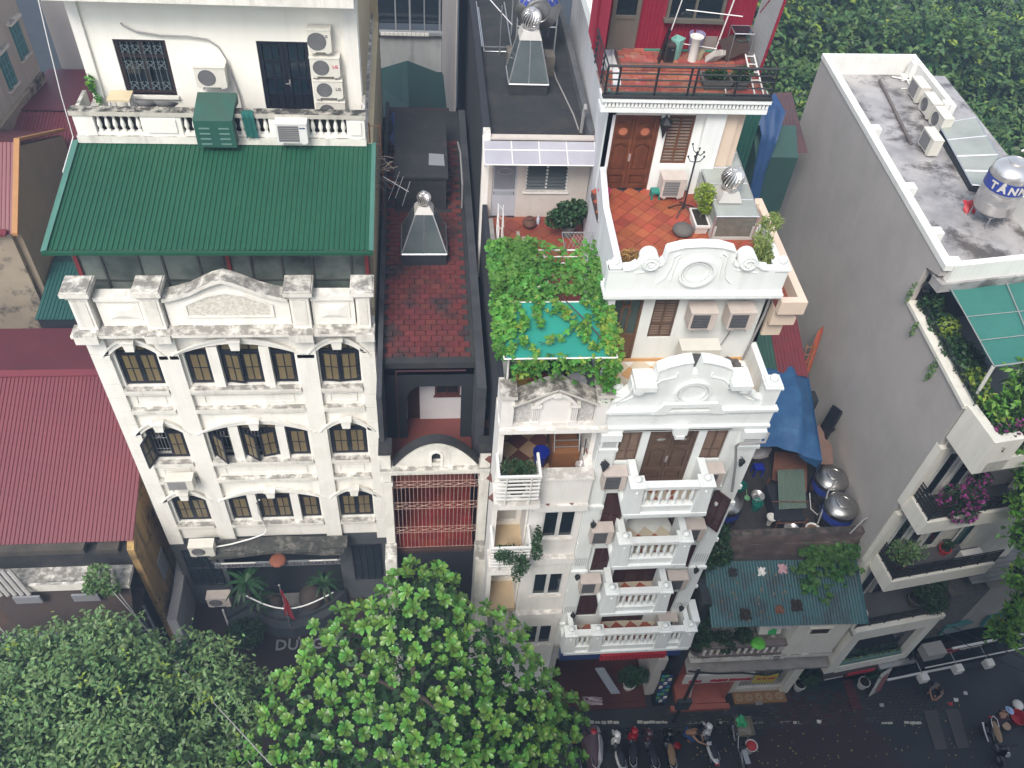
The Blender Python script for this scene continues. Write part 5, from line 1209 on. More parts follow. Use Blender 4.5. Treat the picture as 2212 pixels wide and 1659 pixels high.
# panelled double door with oval lights
def carved_door(parent,a,b,za,zb,y,wood,lightm,ovalw=.11,ovalh=.11):
    mid=(a +b)/2; d=MB(); t=.06
    d.box(a,a +t,y,y +.1,za,zb); d.box(b -t,b,y,y +.1,za,zb); d.box(a +t,b -t,y,y +.1,zb -t,zb)
    d.box(a +t,b -t,y +.05,y +.1,za,zb -t)
    door=d.build('carved_double_door',wood,parent)
    for sg in (-1,1):
        x0,x1=(a +t +.005,mid -.006) if sg < 0 else (mid +.006,b -t -.005); w_=x1 -x0; cx=(x0 +x1)/2; H=zb -t -za
        lf=MB(); s=.075
        lf.box(x0,x0 +s,y +.008,y +.05,za +.02,zb -t); lf.box(x1 -s,x1,y +.008,y +.05,za +.02,zb -t)
        lf.box(x0 +s,x1 -s,y +.009,y +.05,za +.02,za +.14); lf.box(x0 +s,x1 -s,y +.009,y +.05,za +H*.20,za +H*.27)
        zo=za +H*.80
        A=[(x0 +s +(w_ -2*s)*k/12,za +H*.60+.085*math.sin(math.pi*k/12)*(1 if k not in (0,12) else 0)) for k in range(13)]
        lf.xz(A +[(x1 -s,za +H*.68),(x0 +s,za +H*.68)],y +.009,y +.05)
        # ring of the oval light
        for r0,r1,yy in ((1.0,1.35,.0),(1.35,1.75,.02)):
            n=20
            for k in range(n):
                q,q2=2*math.pi*k/n,2*math.pi*(k +1)/n
                lf.xz([(cx +ovalw*r0*math.cos(q),zo +ovalh*r0*math.sin(q)),(cx +ovalw*r1*math.cos(q),zo +ovalh*r1*math.sin(q)),(cx +ovalw*r1*math.cos(q2),zo +ovalh*r1*math.sin(q2)),(cx +ovalw*r0*math.cos(q2),zo +ovalh*r0*math.sin(q2))],y +yy,y +.05)
        lf.box(x0 +s,x1 -s,y +.009,y +.05,zb -t -.06,zb -t)
        lf.xz([(x0 +s +.05,za +.2),(x1 -s -.05,za +.2),(x1 -s -.05,za +H*.18),(x0 +s +.05,za +H*.18)],y +.02,y +.05)
        lf.xz([(x0 +s +.05,za +H*.29),(x1 -s -.05,za +H*.29),(x1 -s -.05,za +H*.57),(cx,za +H*.62),(x0 +s +.05,za +H*.57)],y +.025,y +.05)
        lf.build('door_leaf',wood,door)
        p=MB(); n=20; p.xz([(cx +ovalw*math.cos(2*math.pi*k/n),zo +ovalh*math.sin(2*math.pi*k/n)) for k in range(n)],y +.03,y +.04); p.build('oval_pane',lightm,door)
    h=MB(); h.box(mid -.03,mid +.03,y -.012,y +.008,za +H*.4,za +H*.5); h.tube([(mid,y -.01,za +H*.47),(mid,y -.05,za +H*.46),(mid -.02,y -.05,za +H*.41)],.012,5); h.build('handle',STEEL,door)
    return door
def shutter(parent,a,b,za,zb,y,wood,name='shutter',label=None,ang=0,hinge=None):
    f=MB(); t=.05; mid=(a +b)/2
    f.box(a,a +t,y,y +.06,za,zb); f.box(b -t,b,y,y +.06,za,zb); f.box(a +t,b -t,y +.002,y +.06,za,za +t); f.box(a +t,b -t,y +.002,y +.06,zb -t*1.4,zb); f.box(mid -.025,mid +.025,y +.004,y +.06,za +t,zb -t*1.4)
    zm=za +(zb -za)*.3; f.box(a +t,mid -.025,y +.006,y +.06,zm -.02,zm +.02); f.box(mid +.025,b -t,y +.006,y +.06,zm -.02,zm +.02)
    s=MB(); z=za +t +.02
    while z < zb -t*1.6:
        for x0,x1 in ((a +t,mid -.025),(mid +.025,b -t)):s.add([(x0,y +.012,z),(x1,y +.012,z),(x1,y +.035,z +.045),(x0,y +.035,z +.045),(x0,y +.015,z -.006),(x1,y +.015,z -.006),(x1,y +.045,z +.04),(x0,y +.045,z +.04)],[(0,1,2,3),(7,6,5,4),(0,4,5,1),(3,2,6,7)])
        z += .09
    bk=MB(); bk.box(a +t,b -t,y +.055,y +.059,za +t,zb -t)
    if ang:
        for q in (f,s,bk):turnp(q,hinge,y,ang)
    fo=f.build(name,wood,parent,label); s.build('louvre',WOOD_L if wood is not WOOD_M else wood,fo,kind='stuff'); bk.build('backing',mat('dark_gap',(0.012,0.008,0.007)),fo)
    return fo
carved_door(B,5.7,6.97,13.76,16.12,13.64,WOOD_G,mat('oval_mirror_glass',(0.45,0.48,0.46),(0.2,0.23,0.22),4,.1),.12,.07)
for a,b in ((4.94,5.5),(7.18,7.76)):shutter(B,a,b,14.76,16.1,13.66,WOOD_G)
shutter(B,4.95,5.5,11.85,13.35,13.62,WOOD_M,ang=-.28,hinge=4.95)
shutter(B,7.98,8.5,11.8,13.4,13.58,WOOD_M,label='maroon shutter swung open toward the street',ang=-.85,hinge=7.98)
for a,b,za,zb in ((5.02,5.55,9.15,10.5),(4.92,5.6,6.25,7.65),(7.75,8.2,9.15,10.5),(7.85,8.3,6.25,7.65)):shutter(B,a,b,za,zb,13.64,WOOD_M)
for z,a,b in ((11.1,5.75,7.35),(8.25,5.8,7.4),(5.6,5.85,7.3)):
    for x0,x1,ang,hx in ((a,a +.5,-1.35 if z > 11 else 0,a),(b -.5,b,1.35 if z > 11 else 0,b)):
        d=MB(); frame_quads(d,x0,x1,z +.01,z +1.98,.08,13.68,13.73,1,3); d.box(x0 +.06,x1 -.06,13.70,13.72,z +.05,z +1.95)
        if ang:turnp(d,hx,13.7,-ang)
        d.build('door_leaf',WOOD_M,B)
    if z < 11:d=MB(); frame_quads(d,a +.5,b -.5,z +.01,z +1.98,.08,13.69,13.74,2,3); d.box(a +.55,b -.55,13.71,13.73,z +.05,z +1.95); d.build('door_leaf',WOOD_M,B)
# pilasters with fluted caps, hood boards
for a,b in ((4.44,4.86),(8.12,8.6)):
    m=MB(); m.box(a,b,13.5,13.599,4.4,15.4); m.box(a -.03,b +.05,13.44,13.598,15.4,15.5); m.box(a -.05,b +.06,13.40,13.599,15.86,16.12); m.box(a -.02,b +.02,13.46,13.598,15.5,15.86)
    m.build('pilaster',WHITE,B)
    m=MB()
    for k in range(13):x=a +.04+(b -a -.08)*k/12; m.box(x -.008,x +.008,13.445,13.459,15.58,15.8)
    for zz in (10.0,7.0):
        for k in range(6):x=a +.06+(b -a -.12)*k/5; m.box(x -.012,x +.012,13.488,13.499,zz -.3,zz +.15)
    m.build('fluting',mat('grey_shadow_paint',(0.5,0.52,0.52)),B)
    for zz in (12.9,9.4,6.0):
        m=MB(); m.box(a -.04,b +.04,13.42,13.499,zz -.06,zz +.06); m.build('pilaster_band',WHITE,B)
m=MB()
for z in (13.5,10.8,8.0):m.box(4.42,8.7,13.53,13.6,z -.05,z +.1)
m.build('string_course',WHITE,B)
# cornice under gable 2
m=MB(); m.box(4.42,8.68,13.45,13.6,16.25,16.33); m.box(4.42,8.66,13.5,13.6,16.12,16.25); m.box(4.4,8.7,13.43,13.6,16.88,16.97); m.box(4.42,8.66,13.52,13.6,16.331,16.88)
m.xz([(5.5,16.86),(5.85,16.86),(5.98,17.1),(6.9,17.1),(7.03,16.86),(7.36,16.86),(7.1,17.24),(5.78,17.24)],13.42,13.51)
m.build('cornice',WHITE,B)
dn=MB(); dn.box(-.022,.022,-.02,.02,0,.05); dme_=shared(dn,'dentil',WHITE)
for i in range(13):inst(dme_,'dentil',B,(4.55+i*.078,13.5,16.78)); inst(dme_,'dentil',B,(7.2+i*.115,13.5,16.78))
m=MB(); m.box(6.2,6.55,13.36,13.5,16.1,16.4); m.box(6.26,6.5,13.34,13.5,15.98,16.1); m.build('keystone',WHITE,B)
m=MB(); m.box(4.95,7.75,13.5,13.599,16.14,16.2); m.build('door_hood',WHITE,B)
def mirror(pts,c):return pts +[(2*c -x,z) for x,z in pts[::-1] if abs(x -c) > 1e-6]
c2=6.33
half=[(4.42,16.97),(4.42,17.22),(4.55,17.25),(4.7,17.34),(4.84,17.5),(4.9,17.58),(4.92,17.88),(5.3,17.9),(5.44,17.98),(5.46,18.33),(5.7,18.46),(6.0,18.56),(6.22,18.6),(6.27,18.18)]
G2=half +[(2*c2 -x,z) for x,z in half[::-1]]
G2=[(min(x,8.24) if x > 8.2 else x,z) for x,z in G2]
m=MB(); m.xz(G2,13.55,13.78); m.build('lower_gable',WHITE,B)
rim=MB(); top=half[2:13]
for pts in (top,[(2*c2 -x,z) for x,z in top[::-1]]):
    for (x0,z0),(x1,z1) in zip(pts,pts[1:]):
        dx,dz=x1 -x0,z1 -z0; L_=math.hypot(dx,dz) or 1; nx,nz=-dz/L_*.05,dx/L_*.05
        rim.xz([(x0,z0),(x1,z1),(x1 +nx*.6,z1 +nz*.6),(x0 +nx*.6,z0 +nz*.6)],13.5,13.82)
rim.build('gable_coping',WHITE,B)
def ring_xz(mb,cx,cz,r0,r1,y0,y1,n=28,sx=1.0):
    for k in range(n):
        q,q2=2*math.pi*k/n,2*math.pi*(k +1)/n
        mb.xz([(cx +sx*r0*math.cos(q),cz +r0*math.sin(q)),(cx +sx*r1*math.cos(q),cz +r1*math.sin(q)),(cx +sx*r1*math.cos(q2),cz +r1*math.sin(q2)),(cx +sx*r0*math.cos(q2),cz +r0*math.sin(q2))],y0,y1)
m=MB(); ring_xz(m,6.42,17.55,.35,.40,13.48,13.549,30,1.1); ring_xz(m,6.42,17.55,.27,.32,13.5,13.549,30,1.1); m.build('medallion_ring',WHITE,B)
m=MB()
for sg in (-1,1):
    X=lambda d:c2 +sg*d
    P1=[(X(.42),18.23),(X(.42),18.1),(X(.75),18.0),(X(.9),17.83),(X(.92),17.68),(X(1.2),17.62)]
    for (x0,z0),(x1,z1) in zip(P1,P1[1:]):m.tube([(x0,13.535,z0),(x1,13.535,z1)],.02,5)
    P2=[(X(1.35),17.42),(X(1.55),17.28),(X(1.7),17.25),(X(1.7),17.08)]
    for (x0,z0),(x1,z1) in zip(P2,P2[1:]):m.tube([(x0,13.535,z0),(x1,13.535,z1)],.018,5)
m.build('gable_moulding',WHITE,B)
for sg in (-1,1):
    x0=c2 +sg*1.16
    m=MB(); m.box(x0 -.25,x0 +.25,13.28,13.9,17.86,18.02); 
    m.lathe(0,0,[(.15,-.02),(.15,.5),(.10,.52),(.10,.54),(.05,.55)],16,Matrix.Translation((x0 -sg*.02+sg*.14,13.85,17.8)) @ Matrix.Rotation(R_(90),4,'X'))
    m.build('scroll_block',WHITE,B)
def post_ball(parent,x,y,z,w_,h,rb,name='gable_post'):
    m=MB(); m.box(x -w_/2,x +w_/2,y -w_/2,y +w_/2,z,z +h -.12); m.box(x -w_/2-.04,x +w_/2+.04,y -w_/2-.04,y +w_/2+.04,z +h -.12,z +h -.06); m.box(x -w_/2-.01,x +w_/2+.01,y -w_/2-.01,y +w_/2+.01,z +h -.06,z +h)
    o=m.build(name,WHITE,parent)
    b=MB(); b.ball((x,y,z +h +rb*.8),rb,10); b.build('ball',WHITE,o,smooth=True)
post_ball(B,8.42,13.7,16.97,.36,.78,.11); post_ball(B,4.6,13.72,16.97,.3,.55,.10)
# middle terrace behind the lower gable
m=MB(); m.box(4.6,8.5,13.8,15.6,16.49,16.495); mt_=m.build('middle_terrace',CHK_C,B)
cm_=MB(); cm_.box(-.20,.20,-.20,.20,0,.01); ck_o=shared(cm_,'tile',CHK_O); ck_c=shared(cm_,'tile',CHK_C)
h=.41/math.sqrt(2)
for i in range(13):
    for j in range(6):
        if (i +j) %2:continue
        x,y=4.78+i*h,13.95+j*h
        if x > 8.35:continue
        inst(ck_o if (j %2) == 0 else ck_c,'tile',B,(x,y,16.496),R_(45))
m=MB(); m.box(4.62,8.5,15.56,15.599,16.5,16.6); m.build('skirting',CHK_O,B)
m=MB(); holes(m,4.6,8.66,16.3,19.3,[(4.62,5.42,16.5,18.95),(5.7,6.32,17.35,18.85)],15.6,15.8); m.build('middle_wall',WHITE,B)
d=MB(); a,b,za,zb=4.62,5.42,16.5,18.95
frame_quads(d,a,b,za,zb,.06,15.62,15.72,1,1); d.box(a +.06,b -.06,15.64,15.70,za +.06,za +.95)
for k in range(3):d.box(a +.1+k*.22,a +.28+k*.22,15.625,15.64,za +.15,za +.8)
d.box(a +.29,a +.33,15.63,15.69,za +.95,zb -.06); d.box(b -.33,b -.29,15.63,15.69,za +.95,zb -.06)
A=arc(a +.3,b -.3,zb -.75,.2,8); A2=arc(a +.25,b -.25,zb -.74,.26,8); d.xz(A +A2[::-1],15.62,15.69)
door=d.build('glazed_door',mat('mid_brown_wood',(0.17,0.085,0.045),(0.13,0.065,0.035),4,.5),B)
p=MB(); p.box(a +.06,b -.06,15.66,15.67,za +.95,zb -.06); p.build('pane',mat('green_grey_pane',(0.07,0.10,0.09),None,2,.15),door)
shutter(B,5.7,6.32,17.35,18.85,15.64,WOOD_G)
# upper gable (1)
c1=6.33
m=MB(); m.box(4.24,8.6,15.06,15.6,19.18,19.28); m.box(4.3,8.58,15.12,15.6,19.1,19.18); m.box(4.28,8.57,15.13,15.6,19.28,19.36); m.build('upper_cornice',WHITE,B)
half=[(4.26,19.36),(4.26,20.0),(4.62,20.0),(4.8,20.02),(4.92,20.12),(5.02,20.4),(5.3,20.46),(5.38,20.1),(5.46,20.14),(5.54,20.24),(5.56,20.56),(5.9,20.67),(6.33,20.7)]
G1=half +[(2*c1 -x,z) for x,z in half[::-1][1:]]
m=MB(); m.xz(G1,15.14,15.34); m.build('upper_gable',WHITE,B)
rim=MB(); tp=half[7:13]
for pts in (tp,[(2*c1 -x,z) for x,z in tp[::-1]],half[2:5],[(2*c1 -x,z) for x,z in half[2:5][::-1]]):
    for (x0,z0),(x1,z1) in zip(pts,pts[1:]):
        dx,dz=x1 -x0,z1 -z0; L_=math.hypot(dx,dz) or 1; nx,nz=-dz/L_*.05,dx/L_*.05
        rim.xz([(x0,z0),(x1,z1),(x1 +nx*.6,z1 +nz*.6),(x0 +nx*.6,z0 +nz*.6)],15.1,15.38)
rim.build('gable_coping',WHITE,B)
for sg in (-1,1):
    vx=c1 +sg*1.15
    m=MB(); m.lathe(0,0,[(.2,-.04),(.215,0),(.215,.36),(.2,.39),(.17,.39),(.16,.37),(.01,.37)],24,Matrix.Translation((vx,15.42,20.26)) @ Matrix.Rotation(R_(90),4,'X')); v_=m.build('volute',WHITE,B,smooth='auto')
    m=MB(); pts=[(vx +sg*(.17-.135*k/26)*math.cos(R_(200)+k*.38),15.02,20.26+(.17-.135*k/26)*math.sin(R_(200)+k*.38)) for k in range(27)]; m.tube(pts,.02,5); m.build('spiral',WHITE,v_)
m=MB(); ring_xz(m,6.33,19.95,.36,.42,15.06,15.139,30,1.05); ring_xz(m,6.33,19.95,.26,.29,15.1,15.139,30,1.05); m.build('medallion_ring',WHITE,B)
m=MB()
for k in range(36):q=2*math.pi*k/36; m.ball((6.33+.325*1.05*math.cos(q),15.12,19.95+.325*math.sin(q)),.022,5)
m.build('bead',WHITE,B,kind='stuff')
for sg in (-1,1):
    m=MB(); P1=[(.5,20.5),(.62,20.42),(.64,20.1),(.72,19.8),(.82,19.68),(.9,19.62)]
    m.tube([(c1 +sg*d,15.125,z) for d,z in P1],.018,5)
    P2=[(.46,20.42),(.52,20.36),(.56,20.0),(.58,19.7)]; m.tube([(c1 +sg*d,15.128,z) for d,z in P2],.014,5)
    P3=[(.9,20.02),(1.2,19.96),(1.45,19.92)]; m.tube([(c1 +sg*d,15.128,z) for d,z in P3],.014,5)
    m.build('gable_moulding',WHITE,B)
post_ball(B,8.4,15.3,19.36,.3,.72,.11); post_ball(B,4.42,15.3,19.36,.26,.7,.1)
# upper terrace: terracotta tiles, wall, skylight
m=MB(); m.box(4.5,8.45,15.34,19.1,19.2,19.385); m.build('upper_terrace',GROUT,B)
tm=MB(); tm.box(-.148,.148,-.148,.148,0,.012); tme_b=shared(tm,'tile',TERRA)
diag_tiles(tme_b,B,4.45,8.5,15.3,19.2,19.387,.308)
m=MB(); m.box(8.36,8.5,15.5,17.0,19.385,19.95); m.build('terrace_parapet',WHITE,B)
m=MB(); holes(m,4.62,7.9,19.385,21.9,[(4.74,5.98,19.385,21.6),(6.17,6.85,20.2,21.62)],19.1,19.3); m.build('upper_wall',WHITE,B)
m=MB(); m.box(7.06,7.56,18.92,19.1,19.385,21.9); m.build('upper_pilaster',WHITE,B)
m=MB(); m.box(7.56,7.92,19.02,19.1,19.385,21.9); m.box(7.92,8.1,19.1,22,19.385,21.9); m.build('beige_return_wall',mat('peach_plaster',(0.66,0.53,0.42),(0.6,0.48,0.38),1.5,.8),B)
carved_door(B,4.74,5.98,19.39,21.6,19.14,WOOD,mat('orange_oval_panel',(0.50,0.17,0.09),(0.42,0.14,0.075),4,.5),.12,.12)
shutter(B,6.17,6.85,20.2,21.62,19.14,mat('chestnut_wood',(0.14,0.058,0.025),(0.10,0.04,0.018),4,.45))
def wall_lamp(label,x,y,z,s=1.0,group='wall lanterns'):
    t=thing('wall_lantern',label,'lantern',(x,y,z),group); m=MB(); m.tube([(x,y +.12,z +.1*s),(x,y,z +.22*s),(x,y -.04,z +.16*s)],.012,5); m.build('arm',BLACKIRON,t)
    m=MB(); m.lathe(x,y -.04,[(.01,z -.2*s),(.03,z -.15*s),(.05,z -.1*s),(.10*s,z +.08*s),(.12*s,z +.1*s),(.05,z +.18*s),(.01,z +.2*s)],6); m.build('lamp_head',BLACKIRON,t)
wall_lamp('dark wall lantern between carved door and shutter on the upper terrace',6.06,19.0,21.35,1.5)
wall_lamp('black wall lantern on the left pilaster beside the top balcony',4.62,13.38,14.9,1.1)
for x,z,lb in ((4.7,12.1,'small black lantern on the left pilaster just below the upper air conditioner row'),(4.6,9.2,'small black lantern on the left pilaster, second floor up from the long balcony'),(4.75,6.7,'small black lantern on the left pilaster above the long balcony'),(8.28,14.9,'small black lantern on the right pilaster level with the top balcony'),(8.3,9.35,'small black lantern on the right pilaster near the middle balcony'),(8.35,6.9,'small black lantern on the right pilaster above the long balcony')):wall_lamp(lb,x,13.4,z,.8)
# glass skylight shed with a turbine vent
t=thing('glass_skylight','glazed lean-to skylight with turbine vent on the right of the terracotta terrace','skylight',(7.8,18,19.39),'skylight ventilators')
m=MB(); gx0,gx1,gy0,gy1,gz=7.22,8.3,17.0,20.3,20.12
m.box(gx0,gx0 +.08,gy0,gy1,19.39,19.8); m.box(gx1 -.08,gx1,gy0,gy1,19.39,19.8); m.box(gx0 +.08,gx1 -.08,gy0,gy0 +.08,19.39,19.48); m.build('base',mat('pale_cement',(0.5,0.49,0.46),None,3,.8),t)
fr=MB()
for x in (gx0,gx1):fr.tube([(x,gy0,gz),(x +.1,gy1,gz +.1)],.025,4); fr.tube([(x,gy0,19.48),(x,gy0,gz)],.03,4)
for k in range(6):y=gy0 +(gy1 -gy0)*k/5; fr.tube([(gx0 +.02*k,y,gz +.02*k),(gx1 +.02*k,y,gz +.02*k)],.02,4)
fr.build('frame',ALUM,t)
SKG=mat('pale_skylight_glass',(0.34,0.36,0.33),(0.24,0.26,0.235),1,.12,spec=.6,rnd=.1)
for k in range(5):
    y0=gy0 +(gy1 -gy0)*k/5; y1=gy0 +(gy1 -gy0)*(k +1)/5; p=MB(); p.slab([(gx0 +.02*k,y0 +.02,gz +.02*k),(gx1 +.02*k,y0 +.02,gz +.02*k),(gx1 +.02*k +.02,y1 -.02,gz +.02*k +.02),(gx0 +.02*k +.02,y1 -.02,gz +.02*k +.02)],(0,0,.01)); p.build('pane',SKG,t)
p=MB(); p.box(gx0 +.03,gx1 -.03,gy0 +.02,gy0 +.03,19.49,gz -.03); p.build('pane',mat('dim_skylight_glass',(0.12,0.12,0.10),(0.2,0.19,0.16),6,.15),t)
p=MB(); p.box(gx0,gx0 +.01,gy0 +.05,gy1,19.81,gz -.02); p.build('pane',SKG,t)
c=MB(); cx,cy,zt=7.66,17.75,gz +.06; a=.3
c.add([(cx -a,cy -a,zt),(cx +a,cy -a,zt),(cx +a,cy +a,zt),(cx -a,cy +a,zt),(cx -.2,cy -.2,zt +.25),(cx +.2,cy -.2,zt +.25),(cx +.2,cy +.2,zt +.25),(cx -.2,cy +.2,zt +.25)],[(0,1,5,4),(1,2,6,5),(2,3,7,6),(3,0,4,7),(4,5,6,7),(0,3,2,1)]); c.build('vent_base',MATS['pale_bright_metal'],t)
turbine(t,(cx,cy,zt +.29),.285)
# beige side balcony on the right
m=MB(); m.box(8.66,9.25,15.3,19.0,18.3,18.6); m.xy([(8.66,15.3),(9.3,15.3),(9.3,19.3),(8.66,19.3)],18.05,18.3); m.build('side_balcony',mat('peach_plaster'),B) if False else m.build('side_balcony',MATS['peach_plaster'],B)
m=MB(); m.box(9.12,9.32,15.1,19.3,18.6,19.0); m.box(8.66,9.12,15.1,15.3,18.6,19.0); m.box(8.66,9.12,18.9,19.1,18.6,19.1); m.box(8.66,9.15,15.5,19.0,17.5,18.05); m.build('side_balcony_parapet',MATS['peach_plaster'],B)
tm=MB(); tm.box(-.145,.145,-.145,.145,0,.01); tq=shared(tm,'tile',TERRA_D)
for i in range(2):
    for j in range(12):inst(tq,'tile',B,(8.82+i*.295,15.45+j*.295,18.6))
# top cornice with dentils, roof terrace
m=MB(); m.box(4.30,8.46,18.64,19.1,22.2,22.3); m.box(4.34,8.42,18.76,19.1,22.02,22.2); m.box(4.32,8.44,18.70,19.1,21.9,22.02); m.box(4.64,8.2,19.1,30,21.9,22.26); m.build('top_cornice',WHITE,B)
MB().box(4.31,8.45,18.63,18.8,22.301,22.36).build('black_kerb',BLACKMOULD,B)
dn=MB(); dn.box(-.028,.028,-.03,.05,0,.12); dme2=shared(dn,'dentil',WHITE)
for i in range(44):inst(dme2,'dentil',B,(4.42+i*.0925,18.71,22.05))
m=MB(); m.box(4.34,8.42,18.66,19.93,22.3,22.31); m.box(4.9,8.3,19.93,20.7,22.26,22.53); rt=m.build('roof_terrace_floor',mat('brick_mortar',(0.20,0.12,0.10),(0.12,0.075,0.065),2,.9),B)
bm2=MB(); bm2.box(-.14,.14,-.08,.08,0,.03); ob=shared(bm2,'brick',OLDBRICK)
for r in range(7):
    for k in range(13):
        x=4.6+k*.29+(.14 if r %2 else 0)
        if x < 8.3:inst(ob,'brick',B,(x,18.78+r*.17,22.305+random.uniform(0,.01)))
for r in range(4):
    for k in range(12):
        x=5.05+k*.29+(.14 if r %2 else 0)
        if x < 8.2:inst(ob,'brick',B,(x,20.02+r*.17,22.525+random.uniform(0,.01)))
for k in range(12):
    inst(ob,'brick',B,(5.05+k*.29,19.935,22.42),rot=(R_(90),0,0))
rl=MB(); pts=[(4.36,20.5),(4.36,18.72),(8.42,18.72),(8.42,20.3)]
for z,r in ((22.42,.022),(22.58,.022),(22.74,.022),(22.9,.022),(23.08,.036)):rl.tube([(x,y,z) for x,y in pts],r,4)
for x in (4.36,4.65,5.55,6.35,6.5,7.5,8.42):rl.tube([(x,18.72,22.3),(x,18.72,23.08)],.028,4)
for y in (19.3,20.3):rl.tube([(4.36,y,22.3),(4.36,y,23.08)],.02,4); rl.tube([(8.42,y,22.3),(8.42,y,23.08)],.02,4)
rl.build('railing',BLACKIRON,B)
pipe('green drain pipe along the foot of the black roof railing',[(4.5,18.95,22.36),(4.5,18.8,22.36),(7.3,18.8,22.36)],.035,mat('pale_green_pvc',(0.18,0.36,0.27)))
# red corrugated rooftop room
m=MB(); corrugated(m,(4.3,20.62,22.5),(1,0,0),(0,0,1),.36,2.4,.1,-.02,trap=True); corrugated(m,(5.36,20.62,22.5),(1,0,0),(0,0,1),.64,2.4,.1,-.02,trap=True); corrugated(m,(6.0,20.62,22.5),(1,0,0),(0,0,1),1.42,.87,.1,-.02,trap=True); corrugated(m,(7.42,20.62,22.5),(1,0,0),(0,0,1),.8,2.4,.1,-.02,trap=True); corrugated(m,(4.42,21.9,22.35),(-.02,-1,0),(0,0,1),2.4,2.4,.12,.02,trap=True)
m.box(4.3,8.2,20.64,20.68,22.5,24.9); m.build('crimson_cladding',REDWALL,B)
m=MB(); corrugated(m,(8.22,20.62,22.4),(.12,-1,0),(.06,0,1),.95,2.6,.07,.014,trap=True); m.build('side_cladding',GREYMETAL,B)
m=MB(); m.slab([(8.32,19.64,22.3),(8.38,19.64,22.3),(8.55,19.64,25),(8.49,19.64,25)],(0,.04,0)); m.tube([(8.45,19.7,24.9),(8.3,20.5,23.6)],.02,4); m.build('cladding_edge',REDWALL,B)
d=MB(); d.box(4.66,4.76,20.56,20.62,22.53,24.6); d.box(5.26,5.36,20.56,20.62,22.53,24.6); d.box(4.76,5.26,20.57,20.62,22.53,23.32); d.box(4.76,5.26,20.55,20.62,23.32,23.4); door=d.build('aluminium_door',mat('olive_grey_aluminium',(0.17,0.155,0.13),(0.14,0.13,0.11),3,.45,metal=.3),B)
p=MB(); p.box(4.76,5.26,20.6,20.61,23.4,24.6); p.build('pane',DARKPANE,door)
w_=MB(); w_.box(6.0,6.07,20.52,20.62,23.37,24.8); w_.box(7.35,7.42,20.52,20.62,23.37,24.8); w_.box(5.96,7.46,20.46,20.62,23.29,23.37); w_.box(6.68,6.74,20.55,20.62,23.37,24.8); win=w_.build('window',MATS['olive_grey_aluminium'],B)
p=MB(); p.box(6.07,7.35,20.6,20.61,23.37,24.8); p.build('pane',DARKPANE,win)
# top balcony etc: four balconies
BAL=baluster_mesh(.5,WHITE,.058)
def balcony(x0,x1,zf,nb,long=False):
    y0=12.62; m=MB()
    m.box(x0 -.02,x1 +.02,y0 -.02,13.6,zf -.14,zf); m.box(x0 +.03,x1 -.03,y0 +.04,13.6,zf -.26,zf -.14); m.box(x0 +.1,x1 -.1,y0 +.12,13.6,zf -.34,zf -.26)
    bo=m.build('balcony',WHITE,B)
    k=MB(); n=int((x1 -x0)/.07)
    for i in range(n):x=x0 +.05+(x1 -x0 -.1)*i/(n -1); k.box(x -.016,x +.016,y0 +.02,y0 +.04,zf -.21,zf -.15)
    k.build('dentil',WHITE,bo,kind='stuff')
    r=MB(); zt=zf +1.12
    px=[x0 +.2,x1 -.2] if not long else [x0 +.12,x0 +1.0,x1 -1.0,x1 -.15]
    for a,b in zip(px,px[1:]):r.box(a +.18,b -.18,y0 +.05,y0 +.27,zt -.12,zt); r.box(a +.18,b -.18,y0 +.06,y0 +.26,zf,zf +.26)
    for x in (x0 +.08,x1 -.28):r.box(x,x +.2,y0 +.38,13.598,zf,zt) if not long else r.box(x,x +.16,y0 +.38,13.598,zf,zt)
    r.build('balcony_rail',WHITE,bo)
    for x in px:
        p=MB(); p.add([(x -.22,y0 -.0,zf),(x +.22,y0 -.0,zf),(x +.22,y0 +.37,zf),(x -.22,y0 +.37,zf),(x -.17,y0 +.03,zt -.3),(x +.17,y0 +.03,zt -.3),(x +.17,y0 +.36,zt -.3),(x -.17,y0 +.36,zt -.3)],[(0,1,5,4),(1,2,6,5),(2,3,7,6),(3,0,4,7)])
        p.box(x -.17,x +.17,y0 +.03,y0 +.36,zt -.3,zt); p.box(x -.21,x +.21,y0 -.01,y0 +.40,zt,zt +.06); p.box(x -.14,x +.14,y0 +.06,y0 +.33,zt +.06,zt +.1); p.ball((x,y0 +.02,zt -.2),.035,6); p.build('rail_post',WHITE,bo)
        b=MB(); b.ball((x,y0 +.195,zt +.18),.10,10,.9); b.build('ball',WHITE,bo,smooth=True)
    for a,b in zip(px,px[1:]):
        n_=nb if not long or b -a > 1.2 else 3
        for i in range(n_):inst(BAL,'baluster',bo,(a +.18+(b -a -.36)*(i +.5)/n_,y0 +.16,zf +.26),scale=(1,1,(1.12-.38)/.5))
    # chequered floor of the balcony
    cm=MB(); cm.box(-.17,.17,-.17,.17,0,.01); ta,tb=PROTO.setdefault('bt',(shared(cm,'tile',CHK_R),shared(cm,'tile',CHK_C)))
    hh=.35/math.sqrt(2)
    f=MB(); f.box(x0 +.28,x1 -.28,y0 +.3,13.62,zf,zf +.004); f.build('floor',CHK_C,bo)
    i=0
    while x0 +.4+i*hh < x1 -.35:
        for j in range(5):
            if (i +j) %2:continue
            y=y0 +.32+j*hh
            if y < 13.75:inst(ta if j %2 == 0 else tb,'tile',bo,(x0 +.42+i*hh,y,zf +.005),R_(45))
        i += 1
    return bo
balcony(5.2,7.42,13.75,7); balcony(5.3,7.42,11.1,7); balcony(5.36,7.42,8.25,7); balcony(4.5,8.72,5.6,10,True)
m=MB(); m.box(8.66,8.9,12.9,13.7,5.3,6.9); m.build('end_block',WHITE,B)
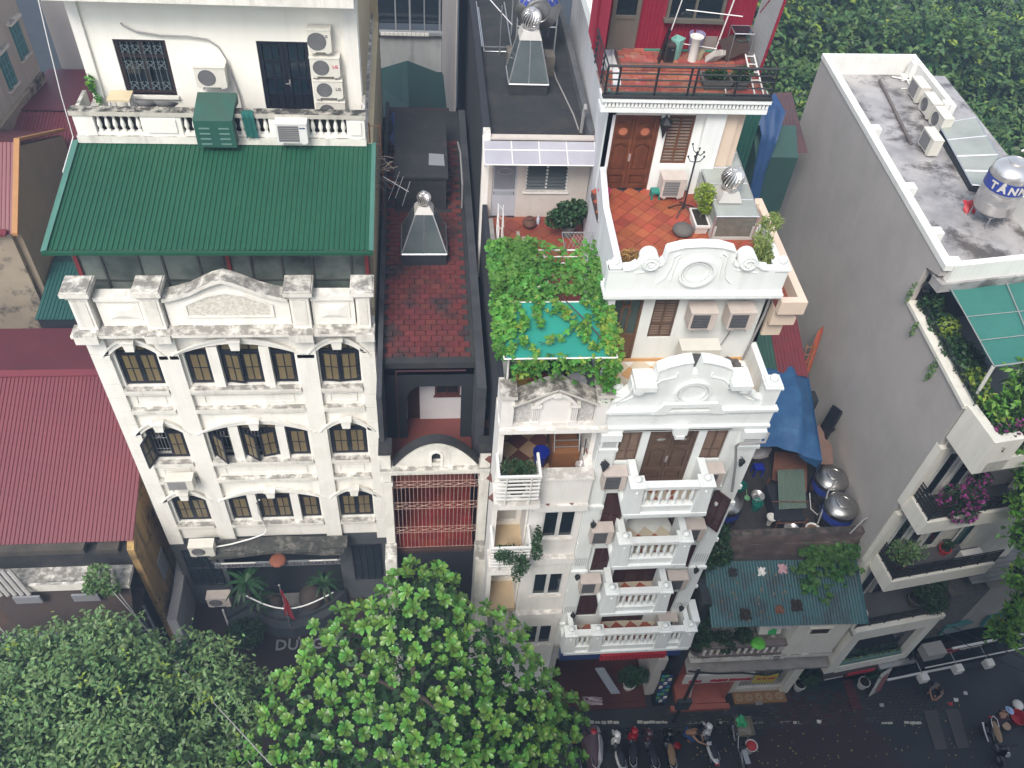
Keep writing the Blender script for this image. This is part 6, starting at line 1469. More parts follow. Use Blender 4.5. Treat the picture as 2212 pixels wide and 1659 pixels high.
# ground floor of the white house
m=MB(); m.box(4.42,8.66,13.55,13.8,3.2,4.2); m.box(4.42,4.62,13.6,15,0,3.2); m.box(8.3,8.66,13.3,15,0,3.2); m.build('shop_front',mat('shop_pale_wall',(0.5,0.48,0.46),(0.42,0.4,0.38),2,.7),B)
m=MB(); m.box(4.62,8.3,13.0,15,.1,.22); m.box(5.6,8.3,12.8,13.0,.1,.17); m.build('shop_floor',MAROONFLOOR,B)
m=MB(); m.box(4.5,8.75,12.95,13.2,4.3,4.75); m.build('blue_fascia',SIGNBLUE,B)
m=MB(); m.box(5.9,8.2,12.86,12.95,4.36,4.7); sg_=m.build('red_sign',SIGNRED,B)
m=MB(); 
for k in range(17):m.box(5.95+k*.132,5.97+k*.132,12.84,12.86,4.36,4.7)
m.build('sign_fold',mat('sign_dark_red',(0.25,0.01,0.02)),B)
# air conditioners of the white house
def bac(x,y,z,lb,**k):return ac_unit((x,y,z),0,lb,'louvre',**k)
for x,z,lb in ((4.94,14.05,'faded air conditioner left of the top balcony'),(7.54,14.05,'faded air conditioner right of the top balcony'),(4.98,11.38,'faded air conditioner left of the second balcony from the top'),(7.66,11.38,'faded air conditioner right of the second balcony from the top'),(5.02,8.5,'faded air conditioner left of the third balcony from the top'),(7.78,8.5,'faded air conditioner right of the third balcony from the top'),(8.0,5.75,'faded air conditioner at the right end of the long lowest balcony')):
    bac(x,13.36,z,lb,w=.62,h=.66,d=.34,paint=ACP,dark=True)
bac(6.83,15.3,18.1,'left air conditioner under the cornice of the upper gable',w=.66,h=.58,d=.42,paint=ACP,dark=True)
bac(7.8,15.3,18.1,'right air conditioner under the cornice of the upper gable',w=.66,h=.58,d=.42,paint=ACP,dark=True)
ac_unit((6.9,15.0,16.75),0,'large white air conditioner standing behind the lower gable','round',1.0,.95,.4,paint=ACW,logo=[('Midea',.07,.32,.76)],logom=PVCGREY)
bac(6.1+.42,18.8,19.5,'air conditioner on the terracotta terrace between coat stand and carved door',w=.62,h=.58,d=.42,paint=ACP,dark=False)
pipe('grey downpipe at the right corner of the middle terrace wall',[(8.55,15.52,19.0),(8.52,15.45,18.3),(8.42,15.5,16.6)],.035,PVCGREY)
pipe('grey drainpipe bending down the right pilaster below the lower gable',[(8.56,13.2,16.35),(8.5,13.1,16.1),(7.85,13.1,16.06),(7.82,13.15,15.9),(8.05,13.2,15.0),(8.25,13.3,14.1),(8.32,13.3,13.7)],.035,PVCGREY)
pipe('thin cable hanging from the air conditioner on the middle terrace wall',[(7.75,15.45,18.05),(7.8,15.5,17.6),(7.72,15.52,17.2),(7.5,15.5,16.7)],.018,PVCGREY,'cable','cable')
# ------------------------------------------------ things on the white house's terraces
t=thing('coat_stand','black metal coat stand with curled hooks on the terracotta terrace','coat stand',(6.75,18.15,19.4))
m=MB(); m.tube([(6.75,18.15,19.5),(6.75,18.15,21.2)],.022,6); m.build('pole',BLACKIRON,t)
for k in range(5):
    q=2*math.pi*k/5+.3; s=MB(); s.tube([(6.75,18.15,19.62),(6.75+.2*math.cos(q),18.15+.2*math.sin(q),19.55),(6.75+.38*math.cos(q),18.15+.38*math.sin(q),19.42)],.018,5); s.build('leg',BLACKIRON,t)
for k in range(6):
    q=2*math.pi*k/6; s=MB(); zz=20.9+.12*(k %3); s.tube([(6.75,18.15,zz),(6.75+.12*math.cos(q),18.15+.12*math.sin(q),zz +.02),(6.75+.2*math.cos(q),18.15+.2*math.sin(q),zz +.14)],.012,5); s.ball((6.75+.2*math.cos(q),18.15+.2*math.sin(q),zz +.16),.028,5); s.build('hook',BLACKIRON,t)
m=MB(); m.ball((6.55,17.25,19.52),.27,12,.55); tag(m.build('boulder',STONE,smooth=True),'round grey boulder on the terracotta terrace','stone')
t=thing('stool','small green plastic stool beside the terrace air conditioner','stool',(6.12,18.75,19.4)); m=MB(); m.box(6.0,6.24,18.63,18.87,19.6,19.64); m.build('seat',PLASTIC_T,t)
for x in (6.02,6.22):
    for y in (18.65,18.85):s=MB(); s.box(x -.02,x +.02,y -.02,y +.02,19.4,19.6); s.build('leg',PLASTIC_T,t)
bucket('bucket','pink bucket in the left back corner of the terracotta terrace',(4.72,18.6,19.4),.16,.34,PLASTIC_P)
pot_plant('yellow-leaved bonsai in a white rectangular pot on the terracotta terrace',(7.02,17.55,19.4),.2,.26,[(7.0,17.6,20.35,.28,.24,.3),(7.12,17.6,20.0,.2,.2,.25)],1100,.075,LEAF_Y,PLASTIC_W,square=(.17,.36))
pot_plant('spiky pale palm fern in the right front corner of the terracotta terrace',(8.15,16.0,19.4),.24,.34,[(8.1,16.0,20.1,.25,.3,.3),(8.3,16.3,20.5,.25,.25,.25),(8.1,15.8,19.85,.3,.3,.3)],600,.26,FERNY,STONE,aspect=.14,bias=.2)
pot_plant('tuft of dry orange grass behind the left end of the upper gable',(4.9,15.75,19.4),.26,.2,[(4.9,15.75,19.85,.34,.2,.25)],420,.22,DRYGRASS,STONE,aspect=.1,bias=.1,stem=False)
t=thing('firewood_pile','dark heap of stones and roots in the right corner of the middle terrace','stones',(8.2,15.2,16.5)); 
m=MB()
for k in range(9):m.ball((8.1+random.uniform(-.15,.25),15.3+random.uniform(-.25,.2),16.55+random.uniform(0,.12)),random.uniform(.06,.12),6,.8)
m.build('stone',STONE,t)
# roof terrace clutter
bucket('bucket','pale lilac bucket upside down against the crimson cladding',(6.85,20.45,22.56),.19,.5,PLASTIC_L)
bucket('bin','aqua plastic bin on the brick step of the roof terrace',(6.3,20.15,22.56),.17,.52,PLASTIC_A,'bin',4)
m=MB(); m.lathe(6.72,20.05,[(.11,22.56),(.11,23.08),(.16,23.14),(.17,23.18),(.12,23.18),(.09,23.1),(.09,22.7)],18); tag(m.build('ceramic_pipe',PLASTIC_W,smooth='auto'),'upright white flared ceramic pipe on the brick step','pipe')
bucket('paint_can','small stained cream paint can behind the ceramic pipe',(6.9,20.12,22.56),.11,.22,mat('stained_cream_can',(0.5,0.44,0.3),(0.2,0.16,0.1),9,.6),'paint can')
t=thing('dark_box','dark brown loudspeaker box standing on the brick step','box',(6.1,20.0,22.56)); m=MB(); m.box(5.98,6.22,19.92,20.25,22.56,23.0); m.build('case',mat('dark_brown_laminate',(0.05,0.034,0.03)),t); m=MB(); m.box(6.0,6.2,19.905,19.92,22.6,22.95); m.build('front_cloth',BLACKIRON,t); m=MB(); m.box(6.12,6.17,19.9,19.905,22.88,22.9); m.build('badge',ALUM,t)
t=thing('plank','black plank leaning against the dark loudspeaker box','plank',(5.93,19.98,22.56)); m=MB(); m.obox((5.93,20.0,22.95),(.05,.16,.85),Matrix.Rotation(R_(9),3,'Y')); m.build('board',BIKEBLACK,t)
for k in range(5):
    m=MB(); m.obox((7.15+k*.065,20.0+.01*k,22.70+.006*k),(.035,.2,.3),Matrix.Rotation(R_(38),3,'Y') @ Matrix.Rotation(R_(20),3,'X'))
    tag(m.build('brick',mat('pale_broken_tile',(0.42,0.38,0.35),(0.34,0.3,0.28),4,.8,rnd=.2)),('leftmost','second','middle','fourth','rightmost')[k]+' pale grey slab of the five leaning on the brick step','slab','leaning pale slabs')
m=MB(); m.obox((7.72,20.1,22.95),(.62,.12,.5),Matrix.Rotation(R_(-28),3,'Y') @ Matrix.Rotation(R_(-20),3,'X')); tag(m.build('old_board',mat('rotten_brown_board',(0.06,0.035,0.028),(0.035,0.022,0.02),3,.95,.4)),'dark rotten board leaning by the grey side cladding','board')
m=MB(); m.box(7.0,7.4,20.5,20.54,22.56,22.95); tag(m.build('grey_tile',mat('grey_brown_tile',(0.26,0.22,0.2))),'grey square tile leaning against the crimson cladding','tile')
pipe('long green pvc pipe lying along the foot of the crimson cladding',[(5.6,20.5,22.58),(7.75,20.5,22.58),(7.8,20.3,22.56)],.032,PVCGREEN)
t=thing('drying_rack','white metal drying rack before the crimson window','drying rack',(6.7,20.2,22.56)); m=MB()
m.tube([(6.1,20.35,22.9),(6.4,20.35,24.9)],.014,5); m.tube([(7.35,20.35,22.6),(7.6,20.35,24.6)],.018,5); m.tube([(6.35,20.2,23.75),(7.7,20.0,23.72)],.014,5); m.tube([(6.12,20.2,22.95),(7.3,20.1,22.85)],.012,5); m.build('rod',WHITEMETAL,t)
t=thing('plastic_chair','clear basin stand with aqua bowl at the right end of the crimson cladding','stand',(7.95,20.2,22.55)); m=MB()
for x in (7.62,8.1):
    for y in (19.98,20.4):m.tube([(x,y,22.55),(x,y,23.3)],.016,5)
m.tube([(7.62,19.98,23.3),(8.1,19.98,23.3),(8.1,20.4,23.3),(7.62,20.4,23.3),(7.62,19.98,23.3)],.016,5); m.build('frame',ALUM,t)
m=MB(); m.box(7.64,8.08,20.0,20.38,23.29,23.31); m.build('shelf',DARKPANE,t); m=MB(); m.lathe(7.88,20.2,[(.05,22.95),(.2,23.1),(.22,23.12),(.05,22.98)],16); m.build('bowl',PLASTIC_A,t)
pot_plant('square cement planter with sparse greens inside the black railing',(7.15,19.25,22.32),.3,.22,[(7.15,19.25,22.65,.3,.2,.1)],260,.09,LEAF_D,STONE,square=(.34,.26),stem=False)
pot_plant('low green plant in a cement pot near the right end of the black railing',(7.75,19.2,22.32),.24,.24,[(7.75,19.2,22.7,.28,.22,.16)],300,.1,LEAF_D,STONE,stem=False)
t=thing('folding_ladder','white metal ladder frame lying inside the black railing corner','ladder',(8.0,19.4,22.3)); m=MB()
for x in (8.0,8.22):m.tube([(x,19.95,22.8),(x +.06,18.85,22.36)],.018,5)
for k in range(5):m.tube([(8.01+k*.012,19.9-k*.22,22.78-k*.09),(8.23+k*.012,19.9-k*.22,22.78-k*.09)],.014,5)
m.tube([(7.3,18.9,22.5),(7.35,18.82,22.34),(8.35,18.82,22.34)],.022,5); m.build('ladder_rail',WHITEMETAL,t)

# ================================================================ far left houses
t=thing('red_roofed_house','old low house with wide red sheet roof and stained ochre end wall','house',(-13,16.6,0)); RH=t
s_=.38; EY,EZ=16.62,7.0; RY=22.3; RZ=EZ +s_*(RY -EY)
m=MB(); corrugated(m,(-20.5,EY,EZ),(1,0,0),(0,RY -EY,RZ -EZ),10.8,math.hypot(RY -EY,RZ -EZ),.135,.03,1,trap=True); m.build('front_roof',REDROOF,t)
m=MB(); m.slab([(-20.5,RY +.02,RZ),(-9.72,RY +.02,RZ),(-9.72,24.6,9.1),(-20.5,24.6,9.1)],(0,0,.03)); m.build('back_roof',REDROOF_D,t)
m=MB(); m.slab([(-20.5,RY -.16,RZ -.01),(-9.7,RY -.16,RZ -.01),(-9.7,RY +.1,RZ +.05),(-20.5,RY +.1,RZ +.05)],(0,0,.03)); m.build('ridge_cap',REDROOF,t)
m=MB(); m.yz([(16.45,0),(21.5,0),(27,0),(27,7.5),(22.3,9.05),(16.9,7.02),(16.45,6.7)],-9.95,-9.72); m.build('end_wall',YELLOWWALL,t)
for y0,z0 in ((18.7,5.2),(17.4,3.0)):
    w_=MB(); w_.box(-9.72,-9.69,y0,y0 +.7,z0,z0 +1.2)
    for k in range(4):w_.box(-9.69,-9.67,y0 +.08+k*.17,y0 +.12+k*.17,z0,z0 +1.2)
    w_.build('window',mat('grey_white_shutter',(0.34,0.34,0.34)),t)
m=MB(); m.box(-20.5,-11.25,16.35,16.8,6.72,6.98); m.box(-10.9,-10.2,16.4,16.8,6.62,6.84); m.build('eaves_coping',mat('mossy_brown_concrete',(0.085,0.07,0.055),(0.04,0.035,0.03),1.5,.95,.4,20),t)
m=MB(); m.box(-20.5,-9.95,16.5,16.8,0,6.6); m.build('front_wall',BLACKMOULD,t)
m=MB(); m.box(-20.5,-10.0,15.7,16.5,5.5,5.7); m.box(-13.3,-11.1,15.7,15.8,5.7,5.9); m.build('balcony_ledge',CREAM_D,t)
m=MB(); m.box(-20.5,-10.0,15.0,16.5,3.95,4.15); m.slab([(-20.5,14.9,4.15),(-10.0,14.9,4.15),(-10.0,15.75,5.4),(-20.5,15.75,5.4)],(0,.05,-.05)); m.build('lower_awning',mat('rusty_brown_roof',(0.05,0.035,0.03),(0.03,0.024,0.022),.9,.95,.3,20,spots=.5,spotc=(.10,.05,.03),spots_s=.9),t)
m=MB()
for k in range(7):m.tube([(-14.9+k*.22,15.9,6.6),(-14.4+k*.22,15.45,5.75)],.07,6)
for k in range(4):m.tube([(-11.0+k*.2,15.9,6.5),(-10.95+k*.2,15.5,5.9)],.08,6)
m.build('asbestos_sheet',mat('grey_fibre_sheet',(0.36,0.34,0.32),(0.26,0.25,0.24),3,.9),t)
for k in range(2):m=MB(); x=(-13.6,-11.75)[k]; m.box(x,x +.85,15.35,15.42,5.35,5.75); tag(m.build('cable_box',mat('grey_box_panel',(0.22,0.225,0.24))),('left','right')[k]+' grey box hung on the balcony edge of the red-roofed house','box','grey boxes')
for k in range(5):
    a=-14.6+k*.98; w_=MB(); frame_quads(w_,a,a +.72,2.0,3.8,.06,15.9,15.98,3,2); w_.build('barred_window',mat('grey_lower_window',(0.15,0.16,0.18)),t)
m=MB(); m.box(-20.5,-10.0,16.0,16.1,0,3.95); m.build('lower_wall',DARKWALL,t)
pot_plant('bushy sapling growing from the balcony corner of the red-roofed house',(-10.75,15.8,5.7),.2,.2,[(-10.75,15.7,6.35,.5,.4,.45),(-10.5,15.5,5.9,.35,.3,.3),(-11.1,15.5,6.0,.25,.25,.25)],700,.17,LEAF_B,STONE)
m=MB(); m.yz([(16.2,0),(19.7,0),(19.7,2.5),(19.2,2.6),(17.5,2.2),(16.2,2.2)],-9.6,-9.25); tag(m.build('boundary_wall',mat('pale_yard_wall',(0.42,0.40,0.40),(0.36,0.34,0.34),2,.85)),'pale low wall between the ochre house and the dark courtyard','wall')
t=thing('brown_walled_house','house with brown rendered wall and small red roof edged in orange wood, far left','house',(-15.4,29,0))
m=MB(); m.yz([(26.95,0),(33.1,0),(33.1,11.9),(29.4,13.8),(26.95,11.9)],-14.85,-14.6); m.build('gable_wall',BROWNWALL,t)
m=MB(); corrugated(m,(-22,26.7,11.85),(1,0,0),(0,2.7,2.1),7.35,3.42,.14,.02,trap=True); m.build('red_roof',REDROOF,t)
m=MB(); m.slab([(-22,29.42,13.94),(-14.6,29.42,13.94),(-14.6,33.4,11.9),(-22,33.4,11.9)],(0,0,.03)); m.build('upper_red_roof',REDROOF_D,t)
m=MB(); m.slab([(-14.72,26.6,11.86),(-14.52,26.6,11.86),(-14.52,29.4,14.0),(-14.72,29.4,14.0)],(0,0,.12)); m.slab([(-14.72,29.41,14.0),(-14.52,29.41,14.0),(-14.52,33.4,11.93),(-14.72,33.4,11.93)],(0,0,.12)); m.build('orange_edge',mat('orange_wood_edge',(0.36,0.18,0.06),(0.28,0.13,0.045),3,.7),t)
m=MB(); m.slab([(-22,26.5,11.9),(-14.9,26.5,11.9),(-14.9,26.75,11.95),(-22,26.75,11.95)],(0,0,.1)); m.build('eaves_board',REDROOF,t)
m=MB(); m.box(-22,-14.855,26.75,26.94,0,11.85); m.build('front_wall',STAINWALL,t)
t=thing('green_sheet_shed','small dark green corrugated roof between brown wall and cream house','shed',(-14,26.5,0)); m=MB(); corrugated(m,(-14.5,25.2,9.0),(1,0,0),(0,2.9,.35),4.8,3.0,.14,.03,trap=True); m.build('roof',mat('deep_green_sheet',(0.015,0.08,0.07),(0.012,0.065,0.06),.5,.5),t); m=MB(); m.slab([(-14.5,28.1,9.35),(-9.8,28.1,9.35),(-9.8,29.3,9.0),(-14.5,29.3,9.2)],(0,0,.03)); m.build('back_slope',DGREENROOF,t); m=MB(); m.box(-14.45,-9.9,25.3,29,0,8.9); m.build('wall',DARKWALL,t)
t=thing('maroon_roofed_house','long maroon corrugated roof behind the balcony of the cream house','house',(-14,36,0)); m=MB(); corrugated(m,(-17.4,31.5,10.6),(1,0,0),(0,3.9,1.0),7.5,4.0,.14,.03,trap=True); m.build('front_slope',mat('maroon_sheet',(0.125,0.022,0.03),(0.10,0.018,0.025),.6,.5),t); m=MB(); m.slab([(-17.4,35.42,11.62),(-9.6,35.42,11.62),(-9.6,39.5,11.3),(-17.0,39.5,11.3)],(0,0,.03)); m.build('back_slope',REDROOF_D,t); m=MB(); m.box(-17,-9.6,31.6,39,0,10.5); m.build('wall',DARKWALL,t)
t=thing('grey_back_house','tall plain grey wall with one small vent behind the cream house','house',(-12,40,0)); m=MB(); m.box(-16.6,-8.8,40,40.3,0,30); m.build('wall',GREYBACK,t); m=MB(); m.box(-15.1,-14.75,39.9,39.99,16.2,16.6); m.build('vent',BLACKIRON,t)
t=thing('beige_house','beige house wall with teal shuttered windows in the top left corner','house',(-17.5,36,0))
m=MB(); m.xy([(-18.6,27.5),(-18.1,27.5),(-16.85,38.3),(-17.4,38.3)],0,17.2); m.build('wall',BEIGEWALL,t)
m=MB(); m.slab([(-25,27,18.4),(-17.9,27,16.7),(-17.05,34.6,16.7),(-25,35.5,18.4)],(0,0,.05)); m.build('roof',mat('teal_grey_roof',(0.12,0.20,0.19),(0.09,0.15,0.145),.8,.6),t)
wa=math.atan2(10.8,1.25); M=Matrix.Rotation(wa,3,'Z')
for y,z in ((37.5,13.75),(35.9,13.25)):
    o=Vector((-18.1+(y -27.5)*.1157,y,z))
    w_=MB(); w_.obox(o +M @ Vector((0,-.02,0)),(.75,.06,1.45),M); win=w_.build('shutter_window',BLUESHUT,t)
    s=MB()
    for k in range(3):s.obox(o +M @ Vector((-.25+k*.25,-.06,0)),(.05,.02,1.4),M)
    for k in range(4):s.obox(o +M @ Vector((0,-.06,-.5+k*.34)),(.72,.018,.04),M)
    s.build('shutter_bar',mat('pale_teal_bar',(0.12,0.30,0.30)),win); s=MB(); s.obox(o +M @ Vector((0,-.1,.85)),(1.0,.22,.1),M); s.build('lintel',CREAM_D,win); s=MB(); s.obox(o +M @ Vector((0,-.06,-.8)),(.95,.12,.08),M); s.build('sill',CREAM_D,win)
m=MB(); m.xy([(-18.0,28),(-17.7,28),(-16.7,38.2),(-16.84,38.2)],0,11.9); m.build('stained_base',STAINWALL,t)
# ================================================================ low shop-house with cluttered roof yard (between white house and grey house)
H=thing('low_shop_house','low two-storey shop-house with teal corrugated awning roof and cluttered yard on top','house',(11.6,13.2,0))
YZ=7.8
m=MB(); m.box(8.9,14.7,15.2,20.5,7.5,YZ); m.build('roof_yard',mat('dirty_yard_concrete',(0.05,0.042,0.04),(0.022,0.02,0.02),1.1,.8,.3,20,spots=.6,spotc=(.02,.018,.02),spots_s=1.3),H)
m=MB(); m.box(8.9,15.05,14.95,15.2,8.2,8.72); m.box(8.9,15.0,14.9,15.2,7.4,8.2); m.build('yard_parapet',mat('stained_brown_parapet',(0.17,0.115,0.10),(0.07,0.055,0.052),1.6,.9,.3,20,mould=.9,spots=.35,spotc=(.3,.26,.23),spots_s=1.4),H)
m=MB(); m.box(8.9,14.7,14.9,15.0,6.2,7.4); m.build('rear_face',mat('grey_rear_face',(0.16,0.15,0.15),(0.10,0.095,0.095),2,.9),H)
m=MB(); corrugated(m,(9.25,12.7,6.82),(1,-.02,0),(.02,2.0,.75),5.35,2.15,.105,.022,2,wob=.012); m.build('teal_awning_roof',TEALROOF,H)
m=MB(); m.box(12.6,14.5,13.05,14.9,3.751,6.85); m.build('side_bay',IVORY,H)
w_=MB(); frame_quads(w_,13.1,13.85,5.3,5.75,.04,13.0,13.049,1,1); w_.box(13.05,13.9,12.98,13.048,5.75,5.8); win=w_.build('high_window',IVORY,H); p=MB(); p.box(13.14,13.81,13.02,13.04,5.34,5.71); p.build('pane',mat('brown_dark_pane',(0.05,0.035,0.03),None,2,.3),win)
m=MB(); m.box(9.3,12.6,14.2,14.3,4.4,6.8); m.build('balcony_back_wall',mat('dark_maroon_boards',(0.05,0.02,0.02),(0.03,0.014,0.014),2,.8),H)
m=MB(); m.box(9.3,14.55,13.0,14.9,3.55,3.75); m.box(9.3,12.75,12.95,13.0,3.6,3.85); m.build('balcony_slab',CREAM_D,H)
m=MB(); m.box(9.55,12.6,13.0,13.25,4.5,4.64); m.box(9.55,12.6,13.04,13.2,3.75,3.9); m.build('balcony_rail',mat('weathered_pink_stone',(0.22,0.18,0.17),(0.15,0.125,0.12),3,.85),H)
bm_h=baluster_mesh(.5,CREAM_D,.055)
for i in range(12):inst(bm_h,'baluster',H,(9.75+i*.25,13.12,3.9),scale=(1,1,1.2))
m=MB(); m.box(9.3,14.55,13.45,13.6,2.55,3.55); m.build('upper_shop_wall',mat('shop_cream_wall',(0.42,0.36,0.30),(0.3,0.25,0.21),1.5,.85,streak=.3),H)
m=MB(); m.slab([(9.3,13.45,3.0),(14.6,13.45,3.0),(14.6,12.85,2.85),(9.3,12.85,2.85)],(0,0,.1)); m.build('shop_ledge',mat('dull_grey_ledge',(0.30,0.28,0.26),(0.2,0.185,0.17),2,.85,streak=.3),H)
for x0,x1 in ((9.6,10.3),(10.4,11.0),(11.2,12.2)):m=MB(); m.box(x0,x1,13.40,13.449,3.1,3.5); m.build('wood_panel',ORANGEWOOD,H)
m=MB(); m.box(12.9,14.2,13.38,13.449,3.1,3.5); m.build('blue_panel',mat('dull_blue_panel',(0.06,0.09,0.14)),H)
m=MB(); m.box(9.3,11.9,12.82,12.9,2.1,2.75); sg_=m.build('shop_sign',SIGNWHITE,H)
m=MB()
for a,b in ((9.5,9.98),(10.3,10.95),(11.02,11.85)):       # red lettering, too blurred in the photograph to read
    x=a
    while x < b -.03:w_=random.uniform(.05,.1); m.box(x,min(x +w_,b),12.80,12.819,2.2+random.uniform(0,.03),2.38+random.uniform(-.02,.04)); x += w_ +.015
m.build('blurred_lettering',SIGNRED,H)
m=MB(); m.box(11.92,12.75,12.72,12.78,2.1,2.75); ys=m.build('yellow_sign',SIGNYEL,H); m=MB()
for a,b in ((12.0,12.14),(12.2,12.34),(12.42,12.68)):m.box(a,b,12.70,12.719,2.45,2.55)
m.build('blurred_lettering',SIGNRED,H)
m=MB(); m.box(9.3,11.2,13.9,14.0,.2,2.55); m.box(11.2,11.35,12.9,14,.2,2.5); m.build('salmon_shop_wall',SALMON,H)
m=MB(); m.box(9.45,11.35,12.75,13.95,.1,.42); m.box(9.2,11.5,12.55,12.75,.1,.3); m.build('salmon_step',SALMON,H)
m=MB(); m.box(11.55,11.85,13.2,13.5,.1,2.5); m.box(13.65,14.0,13.1,13.6,.1,2.6); m.box(11.85,13.65,13.2,13.5,.1,.5); m.build('gate_pier',IVORY,H)
gr=MB()
for i in range(15):x=11.9+i*.122; gr.tube([(x,13.3,.5),(x,13.3,2.5)],.012,4)
for k in range(2):
    for i in range(14):x=11.9+i*.122; gr.tube([(x,13.29,.55+k*.5),(x +.122,13.29,1.0+k*.5)],.009,4); gr.tube([(x +.122,13.29,.55+k*.5),(x,13.29,1.0+k*.5)],.009,4)
gr.build('folding_gate',mat('pale_gate_metal',(0.34,0.33,0.30)),H)
m=MB(); m.box(11.85,13.65,13.55,13.6,.5,2.55); m.build('shop_interior',DARKPANE,H)
m=MB(); m.box(9.0,9.3,13.3,15,0,7.3); m.build('party_wall',CONC_D,H)
m=MB(); m.box(14.0,14.6,13.6,15,0,4.2); m.build('alley_wall',CONC_D,H)
# patterned step at the gate
m=MB(); m.box(11.75,13.85,12.72,13.18,.1,.2); st=m.build('ochre_step',mat('ochre_mosaic',(0.30,0.16,0.06),(0.22,0.11,0.045),5,.5),H)
m=MB()
for k in range(5):
    for r in (.13,.07):m.tube([(11.98+k*.4+r*math.cos(q),12.95+r*math.sin(q),.205) for q in [math.pi*i/8 for i in range(17)]],.012,4)
m.build('mosaic_ring',mat('pale_mosaic',(0.5,0.42,0.28)),H)
m=MB(); m.box(12.55,12.85,12.62,12.78,.2,.26); tag(m.build('cardboard_box',mat('torn_box',(0.26,0.22,0.2))),'small torn cardboard box on the ochre mosaic step','box')
# rubbish and creepers on the teal awning roof
t=thing('creeper','big-leaved green creeper growing over the right half of the teal corrugated roof','creeper',(13.4,14.3,7.4))
pts=[]
for (cx,cy,rx,ry,n) in ((12.95,14.4,.55,.35,55),(13.6,14.6,.55,.4,70),(14.3,14.75,.5,.35,60),(12.7,13.8,.25,.4,22),(13.7,13.95,.3,.22,20),(13.2,13.4,.2,.25,9),(14.2,14.2,.3,.3,16),(12.75,14.9,.4,.3,26),(13.9,15.05,.5,.25,30)):
    for _ in range(n):x,y=random.gauss(cx,rx*.55),random.gauss(cy,ry*.55); pts.append((x,y,6.95+(y -12.7)*.36+random.uniform(.05,.45)))
for p in pts[:150]:
    s=random.uniform(.2,.32); inst(PROTO.setdefault('cl',shared(lm,'leaf',leafmat('creeper_leaf',(0.07,0.19,0.035),(0.05,0.14,0.03),.35))),'leaf',t,p,rot=(random.gauss(.2,.35),random.gauss(0,.35),random.uniform(0,6.28)),scale=(s,s,s))
joined_leaves('leaves',pts[150:],MATS['creeper_leaf'],t,.2,.32)
m=MB(); m.tube([(14.4,15.1,7.8),(13.6,14.4,7.55),(12.9,13.7,7.3)],.014,5); m.tube([(13.6,14.4,7.55),(13.2,14.9,7.8)],.01,5); m.build('stem',BARK,t)
for k,(x,y,lb,ml,s) in enumerate(((11.2,14.3,'white crumpled paper on the teal corrugated roof',PLASTIC_W,.14),(11.95,14.35,'red and white packet on the teal corrugated roof',mat('packet_pink',(0.5,0.3,0.32)),.17),(10.2,14.3,'black rag on the teal corrugated roof',RUBBER,.16),(10.4,13.0,'rotting leaf heap near the front edge of the teal roof',SOIL,.2),(11.6,13.1,'brown rubbish patch near the middle of the teal roof edge',RUST,.15),(12.2,13.2,'dark rag near the front edge of the teal corrugated roof',SOIL,.2),(13.5,14.25,'blue bag tangled in the creeper on the teal roof',TARP_D,.16))):
    z=6.86+(y -12.7)*.36
    drape('litter',lb,'litter',[(x -s,y -s*.8,z),(x +s,y -s*.7,z),(x +s*.9,y +s*.8,z +.04+s*.5),(x -s*.8,y +s,z +.04+s*.5)],ml,7,.06,seed=20+k)
V,F=leaves(np.stack([RNG.uniform(9.4,14.4,110),RNG.uniform(12.8,14.5,110),np.zeros(110)],1),.1,.95,.6); V[:,2] += 6.88+(V[:,1]-12.7)*.36
o=bpy.data.objects.new('dry_leaves',npmesh('dry_leaves',V -np.array([12,13.5,7]),F,mat('dead_leaf',(0.06,0.04,0.03),(0.2,0.15,0.1),2,.9,island=.5))); COL.objects.link(o); o.location=(12,13.5,7); o['kind']='stuff'
# plants on the low balcony and beside the white house
pot_plant('shrub with rounded leaves growing up beside the white house wall',(9.5,15.1,6.9),.25,.25,[(9.5,14.9,8.7,.42,.4,.75),(9.75,14.7,8.0,.45,.35,.5),(9.3,14.6,7.4,.4,.35,.5)],1500,.13,LEAF_D,STONE)
pot_plant('tangled dark shrub on the left end of the low shop balcony',(9.5,13.3,3.76),.22,.25,[(9.5,13.3,4.8,.5,.35,.6),(9.3,13.4,5.7,.35,.3,.5),(10.3,13.3,4.8,.4,.3,.3),(10.5,13.05,4.5,.3,.15,.4)],1300,.13,LEAF_D,STONE)
pot_plant('spiky green plant on the low shop balcony beside the lime basin',(11.05,13.35,3.76),.2,.25,[(11.05,13.35,4.75,.36,.3,.3)],330,.3,LEAF_D,STONE,aspect=.12,bias=.2)
m=MB(); m.lathe(0,0,[(.02,0),(.2,.05),(.26,.16),(.28,.17),(.22,.04),(.02,-.02)],20,Matrix.Translation((11.5,13.12,4.84)) @ Matrix.Rotation(R_(160),4,'X')); tag(m.build('basin',PLASTIC_G,smooth='auto'),'lime green plastic basin upside down on the balcony rail','basin')
m=MB(); m.obox((12.0,13.55,4.9),(.8,.25,.42),Matrix.Rotation(R_(-20),3,'X')); m2=m.build('carton',PLASTIC_W); tag(m2,'white and green carton on the low shop balcony','carton'); m=MB(); m.obox((12.08,13.54,4.903),(.3,.262,.43),Matrix.Rotation(R_(-20),3,'X')); m.build('green_band',mat('carton_green',(0.04,0.4,0.12)),m2)
drape('white_sack','grey-white sheet tucked under the teal roof above the carton','sheet',[(11.7,13.2,5.5),(12.5,13.2,5.5),(12.5,13.8,6.1),(11.8,13.8,6.1)],SILVERSHEET,8,.06,seed=5)
pipe('bundle of black cables sagging across the low shop front',[(9.2,12.7,3.5),(10.2,12.6,3.4),(11.2,12.6,3.35),(12.2,12.65,2.95),(12.9,12.8,2.85)],.035,RUBBER,'cable','cable')
